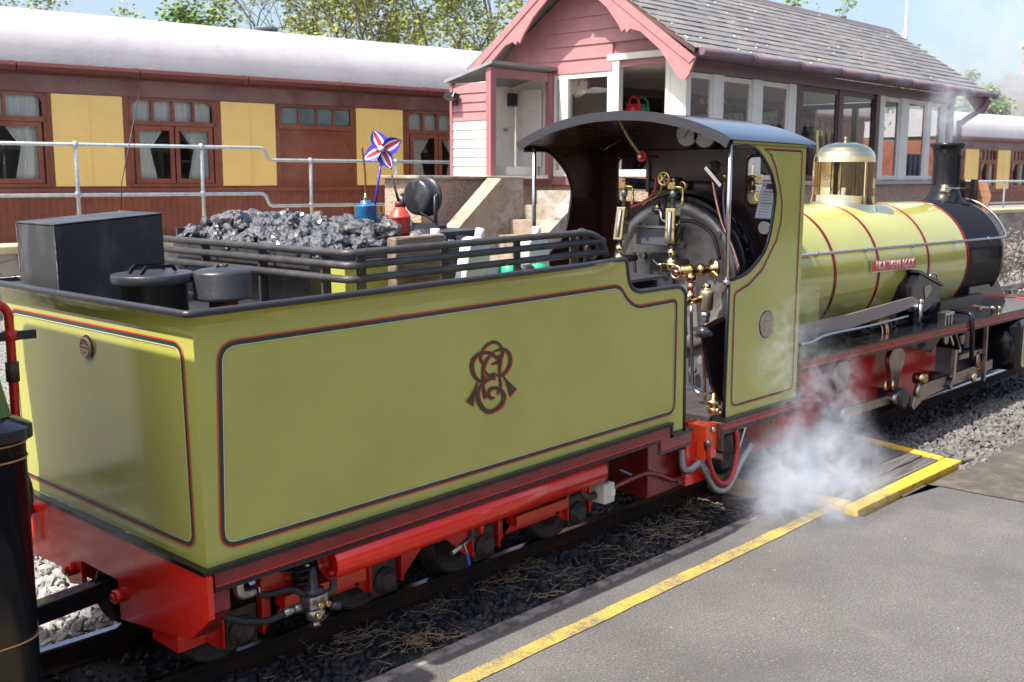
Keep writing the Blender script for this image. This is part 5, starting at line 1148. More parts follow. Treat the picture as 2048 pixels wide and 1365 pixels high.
# footplate and valance
def zf(x): return .5926 - .0103 * (x - 4.49)
xe = 8.15
lp(MB().prism([(4.43, NY - .002, zf(4.43) - .008), (xe, NY - .002, zf(xe) - .008), (xe, FY, zf(xe) - .008), (4.43, FY, zf(4.43) - .008)], (0, 0, .008)), 'running_board', BLACK, fix=True)
def vstrip(a, b, m, name, y): lp(MB().prism([(4.475, y, zf(4.475) - a), (xe, y, zf(xe) - a), (xe, y, zf(xe) - b), (4.475, y, zf(4.475) - b)], (0, .006, 0)), name, m, fix=True)
vstrip(.009, .062, VDRED, 'valance', NY - .001); vstrip(.040, .0445, LRED, 'lining_red', NY - .0025); vstrip(.050, .062, BLACK, 'lining_black', NY - .0022)
lp(MB().box(4.455, 4.475, NY - .001, NY + .02, .365, zf(4.46) - .009), 'valance_end', VDRED); lp(MB().ribbon([(4.468, NY - .001, .395), (4.468, NY - .001, zf(4.46) - .043)], -Y1, .0045, False, .0012), 'lining_red', LRED)
lp(MB().box(3.80, 4.475, NY - .018, NY + .05, .408, .4205), 'cab_footplate', BLACK)
lp(MB().box(3.80, 4.453, NY - .010, NY - .002, .355, .4075), 'cab_valance', VDRED); lp(MB().ribbon([(3.80, NY - .010, .383), (4.46, NY - .010, .383)], -Y1, .005, False, .0012), 'lining_red', LRED); lp(MB().ribbon([(3.80, NY - .010, .364), (4.453, NY - .010, .364)], -Y1, .016, False, .0008), 'lining_black', BLACK)
lp(MB().box(3.80, 4.42, NY + .06, FY - .06, .40, .418), 'cab_floor', BLACKD)
# frames, cranks, rods, cylinder
lp(MB().prism([(4.0, 2.57, .12), (6.6, 2.57, .12), (6.6, 2.57, .50), (4.48, 2.57, .52), (4.48, 2.57, .40), (4.0, 2.57, .38)], (0, .02, 0)), 'main_frame', VRED, fix=True); lp(MB().box(4.0, 7.9, 3.24, 3.26, .12, .50), 'main_frame', VRED)
lp(MB().box(6.605, 7.40, 2.60, 2.62, .12, .53), 'frame_extension', BLACKM); lp(MB().box(6.3, 7.4, 2.45, 2.60, .50, .545), 'motion_bearer', BLACKM)
lp(MB().prism([(4.05, 2.46, .20), (4.46, 2.46, .22), (4.46, 2.46, .345), (4.05, 2.46, .345)], (0, .05, 0)), 'ashpan_side', VDRED, fix=True)
for x in (5.0, 5.05, 5.10): lp(MB().box(x, x + .016, 2.555, 2.569, .15, .50), 'frame_stay', VRED)
for i in range(7): lp(MB().lathe((5.032, 2.556, .17 + i * .05), -Y1, [(.010, 0), (.006, .004)], 8), 'rivet', IRON)
wy = 2.47
def weight(u, v, sc, lean):
    c = PY(u, v, wy); s = .11 * sc; a = R(lean)
    P = [(-.36, -.95), (.36, -.95), (.46, -.2), (.80, .35), (.78, .75), (.45, 1.0), (0, 1.07), (-.45, 1.0), (-.78, .75), (-.80, .35), (-.46, -.2)]
    P = [V((c.x + (p[0] * math.cos(a) - p[1] * math.sin(a)) * s, wy, c.z + (p[0] * math.sin(a) + p[1] * math.cos(a)) * s)) for p in P]
    P = fillet(P, .02, 3, True); return MB().prism(P, (0, .03, 0))
cw = [(1684, 768, 1.05, 4), (1793, 742, 1.15, -6)]
for u, v, s, l in cw: lp(weight(u, v, s, l), 'balance_weight', RODSTEEL, fix=True, bevel=.003)
wheels = [(PY(1684, 795, wy).x, .17), (PY(1793, 770, wy).x + .02, .17), (6.55, .17)]
for x, z in wheels:
    lp(MB().cyl((x, 2.50, z + .02), (x, 2.58, z + .02), .045, n=18), 'axle_end', IRON)
    w_ = lp(MB().lathe((x, 2.68, .19), Y1, [(.03, 0), (.16, .005), (.165, -.004), (.188, -.004), (.19, .042), (.205, .05), (.02, .055)], 32), 'driving_wheel', IRON); lp(MB().lathe((x, 3.10, .19), Y1, [(.03, 0), (.205, .0), (.19, .012), (.188, .05), (.02, .05)], 32), 'driving_wheel', IRON)
ry_ = 2.43
def rodpt(u, v, y=ry_): return PY(u, v, y)
def rod(pts, w, name='coupling_rod', y=ry_, th=.022, m=RODSTEEL):
    P = [rodpt(*p, y) for p in pts]; return lp(MB().ribbon(P, -Y1, w, False, 0).strip([], []) if False else MB().prism(ribbon_poly(P, w), (0, th, 0)), name, m, fix=True, bevel=.002)
def ribbon_poly(P, w):
    L, Rr = [], []; ws = w if isinstance(w, list) else [w] * len(P)
    for i, p in enumerate(P):
        d = (P[min(i + 1, len(P) - 1)] - P[max(i - 1, 0)]).normalized(); s = V((-d.z, 0, d.x)) * ws[i] / 2; L.append(p + s); Rr.append(p - s)
    return L + Rr[::-1]
rod([(1688, 832), (1700, 824), (1775, 802), (1800, 794)], [.045, .05, .045, .06])
lp(MB().lathe(rodpt(1686, 830), -Y1, [(.045, -.02), (.045, .02), (.03, .026)], 20), 'crank_boss', RODSTEEL); lp(MB().lathe(rodpt(1783, 797), -Y1, [(.03, -.02), (.03, .03), (.02, .036)], 20), 'crank_pin', RODSTEEL)
lp(MB().lathe(rodpt(1803, 797, 2.40), -Y1, [(.058, -.06), (.058, .02), (.04, .022)], 20), 'crank_boss', BLACKM)
for u, v in ((1770, 770), (1785, 768)): lp(MB().lathe(rodpt(u, v), Z1, [(.010, -.03), (.010, 0), (.006, .004), (.006, .02)], 10), 'oil_cup', BRASS)
rod([(1826, 818), (1836, 795), (1850, 782), (1900, 762), (1955, 742), (1985, 728)], [.03, .10, .085, .07, .07, .06], 'connecting_rod', 2.385)
lp(MB().tube([rodpt(1832, 795, 2.385), rodpt(1838, 768, 2.385)], .02, 8), 'return_crank', RODSTEEL); lp(MB().lathe(rodpt(1846, 758, 2.37), -Y1, [(.032, -.05), (.032, .0), (.028, .004), (.026, .02), (.01, .022)], 18), 'return_crank_pin', BRASSD)
lp(MB().bar(rodpt(1905, 755, 2.36), rodpt(1910, 700, 2.36), .03, .022, Y1), 'combination_lever', STEEL); lp(MB().bar(rodpt(1897, 775, 2.37), rodpt(1910, 748, 2.37), .04, .02, Y1), 'lever_end', RODSTEEL)
lp(MB().bar(rodpt(1912, 715, 2.40), rodpt(1965, 700, 2.40), .03, .04, Y1), 'slide_bar', RODSTEEL); lp(MB().bar(rodpt(1955, 738, 2.40), rodpt(1948, 705, 2.40), .05, .04, Y1), 'crosshead', RODSTEEL)
lp(MB().bar(rodpt(1973, 645, 2.37), rodpt(1966, 762, 2.37), .022, .022, Y1), 'drop_link', RODSTEEL); lp(MB().lathe(rodpt(1945, 755, 2.37), -Y1, [(.03, 0), (.03, .012), (.02, .02), (.004, .026)], 16), 'drop_link_pin', BRASS)
lp(MB().tube(spline([rodpt(1956, 708, 2.38), rodpt(1953, 728, 2.38), rodpt(1960, 738, 2.38), rodpt(1948, 737, 2.38)]), .006, 6), 'copper_pipe', COPPER)
lp(MB().bar(rodpt(1893, 655, 2.39), rodpt(1905, 690, 2.39), .02, .016, Y1).bar(rodpt(1908, 660, 2.39), rodpt(1920, 702, 2.39), .016, .014, Y1), 'valve_link', STEEL); lp(MB().lathe(rodpt(1917, 703, 2.38), -Y1, [(.014, 0), (.012, .01), (.004, .014)], 12), 'pin', STEEL)
lp(MB().prism([rodpt(1808, 655, 2.50), rodpt(1885, 640, 2.50), rodpt(1885, 672, 2.50), rodpt(1862, 705, 2.50), rodpt(1808, 693, 2.50)], (0, .02, 0)), 'motion_plate', BLACK, fix=True)
lp(MB().prism([rodpt(1925, 655, 2.44), rodpt(1945, 640, 2.44), rodpt(1945, 695, 2.44), rodpt(1928, 700, 2.44)], (0, .2, 0)), 'motion_bracket', BLACK, fix=True)
for u in (1893, 1925): lp(MB().prism(fillet([rodpt(u - 5, 672, 2.38), rodpt(u + 5, 670, 2.38), rodpt(u + 4, 685, 2.38), rodpt(u, 690, 2.38), rodpt(u - 4, 686, 2.38)], .01, 3, True), (0, .015, 0)), 'link_hanger', RODSTEEL, fix=True)
cyx = rodpt(1985, 700, 2.40)
lp(MB().lathe((7.35, 2.53, .30), X1, [(.02, 0), (.15, .0), (.165, .01), (.165, .05), (.15, .055)], 28), 'cylinder_cover', BLACK)
cy_o = lp(MB().box(7.405, 7.95, 2.35, 2.70, .14, .50), 'cylinder', BLACK, bevel=.06); lp(MB().prism(fillet([V((7.50, 2.347, .17)), V((7.90, 2.347, .17)), V((7.90, 2.347, .44)), V((7.50, 2.347, .44))], .03, 4, True), (0, .02, 0)), 'cylinder_cladding', GREEN, cy_o, fix=True)
lp(MB().ribbon(fillet([V((7.50, 2.347, .17)), V((7.90, 2.347, .17)), V((7.90, 2.347, .44)), V((7.50, 2.347, .44))], .03, 4, True), -Y1, .02, True, .001), 'cladding_border', LCREAM, cy_o)
lp(MB().box(8.15, 8.18, NY - .03, FY + .03, .25, .56), 'front_buffer_beam', VRED)
# reversing rod
RP = [(1598, 667, 2.44), (1700, 643, 2.44), (1812, 609, 2.44), (1826, 604, 2.44), (1838, 610, 2.44), (1844, 625, 2.44)]
rp = [PY(*p) for p in RP]; lp(MB().prism(ribbon_poly(rp, [.078, .072, .062, .055, .035, .02]), (0, .012, 0)), 'reversing_rod', mat('brushed_grey_steel', (.30, .27, .27), .42, .6), fix=True)
lp(MB().tube([PY(1842, 605, 2.43), PY(1838, 645, 2.43)], .011, 10), 'reverser_lever', STEEL); lp(MB().lathe(PY(1842, 603, 2.43), Z1, [(.013, -.01), (.016, .0), (.010, .012)], 12), 'lever_knob', BRASS)
lp(MB().tube(spline([PY(1600, 690, 2.40), PY(1625, 684, 2.40), PY(1655, 670, 2.42), PY(1740, 652, 2.44), PY(1815, 633, 2.44)]), .008, 8), 'control_rod', STEEL)
# lubricator box on the running board
def lbox(px, y, t, m, name, **k): return lp(MB().prism([PY(u, v, y) for u, v in px], (0, t, 0)), name, m, fix=True, **k)
lb = lbox([(1824, 575), (1840, 548), (1885, 574), (1868, 608), (1850, 625), (1822, 625)], 2.47, .14, BLACK, 'lubricator', bevel=.005)
lp(MB().prism([PY(1838, 546, 2.465), PY(1887, 573, 2.465), PY(1889, 568, 2.465), PY(1841, 541, 2.465)], (0, .15, 0)), 'lubricator_lid', BLACK, lb, fix=True); lp(MB().tube(fillet([PY(1858, 556, 2.50), PY(1864, 545, 2.50), PY(1874, 550, 2.50), PY(1874, 562, 2.50)], .02), .007, 8), 'lid_handle', STEEL, lb)
lp(MB().prism(fillet([PY(1848, 573, 2.468), PY(1861, 570, 2.468), PY(1863, 580, 2.468), PY(1850, 600, 2.468)], .01, 3, True), (0, -.002, 0)), 'side_plate', RODSTEEL, lb, fix=True)
# saddle wing plate and steam chest under the smokebox
sw = [(1938, 536), (1962, 536), (1982, 545), (1998, 562), (2008, 585), (2014, 612), (1938, 628)]
lp(MB().prism([PY(u, v, 2.58) for u, v in sw], (0, .66, 0)), 'smokebox_saddle', BLACK, fix=True, bevel=.01)
lp(MB().box(6.6, 7.3, 2.56, 3.27, .53, .66), 'steam_chest', BLACKM); lp(MB().cyl((6.45, 2.62, .62), (6.62, 2.62, .66), .05, n=16), 'steam_pipe', BLACKM)
lp(MB().box(4.98, 6.7, 2.60, 3.23, .46, .585), 'under_boiler', BLACKM)
for x, y in ((5.3, 2.58), (5.55, 2.57), (5.9, 2.58), (6.25, 2.58)): lp(MB().box(x, x + .11, y, y + .05, zf(x) + .001, zf(x) + .07).cyl((x + .05, y - .01, zf(x) + .03), (x + .05, y - .03, zf(x) + .03), .02, n=12), 'spring_hanger', BLACKM)
vb = PY(1770, 622, 2.47); lp(MB().box(vb.x - .08, vb.x + .06, 2.47, 2.56, zf(6) + .06, zf(6) + .085), 'oil_box', BRASSD)
for du in (-.05, .0, .02): lp(MB().tube(spline([(vb.x + du, 2.47, zf(6) + .06), (vb.x + du - .004, 2.455, zf(6) + .03), (vb.x + du - .01, 2.45, zf(6) + .002)]), .005, 6), 'oil_pipe', COPPER)
for u, v, s in ((1896, 640, 1.0),):
    b_ = PY(u, v, 2.36); fr_ = lp(MB().box(b_.x - .06, b_.x + .07, 2.352, 2.40, zf(b_.x) + .06, zf(b_.x) + .075), 'valve_guide', STEEL)
    for dx_ in (-.055, -.01, .035): lp(MB().box(b_.x + dx_, b_.x + dx_ + .016, 2.354, 2.398, zf(b_.x) + .001, zf(b_.x) + .0595), 'guide_leg', STEEL, fr_)
br_ = [PY(1905, 622, 2.50), PY(1940, 626, 2.36), PY(1945, 640, 2.34), PY(1943, 720, 2.34)]
lp(MB().tube(fillet([p for p in br_], .05), .014, 8), 'lifting_arm', BLACK)
lp(MB().tube([PY(1945, 612, 2.42), PY(1965, 616, 2.42), PY(1990, 618, 2.42)], .010, 8), 'copper_union', COPPER); 
for u in (1960, 1985, 1998): lp(MB().lathe(PY(u, 618, 2.42), Z1, [(.008, -.02), (.014, 0), (.012, .015), (.004, .02)], 10), 'union_nut', BRASS)
# ---------------------------------------------------------------- cab fittings
BKX = 4.22; by, bzc = 2.905, .955
GREYBH = mat('dusty_backhead_iron', (.065, .072, .088), .42, .1, c2=(.15, .15, .15), vs=5, bump=.15, bs=60, mixc=(.45, .75))
RINGM = mat('bare_iron_ring', (.28, .265, .255), .38, .5, c2=(.16, .14, .13), vs=7, bump=.1, bs=50)
fb = lp(MB().lathe((BKX + .03, by, bzc), X1, [(.375, 0), (.385, .02), (.385, .17)], 56), 'firebox_wrapper', BLACK)
lp(MB().lathe((BKX, by, bzc), X1, [(.29, .0), (.30, -.012), (.345, -.012), (.352, .0), (.352, .03)], 56), 'backhead_ring', RINGM)
lp(MB().lathe((BKX + .012, by, bzc), X1, [(.0, -.0), (.20, .0), (.292, .012)], 56), 'backhead', GREYBH); lp(MB().box(BKX + .02, 4.41, by - .36, by + .36, .42, bzc), 'firebox_lower', GREYBH)
lp(MB().box(BKX - .005, BKX + .02, by - .345, by - .30, .45, bzc - .05), 'backhead_edge', RINGM)
for i in range(9): a = R(-95 + i * 12); lp(MB().lathe((BKX + .06, by - .387 * math.cos(a * .7 + .5), bzc + .387 * math.sin(a * .7 + .5)), V((0, -1, .3)), [(.005, 0), (.003, .004)], 6), 'stud', IRON)
def Q(u, v, dx_=0): return PX(u, v, BKX - dx_)
# regulator box
ra, rb_ = Q(1272, 455, .12), Q(1335, 492, .12)
rgb = lp(MB().box(BKX - .12, BKX - .005, rb_.y, ra.y, rb_.z, ra.z), 'regulator_box', GREYBH, bevel=.004); lp(MB().box(BKX - .127, BKX - .004, rb_.y - .008, ra.y + .008, ra.z + .0005, ra.z + .012), 'box_flange', RINGM, rgb)
for k_ in range(3): lp(MB().nut((BKX - .11, ra.y - .015 - k_ * .04, ra.z + .012), Z1, .009, .012), 'nut', IRON, rgb)
c_ = Q(1315, 437, .09); lp(MB().box(c_.x - .03, c_.x + .03, c_.y - .03, c_.y + .03, ra.z + .0125, c_.z + .02), 'gland', GREYBH, rgb); lp(MB().cyl(c_ + V((0, 0, .02)), c_ + V((0, 0, .07)), .014, n=12), 'spindle', BRASSD, rgb)
h_ = [Q(1306, 420, .13), Q(1322, 419, .14), Q(1324, 440, .16), Q(1357, 452, .20)]; lp(MB().tube(fillet(h_, .02), .010, 10), 'regulator_handle', STEEL)
# water gauges
def gauge(u0, v0, u1, v1, d):
    a, b = Q(u0, v0, d), Q(u1, v1, d); w_ = .026; ex = Y1; up_ = (a - b).normalized(); c = (a + b) / 2; hh = (a - b).length / 2
    s = lp(MB().obox(c, X1 * .022, Y1 * w_, up_ * hh), 'water_gauge', BRASS, bevel=.003)
    lp(MB().prism(fillet([c + X1 * -.0228 + Y1 * i * .010 + up_ * hh * j * .84 for i, j in ((-1, -1), (1, -1), (1, 1), (-1, 1))], .008, 4, True), (-.0015, 0, 0)), 'gauge_slot', BLACKM, s, fix=True)
    lp(MB().cyl(c - up_ * hh * .8 + X1 * -.026, c + up_ * hh * .8 + X1 * -.026, .0045, n=8), 'gauge_tube', mat('glass_tube', (.65, .75, .76), .05), s)
    lp(MB().cyl(a, a + Z1 * .05, .010, .009, n=10), 'gauge_stem', IRON, s); lp(MB().nut(a + Z1 * .05, Z1, .017, .03), 'gauge_nut', mat('green_bronze', (.35, .45, .40), .35, .8), s)
    lp(MB().box(a.x - .02, a.x + .02, a.y - .02, a.y + .02, a.z + .082, a.z + .115), 'top_cock', BRASSD, s, bevel=.004); lp(MB().cyl(a + V((0, 0, .10)), a + V((.12, 0, .10)), .014, n=10), 'cock_body', BRASSD, s); lp(MB().nut(a + V((0, 0, .115)), Z1, .011, .018), 'cap_nut', mat('green_bronze', (.35, .45, .40), .35, .8), s)
    lp(MB().cyl(a + V((-.01, 0, .098)), a + V((-.014, -.06, .09)), .007, n=8), 'cock_arm', BRASS, s); lp(MB().tube(spline([a + V((-.016, -.06, .09)), a + V((-.018, -.063, .04)), a + V((-.02, -.060, .01))]), [.005] * 6 + [.008] * 7, 8), 'cock_handle', BRASSD, s)
    lp(MB().nut(b - Z1 * .055, Z1, .019, .03), 'gland_nut', BRASS, s); lp(MB().cyl(b, b - Z1 * .03, .010, n=10), 'gauge_stem', IRON, s); lp(MB().lathe(b - Z1 * .12, Z1, [(.010, 0), (.022, .008), (.022, .045), (.012, .062)], 14), 'lower_cock', BRASS, s)
    lp(MB().cyl(b - Z1 * .09, b + V((.12, 0, -.09)), .018, n=12), 'cock_body', IRON, s)
    lp(MB().cyl(b + V((-.02, .03, -.09)), b + V((-.02, -.04, -.092)), .008, n=8), 'cock_arm', BRASS, s); lp(MB().bar(b + V((-.024, .036, -.09)), b + V((-.026, .038, -.155)), .008, .006, Y1), 'cock_handle', BRASSD, s)
gauge(1248, 414, 1240, 480, .20); gauge(1346, 417, 1344, 488, .20)
# fire door, stay nuts and pipes on the backhead
fd0, fd1 = Q(1300, 505, .03), Q(1345, 590, .03); fdo = lp(MB().box(BKX - .035, BKX - .012, fd1.y, fd0.y, fd1.z, fd0.z), 'fire_door', BLACKM, bevel=.006); lp(MB().tube(spline([Q(1306, 520, .06), Q(1318, 530, .08), Q(1334, 526, .06)]), .006, 8), 'door_handle', STEEL, fdo)
for u, v in ((1289, 511), (1366, 489), (1440, 470), (1450, 540), (1272, 560), (1395, 660), (1405, 720), (1388, 740)): lp(MB().nut(Q(u, v, .005), -X1, .018, .022), 'stay_nut', RINGM)
for P_ in ([(1268, 505), (1270, 550), (1272, 600)], [(1355, 590), (1358, 640), (1360, 720)], [(1330, 395), (1332, 420), (1350, 440), (1390, 445), (1425, 470), (1440, 520)]): lp(MB().tube(spline([Q(u, v, .05) for u, v in P_]), .009, 8), 'cab_pipe', BLACKM)
# hand wheels
def hwheel(c, r, m, n=4, ax=-X1, rim=.006, name='hand_wheel'):
    a, b, d = frame(V(ax)); w_ = lp(MB().torus(c, ax, r, rim, 26, 8), name, m)
    for i in range(n): t = i * 2 * math.pi / n + .5; lp(MB().bar(V(c), V(c) + (b * math.cos(t) + d * math.sin(t)) * r, .007, .006, V(ax)), 'spoke', m, w_)
    lp(MB().lathe(V(c), ax, [(.011, -.01), (.012, .004), (.008, .01)], 12), 'hub', m, w_); lp(MB().nut(V(c) + V(ax) * .01, ax, .007, .008), 'nut', STEEL, w_); return w_
cw1 = Q(1328, 358, .22); hwheel(cw1, .028, BRASSD, 5); lp(MB().cyl(cw1, cw1 + V((.14, 0, 0)), .008, n=8), 'spindle', BRASSD)
RVALVE = mat('red_cast_wheel', (.55, .015, .02), .35)
rw = Q(1284, 313, .20); hwheel(rw, .020, RVALVE, 6, rim=.007, name='red_valve_wheel'); lp(MB().cyl(rw, rw + V((.12, 0, -.0)), .007, n=8), 'spindle', IRON); lp(MB().tube(spline([rw + V((.05, 0, 0)), rw + V((.05, 0, -.06)), rw + V((.05, 0, -.16))]), .010, 8), 'valve_stem', IRON)
cw2 = Q(1352, 545, .26); hwheel(cw2, .0265, mat('coppery_wheel', (.80, .52, .40), .2, 1), 4); lp(MB().cyl(cw2, cw2 + V((.06, 0, 0)), .010, n=8), 'spindle', BRASS)
tv = Q(1375, 542, .22); lp(MB().lathe(tv, V((.9, -.5, .05)), [(.018, -.04), (.026, -.03), (.026, .0), (.030, .004), (.030, .02), (.022, .024), (.022, .05), (.028, .054), (.028, .075), (.02, .08), (.02, .12), (.045, .125), (.045, .135)], 16), 'steam_valve', BRASSD)
lp(MB().nut(tv + V((.0, -.02, -.045)), Z1, .024, .03), 'union_nut', COPPER); lp(MB().cyl(tv + V((0, -.02, -.045)), tv + V((0, -.02, -.10)), .016, n=12), 'valve_pipe', COPPER); lp(MB().nut(tv + V((0, -.02, -.125)), Z1, .022, .03), 'union_nut', COPPER)
lt_ = Q(1372, 602, .24); lp(MB().lathe(lt_, -X1, [(.022, -.03), (.026, 0), (.020, .02)], 14), 'injector_end', BRASS); 
ib = Q(1413, 598, .16); lp(MB().lathe(ib + V((0, 0, -.045)), Z1, [(.020, -.01), (.030, 0), (.032, .06), (.034, .075), (.028, .085)], 18), 'injector_body', mat('tan_bronze', (.58, .50, .36), .3, .8)); lp(MB().nut(ib + V((0, 0, .042)), Z1, .020, .026), 'injector_cap', BRASS)
lp(MB().cyl(lt_, ib, .018, n=12), 'injector_arm', BRASSD)
si = Q(1410, 640, .16); lp(MB().lathe(si + V((0, 0, -.05)), Z1, [(.018, -.03), (.020, 0), (.016, .02), (.019, .03), (.019, .06), (.023, .062), (.023, .085)], 16), 'silver_union', mat('blue_silver', (.50, .56, .60), .3, .9))
for k_, (u, du) in enumerate(((1405, 3), (1413, 10), (1420, 4))): lp(MB().tube(spline([Q(u, 680, .16), Q(u + du, 740, .17), Q(u + du + 2, 800, .18)]), .007, 8), 'feed_pipe', COPPER)
lp(MB().tube(spline([Q(1382, 612, .24), Q(1384, 700, .24), Q(1386, 770, .24), Q(1400, 790, .24)]), .0075, 8), 'feed_pipe', STEEL)
# pipes up the backhead and pressure gauges
for P_, m_, r_ in (([(1425, 362), (1432, 400), (1445, 450), (1465, 495), (1480, 540)], COPPER, .006), ([(1450, 362), (1447, 400), (1452, 450), (1465, 500), (1478, 545)], mat('violet_pipe', (.20, .17, .24), .3, .8), .006), ([(1312, 355), (1308, 385), (1285, 405), (1262, 415)], mat('pink_hose', (.60, .08, .10), .4), .006), ([(1325, 365), (1318, 390), (1300, 400), (1285, 412)], BRASSD, .006)):
    lp(MB().tube(spline([Q(u, v, .10) for u, v in P_]), r_, 8), 'cab_pipe', m_)
rgv = Q(1420, 340, .10); lp(MB().lathe(rgv + V((.05, 0, .01)), -X1, [(.03, 0), (.03, .03), (.02, .035), (.016, .06)], 14), 'blower_valve', IRON); lp(MB().bar(rgv + V((-.02, .01, .01)), Q(1442, 372, .13), .016, .008, X1), 'blower_handle', STEEL)
lp(MB().nut(Q(1426, 360, .10), Z1, .013, .02), 'union_nut', BRASSD); lp(MB().nut(Q(1450, 357, .10), Z1, .013, .02), 'union_nut', BRASSD)
lp(MB().cyl(Q(1255, 367, .06), Q(1430, 375, .06), .026, n=14), 'steam_manifold', BLACKM)
lp(MB().lathe(Q(1368, 372, .14), -X1, [(.02, -.05), (.02, 0), (.026, .003), (.026, .018), (.018, .022)], 12), 'plug', BRASSD)
for u, v in ((1376, 268), (1412, 270)):
    c = PX(u, v, 4.36); g_ = lp(MB().lathe(c, -X1, [(.066, -.04), (.066, .006), (.060, .012), (.058, .008)], 28), 'pressure_gauge', BLACKM)
    lp(MB().lathe(c + V((-.009, 0, 0)), -X1, [(.058, 0), (.058, .0006)], 28), 'gauge_face', mat('gauge_white', (.62, .62, .58), .35), g_)
    a = R(50 if u < 1400 else 175); lp(MB().bar(c + V((-.0115, .03 * math.cos(a) * .7, -.03 * math.sin(a) * .7)), c + V((-.0115, -.042 * math.cos(a), .042 * math.sin(a))), .005, .001, X1), 'needle', BLACKM, g_)
    for i in range(9): t = R(-30 + i * 30); lp(MB().bar(c + V((-.0112, .046 * math.cos(t), .046 * math.sin(t))), c + V((-.0112, .053 * math.cos(t), .053 * math.sin(t))), .003, .001, X1), 'tick', BLACKM, g_)
sg = PX(1530, 456, 4.40); g_ = lp(MB().lathe(sg, -X1, [(.036, -.02), (.036, .006), (.030, .01)], 20), 'small_gauge', BRASSD); lp(MB().lathe(sg + V((-.0105, 0, 0)), -X1, [(.029, 0), (.029, .0006)], 20), 'gauge_face', mat('gauge_white', (.62, .62, .58), .35), g_)
# chain from the roof
ca, cb = Q(1238, 240, .30), Q(1283, 312, .22)
for i in range(22):
    t = (i + .5) / 22; c = ca.lerp(cb, t) + V((0, 0, -.03 * math.sin(math.pi * t) * .4)); d = (cb - ca).normalized(); _, b, e = frame(d); s = b if i % 2 else e
    lp(MB().tube([c + d * .009 * math.cos(k_ * .785) + s * .0055 * math.sin(k_ * .785) for k_ in range(8)], .0018, 5, closed=True), 'chain_link', BRASSD)
# reverser stand and drag box
rq = [(1404, 655), (1412, 650), (1440, 640), (1451, 636), (1451, 800), (1440, 805), (1425, 770), (1412, 700)]
lp(MB().prism([PY(u, v, 2.42) for u, v in rq], (0, .016, 0)), 'reverser_quadrant', BLACK, fix=True)
for i, (u, v) in enumerate(((1418, 652), (1430, 646), (1441, 641))): lp(MB().bar(PY(u - 4, v, 2.415), PY(u + 6, v - 4, 2.415), .02, .006, Y1), 'notch', STEEL)
lp(MB().lathe(PY(1408, 665, 2.41), -Y1, [(.022, -.02), (.022, .012), (.012, .014), (.010, .03)], 14), 'catch_block', BLACKM); lp(MB().nut(PY(1418, 668, 2.40), -Y1, .010, .012), 'nut', IRON)
vv2 = PY(1427, 812, 2.40); lp(MB().lathe(vv2 + V((0, 0, -.03)), Z1, [(.024, 0), (.026, .02), (.018, .024), (.018, .035), (.032, .038), (.032, .052), (.012, .056), (.012, .085)], 16), 'drain_valve', BRASSD); lp(MB().lathe(vv2 + V((-.0, -.015, -.02)), V((-.3, -1, 0)), [(.016, 0), (.016, .02), (.010, .02), (.010, .005)], 12), 'valve_mouth', BRASSD); lp(MB().bar(vv2 + V((0, 0, .055)), vv2 + V((-.09, .02, .06)), .008, .006), 'valve_lever', BRASSD)
lp(MB().box(3.70, 3.782, NY + .01, 3.4, .26, .405), 'drag_box', VORANGE, bevel=.004); lp(MB().box(3.783, 3.80, NY - .012, NY + .05, .29, .405), 'drag_end', mat('chipped_red_brown', (.22, .06, .045), .6, c2=(.03, .02, .02), vs=40, bump=.3, bs=90)); lp(MB().lathe((3.745, NY + .009, .385), -Y1, [(.014, 0), (.013, .008), (.004, .012)], 12), 'bolt', STEEL)
lp(MB().prism([(3.62, 2.40, .16), (3.80, 2.40, .16), (3.80, 2.40, .30), (3.62, 2.40, .36)], (0, .02, 0)), 'drag_gusset', VRED, fix=True)
lp(MB().box(3.90, 4.10, 2.40, 2.52, .17, .32), 'rear_axlebox', IRON, bevel=.01); lp(MB().bar((3.97, NY - .01, .36), (3.955, NY + .02, .22), .016, .006, Y1), 'hanger_strap', STEEL)
lp(MB().lathe((3.98, 2.66, .16), Y1, [(.03, 0), (.13, .0), (.135, .04), (.15, .05), (.02, .055)], 28), 'trailing_wheel', IRON)
# lamp-oil lubricator and timetable clipboard in the cab window
cbp = [PX(u, v, 4.38) for u, v in ((1520, 371), (1560, 371), (1548, 440), (1510, 438))]
ol = PX(1505, 365, 4.60); lub = lp(MB().lathe((ol.x, ol.y, ol.z - .03), Z1, [(.045, -.09), (.047, -.03), (.05, -.028), (.05, .0), (.046, .004), (.046, .05), (.049, .052), (.049, .064), (.04, .068), (.01, .07), (.008, .11)], 22), 'sight_lubricator', BRASS)
# ================================================================== THINGS STANDING ON THE TENDER
TW = WM[td.name]
def tw(x, y, z): return TW @ V((x, y, z))
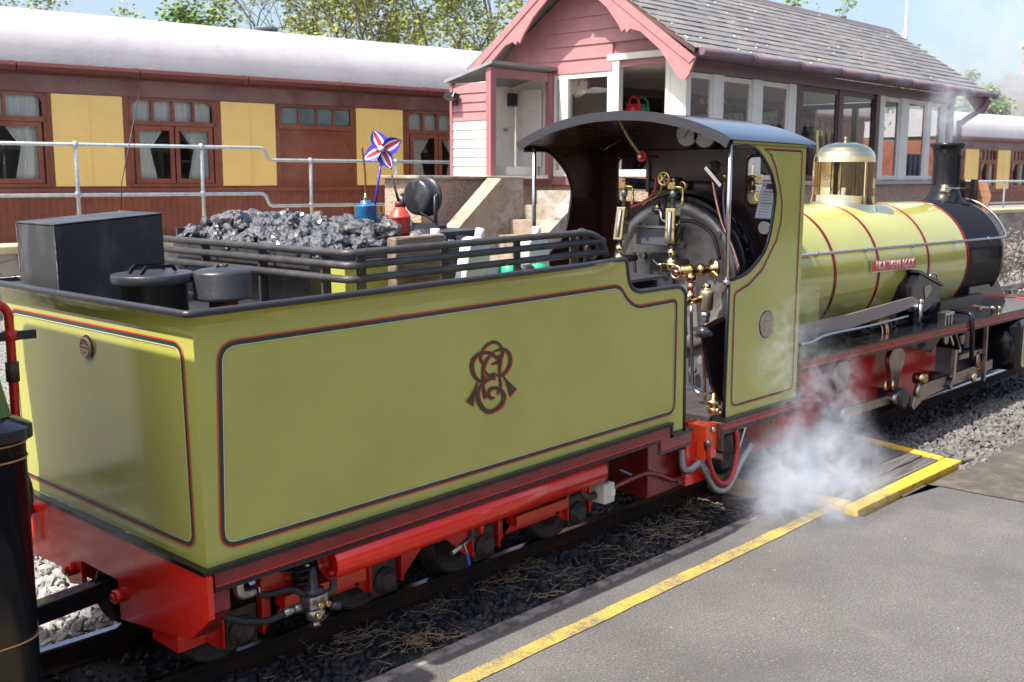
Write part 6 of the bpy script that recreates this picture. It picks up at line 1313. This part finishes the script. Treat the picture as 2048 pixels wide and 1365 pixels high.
# coal: lumps one could pick up, on a heap of fines
def b_coal(nt, p, co):
    n = noise(nt, co, 26, 8, .7); f = noise(nt, co, 70, 4, .6); c = ramp(nt, n, (.35, (.010, .010, .013)), (.7, (.036, .037, .042)))
    nt.links.new(c, p.inputs['Base Color']); mx = mixc(nt, .5, n, f); bumpn(nt, p, mx, .5, .006); p.inputs['Specular IOR Level'].default_value = 1.0; p.inputs['Coat Weight'].default_value = .6; p.inputs['Coat Roughness'].default_value = .12
COAL = nodes_mat('wet_shiny_coal', b_coal, .24)
rc = random.Random(9); lumps = []
from mathutils import noise as mnoise
for k in range(10):
    bm = bmesh.new(); bmesh.ops.create_icosphere(bm, subdivisions=3, radius=1)
    cuts = [(V((rc.gauss(0, 1), rc.gauss(0, 1), rc.gauss(0, 1))).normalized(), rc.uniform(.66, .92)) for _ in range(6)]; of = V((k * 7.3, 2, 5))
    for v in bm.verts:
        for n_, d_ in cuts:
            t = v.co.dot(n_) - d_
            if t > 0: v.co -= n_ * t * .85
        v.co *= 1 + .16 * mnoise.noise(v.co * 2.0 + of) + .16 * mnoise.noise(v.co * 4.5 + of) + .05 * mnoise.noise(v.co * 11 + of); v.co.x *= 1.2; v.co.z *= .82
    me = bpy.data.meshes.new('coal_lump'); bm.to_mesh(me); bm.free(); me.materials.append(COAL); lumps.append(me)
def heap(x, y):                    # height of the heap in tender space
    tx = (x - .62) / .68
    sx = min(1, max(0, (x - .605) / .09)); sy = min(1, max(0, (1.14 - y) / .10))
    return .736 + .088 * math.exp(-((y - .88) / .30) ** 2) * max(0, 1 - .75 * max(0, tx)) * (.2 + .8 * sx) * (.3 + .7 * sy) - .02 * max(0, tx - .5)
hm = MB(); rows = []
for i in range(17):
    rows.append([V((.615 + .68 * i / 16, .342 + .785 * j / 16, heap(.615 + .68 * i / 16, .342 + .785 * j / 16) - .03 + rc.uniform(-.012, .012))) for j in range(17)])
for a, b in zip(rows, rows[1:]): hm.strip(a, b, False)
ch_ = tag(hm.out('coal_heap', mat('coal_dust', (.012, .012, .013), .6, bump=1, bs=60)), 'bed of small coal filling the tender bunker', 'coal'); ch_.matrix_world = TW; ch_['kind'] = 'stuff'
i = 0; placed = []; tries = 0
while i < 235 and tries < 9000:
    tries += 1
    x = rc.uniform(.618, 1.27); y = rc.uniform(.35, 1.125); r = rc.choice((.015, .018, .022, .026, .030, .034))
    if x > .92 and y > .40: 
        zz = .768 + r * .6
        if x > 1.16 or rc.random() < .3: continue
        if y < .47 and x > 1.02: continue
        if (x - 1.087) ** 2 + (y - .65) ** 2 < .004 or (x - 1.065) ** 2 + (y - .45) ** 2 < .004: continue
    else: zz = heap(x, y) + rc.uniform(-.012, .016)
    if any((x - a) ** 2 + (y - b) ** 2 < (.74 * (r + q)) ** 2 for a, b, q in placed): continue
    placed.append((x, y, r)); o = bpy.data.objects.new('coal_lump', lumps[i % 10]); col.objects.link(o); o.location = tw(x, y, zz); o.rotation_euler = (rc.uniform(0, 6.3), rc.uniform(0, 6.3), rc.uniform(0, 6.3)); s = r * rc.uniform(1.05, 1.3); o.scale = (s, s, s)
    tag(o, 'shiny black lump of coal heaped in the tender bunker', 'coal', 'coal lumps in the tender bunker'); i += 1
# oil cans
tz = .7665
def on_tray(u, v, z=tz): return TLz(u, v, z)
def place(name, label, cat, u, v, z=tz, rot=(0, 0, 0)):
    q = TLz(u, v, z); return thing(name, label, cat, tuple(tw(q.x, q.y, z)), rot)
cb_ = thing('oil_can', 'blue oil can with long brown spout among the coal', 'oil can', tuple(tw(1.087, .65, .788)), (0, -TP, 0)); cb_.scale = (.84, .84, .84)
BLUEC = mat('enamel_blue', (.015, .13, .30), .3, c2=(.02, .09, .2), vs=30, coat=.2)
MB().lathe((0, 0, 0), Z1, [(.043, 0), (.045, .004), (.045, .082), (.046, .085), (.042, .088), (.022, .090), (.022, .104), (.018, .107)], 28).out('can_body', BLUEC, cb_); MB().lathe((0, 0, .107), Z1, [(.010, 0), (.010, .012), (.006, .016), (.006, .03)], 12).out('spout_nut', BRASSD, cb_)
MB().tube(spline([(0, 0, .13), (.002, .0, .20), (.0, .004, .27), (-.004, .008, .33)]), .0042, 8).out('spout', mat('brown_tube', (.16, .06, .03), .4, .3), cb_)
crd = thing('oil_can', 'red oil can with conical shoulder and black spout beside the lamp', 'oil can', tuple(tw(1.068, .45, .768)), (0, -TP, 0)); crd.scale = (.80, .80, .93)
REDC = mat('faded_orange_red_enamel', (.48, .055, .025), .38, c2=(.36, .035, .02), vs=30)
MB().lathe((0, 0, 0), Z1, [(.044, 0), (.046, .004), (.046, .058), (.048, .060), (.048, .064), (.045, .066), (.036, .082), (.020, .097), (.017, .099)], 28).out('can_body', REDC, crd); MB().lathe((0, 0, .099), Z1, [(.018, 0), (.018, .016), (.012, .02)], 16).out('cap', mat('maroon_cap', (.12, .02, .02), .4), crd); MB().tube([(0, 0, .115), (-.012, .006, .16), (-.026, .012, .215)], [.007, .005, .004], 8).out('spout', BLACKM, crd); MB().cyl((.012, 0, .115), (.014, 0, .135), .008, n=10).out('pump_button', STEEL, crd)
# headlamp in its yoke, seen from behind
lm = thing('headlamp', 'round black headlamp in a yoke turned away towards the engine', 'lamp', tuple(tw(1.35, .655, .780)), (0, 0, R(4))); lm.scale = (.62, .94, .92)
MB().lathe((-.045, 0, .110), X1, [(.0, -.004), (.055, -.004), (.066, .0), (.072, .012), (.074, .03), (.074, .085), (.080, .088), (.080, .105), (.070, .11)], 32).out('lamp_body', BLACKM, lm)
MB().tube([(-.02, -.088, .012), (-.02, -.088, .115)], .006, 6).out('yoke_arm', BLACKM, lm); MB().bar((-.01, -.088, .004), (-.01, -.088, .125), .022, .006, Y1).out('yoke_arm', BLACKM, lm); MB().bar((-.01, .088, .004), (-.01, .088, .125), .022, .006, Y1).out('yoke_arm', BLACKM, lm); MB().box(-.022, .002, -.094, .094, -.001, .006).out('yoke_base', BLACKM, lm)
for s in (-1, 1): MB().cyl((-.01, s * .084, .112), (-.01, s * .1, .112), .012, n=12).out('pivot_knob', BLACKM, lm)
MB().tube(spline([(-.05, -.03, .05), (-.03, -.06, .03), (0, -.07, .01)]), .003, 6).out('cable', RUBBER, lm)
MB().box(-.03, .05, -.11, .07, -.022, -.0015).out('base_channel', BLACKM, lm)
# pinwheel
pwb = tw(1.165, .70, .835); hl_ = TLy(766, 300, .70); hubw = tw(hl_.x, .70, hl_.z)
UB, UR, UW = mat('flag_blue', (.05, .03, .42), .3), mat('flag_red', (.60, .02, .05), .3), mat('flag_white', (.78, .78, .82), .3)
pw = thing('pinwheel', 'toy pinwheel with red, white and blue striped vanes on a blue stick', 'pinwheel', tuple(pwb))
stick0 = V((0, 0, 0)); hl = hubw - pwb
MB().cyl(stick0, hl + V((0, 0, -.0)), .0042, n=8).out('stick', UB, pw)
face = -(ray(766, 300).normalized()); a_, bb, cc = frame((face + V((-.25, .1, .15))).normalized())
for k in range(4):
    t0 = R(20 + 90 * k); e1 = bb * math.cos(t0) + cc * math.sin(t0); e2 = -bb * math.sin(t0) + cc * math.cos(t0); L = .080; grid = []
    for i in range(9):
        u_ = i / 8; row = []
        for j in range(9):
            w_ = (j / 8 - .5) * 2; wid = .036 * math.sin(math.pi * min(1, u_ * .9 + .12)) ** .8 * (1 - .15 * u_)
            curl = .016 * max(0, w_ + .1) ** 2 * (1 - u_ * .5)
            row.append(hl + e1 * (u_ * L) + e2 * (w_ * wid + .010 * u_) + a_ * (.006 + curl) - e2 * curl * .6)
        grid.append(row)
    for nm, m_, js in (('vane_blue', UB, (0, 1, 6, 7)), ('vane_white', UW, (2, 5)), ('vane_red', UR, (3, 4))):
        mb = MB()
        for i in range(8):
            for j in js: mb.add([grid[i][j], grid[i + 1][j], grid[i + 1][j + 1], grid[i][j + 1]], [(0, 1, 2, 3)], True)
        mb.out(nm, m_, pw)
MB().lathe(hl + a_ * .006, a_, [(.010, 0), (.010, .03), (.004, .034)], 14).out('hub', UW, pw)
# bottles, wood block, odds and ends behind the side rails
WPL = mat('white_plastic', (.72, .73, .74), .4, var=.12, vs=14)
def bottle(label, q, rz_, tilt, w=.055, h=.11):
    b = thing('oil_bottle', label, 'bottle', tuple(tw(*q)), (0, tilt, rz_))
    pr_ = fillet([V((-w, 0, 0)), V((w, 0, 0)), V((w, 0, h * .86)), V((w * .35, 0, h)), V((-w * .6, 0, h)), V((-w, 0, h * .9))], .016, 4, True)
    MB().prism([p + V((0, -.022, 0)) for p in pr_], (0, .044, 0)).out('bottle_body', WPL, b, fix=True, bevel=.006)
    MB().lathe((-w * .1 + w * .25, 0, h), Z1, [(.014, 0), (.014, .006), (.016, .008), (.016, .034), (.014, .036)], 16).out('cap', WPL, b)
    return b
bottle('white plastic oil bottle leaning over behind the top rails', (1.12, .17, .60), R(10), R(16), .062, .165); bottle('white plastic bottle standing upright near the cab end of the top rails', (1.465, .19, .60), R(4), 0, .060, .145)
bottle('small white bottle with only its cap showing behind the wooden block', (1.03, .24, .66), 0, 0, .03, .10)
single_o = MB().box(-.112, .112, -.02, .02, 0, .205).out('wooden_block', mat('weathered_wood', (.23, .175, .125), .8, c2=(.12, .085, .06), vs=9, bump=.5, bs=50, stretch=(1, 3, 8)), bevel=.006)
tag(single_o, 'grey weathered block of wood wedged behind the top rails', 'wood block'); single_o.location = tw(.905, .185, .578); single_o.rotation_euler = (0, -TP, R(4))
GRN = mat('bright_green_plastic', (.02, .42, .22), .3)
tq = TLy(1050, 540, .13); tr_ = thing('hand_torch', 'green and black hand torch lying by the tender side', 'torch', tuple(tw(tq.x, .13, .60)), (0, -TP, R(-8)))
MB().lathe((-.10, 0, .035), X1, [(.0, 0), (.034, .006), (.038, .03), (.034, .05), (.024, .07)], 20).out('torch_head', GRN, tr_); MB().lathe((-.03, 0, .035), X1, [(.026, 0), (.026, .05), (.02, .06)], 16).out('torch_body', RUBBER, tr_); MB().lathe((.03, 0, .035), X1, [(.024, 0), (.026, .03), (.020, .06), (.008, .066)], 16).out('torch_tail', GRN, tr_)
hk = thing('fire_iron', 'curved black iron fire tool standing at the cab end of the tender', 'fire iron', tuple(tw(1.74, .22, .575)), (0, -TP, 0))
MB().tube(spline([(0, 0, 0), (-.015, 0, .10), (-.005, 0, .155), (.025, 0, .172), (.05, 0, .15), (.055, 0, .09), (.05, 0, .0)]), .0125, 10).out('loop', BLACKM, hk); MB().torus((.06, -.02, .10), Y1, .034, .007, 20, 8).out('ring', BLACKM, hk)
rag = MB(); n = 12; pts = [[V((1.50 + .16 * i / n, .05 + .10 * j / n, .60 + .018 * math.sin(i * 1.7 + j) * math.cos(j * 1.3))) for j in range(n + 1)] for i in range(n + 1)]
for a, b in zip(pts, pts[1:]): rag.strip([tw(*p) for p in a], [tw(*p) for p in b])
single(rag, 'cleaning_rag', mat('grubby_rag', (.24, .25, .28), .9, var=.4, vs=20), 'crumpled grey rag lying by the tender side near the cab', 'rag')
# shovel-black plates behind bottles
# clipboard hanging in the cab
cbd = thing('clipboard', 'clipboard with white paper hanging in the cab window opening', 'clipboard', tuple(PX(1535, 438, 4.36)))
P4 = [PX(u, v, 4.36) for u, v in ((1509, 437), (1547, 440), (1562, 371), (1524, 370))]
MB().prism(P4, (.006, 0, 0)).out('board', mat('blue_grey_board', (.30, .36, .48), .5), cbd, world=True, fix=True)
c0_ = sum(P4, V()) / 4; MB().prism([c0_ + (p - c0_) * .92 + V((-.002, 0, 0)) for p in P4], (.0015, 0, 0)).out('paper', mat('paper_white', (.74, .76, .86), .6), cbd, world=True, fix=True)
e_x = (P4[1] - P4[0]).normalized(); e_y = (P4[3] - P4[0]).normalized()
for i in range(9):
    s = P4[0].lerp(P4[3], .12 + .085 * i) + e_x * .015 + V((-.003, 0, 0)); MB().bar(s, s + e_x * (.05 if i not in (4, 8) else .075), .002 if i not in (4, 8) else .004, .0006, X1).out('written_line', mat('ink', (.12, .12, .22), .6), cbd, world=True)
k_ = P4[3].lerp(P4[2], .62); MB().obox(k_ + V((-.008, 0, -.006)), X1 * .008, e_x * .026, e_y * .012).out('clip', BLACKM, cbd, world=True)

# ================================================================== NEIGHBOURING ENGINE at the left edge
ne = thing('neighbour_engine', 'black lined diesel engine end coupled behind the tender with sloping green cab', 'locomotive', (0, 2.93, 0))
ORG = mat('orange_lining', (.55, .26, .10), .4); NGREEN = mat('mid_green_cab_paint', (.09, .17, .05), .2, coat=.4)
xn, yn0, yn1 = .985, 2.345, 3.50
def plan(x1, y0, y1, r, x0=-2.6): return fillet([V((x0, y0)), V((x1, y0)), V((x1, y1)), V((x0, y1))], [0, r, r, 0], 8)
def hoop(z0, z1, d=0, r=.10): 
    P = plan(xn + d, yn0 - d, yn1 + d, r); return [V((p[0], p[1], z0)) for p in P], [V((p[0], p[1], z1)) for p in P]
def np_(mb, name, m, **k): return mb.out(name, m, ne, world=True, **k)
a, b = hoop(.16, .845); nb = MB(); nb.strip(a, b); nb.f.append(tuple(range(len(a) * 2 - 1, len(a) - 1, -1))); nb.s.append(False); np_(nb, 'lower_body', BLACK)
a, b = hoop(.845, .870, .012); nb = MB(); nb.strip(a, b); k = len(nb.v); nb.v += [V((p.x, p.y, .885)) * 1 for p in hoop(0, 0, -.03)[0]]; 
a2 = [V((p.x, p.y, .888)) for p in hoop(0, 0, -.03)[0]]; nb.strip(b, a2); np_(nb, 'rounded_ledge', BLACK)
for z in (.836, .800, .385): np_(MB().ribbon([V((p.x, p.y, z)) for p in hoop(0, 0, .0)[0]], Z1, .001, False, 0).tube([V((p.x, p.y, z)) for p in hoop(0, 0, .001)[0]], .0022, 5), 'lining_orange', ORG)
cabp = plan(.965, yn0 + .05, yn1 - .05, .06); cabt = plan(.80, yn0 + .09, yn1 - .09, .06)
nb = MB(); nb.strip([V((p[0], p[1], .889)) for p in cabp], [V((p[0], p[1], 1.66)) for p in cabt]); np_(nb, 'cab', NGREEN)
rp_ = plan(.89, yn0 - .02, yn1 - .05, .05); nb = MB(); nb.prism([V((p[0], p[1], 1.66)) for p in rp_], (0, 0, .09)); np_(nb, 'cab_roof', BLACK, fix=True, bevel=.02)
np_(MB().box(-2.4, .95, 2.55, 3.3, .08, .16), 'underframe', IRON)
for x in (.55, -.6): np_(MB().lathe((x, 2.69, .14), Y1, [(.03, 0), (.13, 0), (.14, .04), (.15, .05), (.02, .055)], 24), 'wheel', IRON)
np_(MB().lathe((1.02, 2.60, .66), X1, [(.05, -.04), (.085, -.02), (.09, .01), (.05, .03)], 24), 'buffer', BLACK)
np_(MB().prism([(.98, 2.80, .12), (.98, 3.02, .12), (.98, 3.02, .28), (.98, 2.80, .28)], (.03, 0, 0)), 'coupling_pocket', BLACK, fix=True)
vp = PY(16, 640, 2.76); VPX, VPY = PY(22, 700, 2.76).x, 2.76
bp_ = thing('brake_standpipe', 'red brake standpipe with curved top and black hose at the coupling', 'brake pipe', (VPX, VPY, .3))
zt_ = PY(10, 603, 2.76).z
MB().tube(fillet([V((VPX, VPY, .30)), V((VPX, VPY, zt_)), V((VPX - .10, VPY - .0, zt_ - .012))], .05, 6), .0115, 12).out('pipe', VRED, bp_, world=True)
MB().cyl((VPX, VPY, zt_ - .155), (VPX, VPY, zt_ - .205), .0165, n=12).out('union', IRON, bp_, world=True); MB().cyl((VPX, VPY, zt_ - .10), (VPX, VPY, zt_ - .075), .018, n=12).out('clamp', VRED, bp_, world=True)
MB().bar((VPX - .06, VPY, zt_ - .088), (VPX + .06, VPY - .01, zt_ - .088), .012, .022).out('bracket', BLACKM, bp_, world=True)
MB().cyl((VPX - .09, VPY, zt_ - .018), (VPX - .13, VPY, zt_ - .02), .016, n=12).out('hose_end', RUBBER, bp_, world=True)

# ================================================================== STEAM
def steam(name, label, c, r, dens, sc, seed, col_=(1, 1, 1), thr=(.42, .62), squash=(1, 1, 1), rot=0, fall=1.0):
    bm = bmesh.new(); bmesh.ops.create_icosphere(bm, subdivisions=3, radius=1); me = bpy.data.meshes.new(name); bm.to_mesh(me); bm.free()
    o = bpy.data.objects.new(name, me); col.objects.link(o); o.location = c; o.scale = (r * squash[0], r * squash[1], r * squash[2]); o.rotation_euler = (0, 0, rot)
    m = bpy.data.materials.new(name); m.use_nodes = True; nt = m.node_tree; nt.nodes.clear()
    out_ = nd(nt, 'ShaderNodeOutputMaterial'); vol = nd(nt, 'ShaderNodeVolumePrincipled'); vol.inputs['Color'].default_value = (*col_, 1); vol.inputs['Anisotropy'].default_value = .2
    tc = nd(nt, 'ShaderNodeTexCoord'); mp = nd(nt, 'ShaderNodeMapping'); mp.inputs['Location'].default_value = (seed, seed * .7, 0); mp.inputs['Scale'].default_value = (squash[0] * sc, squash[1] * sc, squash[2] * sc)
    nt.links.new(tc.outputs['Object'], mp.inputs[0]); n = nd(nt, 'ShaderNodeTexNoise', Scale=1.0, Detail=9, Roughness=.66, Distortion=1.1); nt.links.new(mp.outputs[0], n.inputs['Vector'])
    mr = nd(nt, 'ShaderNodeMapRange', interpolation_type='SMOOTHSTEP'); mr.inputs['From Min'].default_value = thr[0]; mr.inputs['From Max'].default_value = thr[1]; nt.links.new(n.outputs[0], mr.inputs[0])
    ln = nd(nt, 'ShaderNodeVectorMath', operation='LENGTH'); nt.links.new(tc.outputs['Object'], ln.inputs[0])
    fr = nd(nt, 'ShaderNodeMapRange', interpolation_type='SMOOTHSTEP'); fr.inputs['From Min'].default_value = 1.0; fr.inputs['From Max'].default_value = .05 * fall; nt.links.new(ln.outputs['Value'], fr.inputs[0])
    mu = nd(nt, 'ShaderNodeMath', operation='MULTIPLY'); nt.links.new(mr.outputs[0], mu.inputs[0]); nt.links.new(fr.outputs[0], mu.inputs[1])
    m2 = nd(nt, 'ShaderNodeMath', operation='MULTIPLY'); nt.links.new(mu.outputs[0], m2.inputs[0]); m2.inputs[1].default_value = dens
    nt.links.new(m2.outputs[0], vol.inputs['Density']); nt.links.new(vol.outputs[0], out_.inputs['Volume']); me.materials.append(m)
    o['kind'] = 'stuff'; o['label'] = label; return o
SC = (.86, .91, 1.0)
steam('steam', 'white steam cloud drifting over the boarded crossing', PY(1625, 960, 2.12), .58, 13, 4.8, 3, SC, (.40, .66), (1.0, .60, .54))
steam('steam', 'thick puff of steam low against the platform edge', PY(1580, 985, 2.20), .30, 12, 3.8, 21, SC, (.34, .64), (1.15, .7, .65))
steam('steam', 'thin steam rising beside the engine wheels', PY(1650, 860, 2.20), .50, 9, 5.4, 8, SC, (.42, .68), (.85, .36, .95))
steam('steam', 'faint wisps of steam in front of the cab side', PY(1580, 720, 2.20), .40, 4.5, 5.0, 14, SC, (.45, .70), (.8, .4, 1.1))
steam('smoke', 'wisp of grey smoke leaving the chimney top', (7.62, LY + .05, 1.86), .30, 4.5, 4, 5, (.75, .78, .85), (.40, .62), (1.0, .8, 1.0))
sk = EYE + ray(1960, 90) * 20
steam('smoke', 'pale smoke haze hanging in the sky beyond the signal box', tuple(EYE + ray(2000, 90) * 24), 2.8, .42, 1.6, 9, (.8, .86, .95), (.35, .65), (1.0, 1.0, .9))
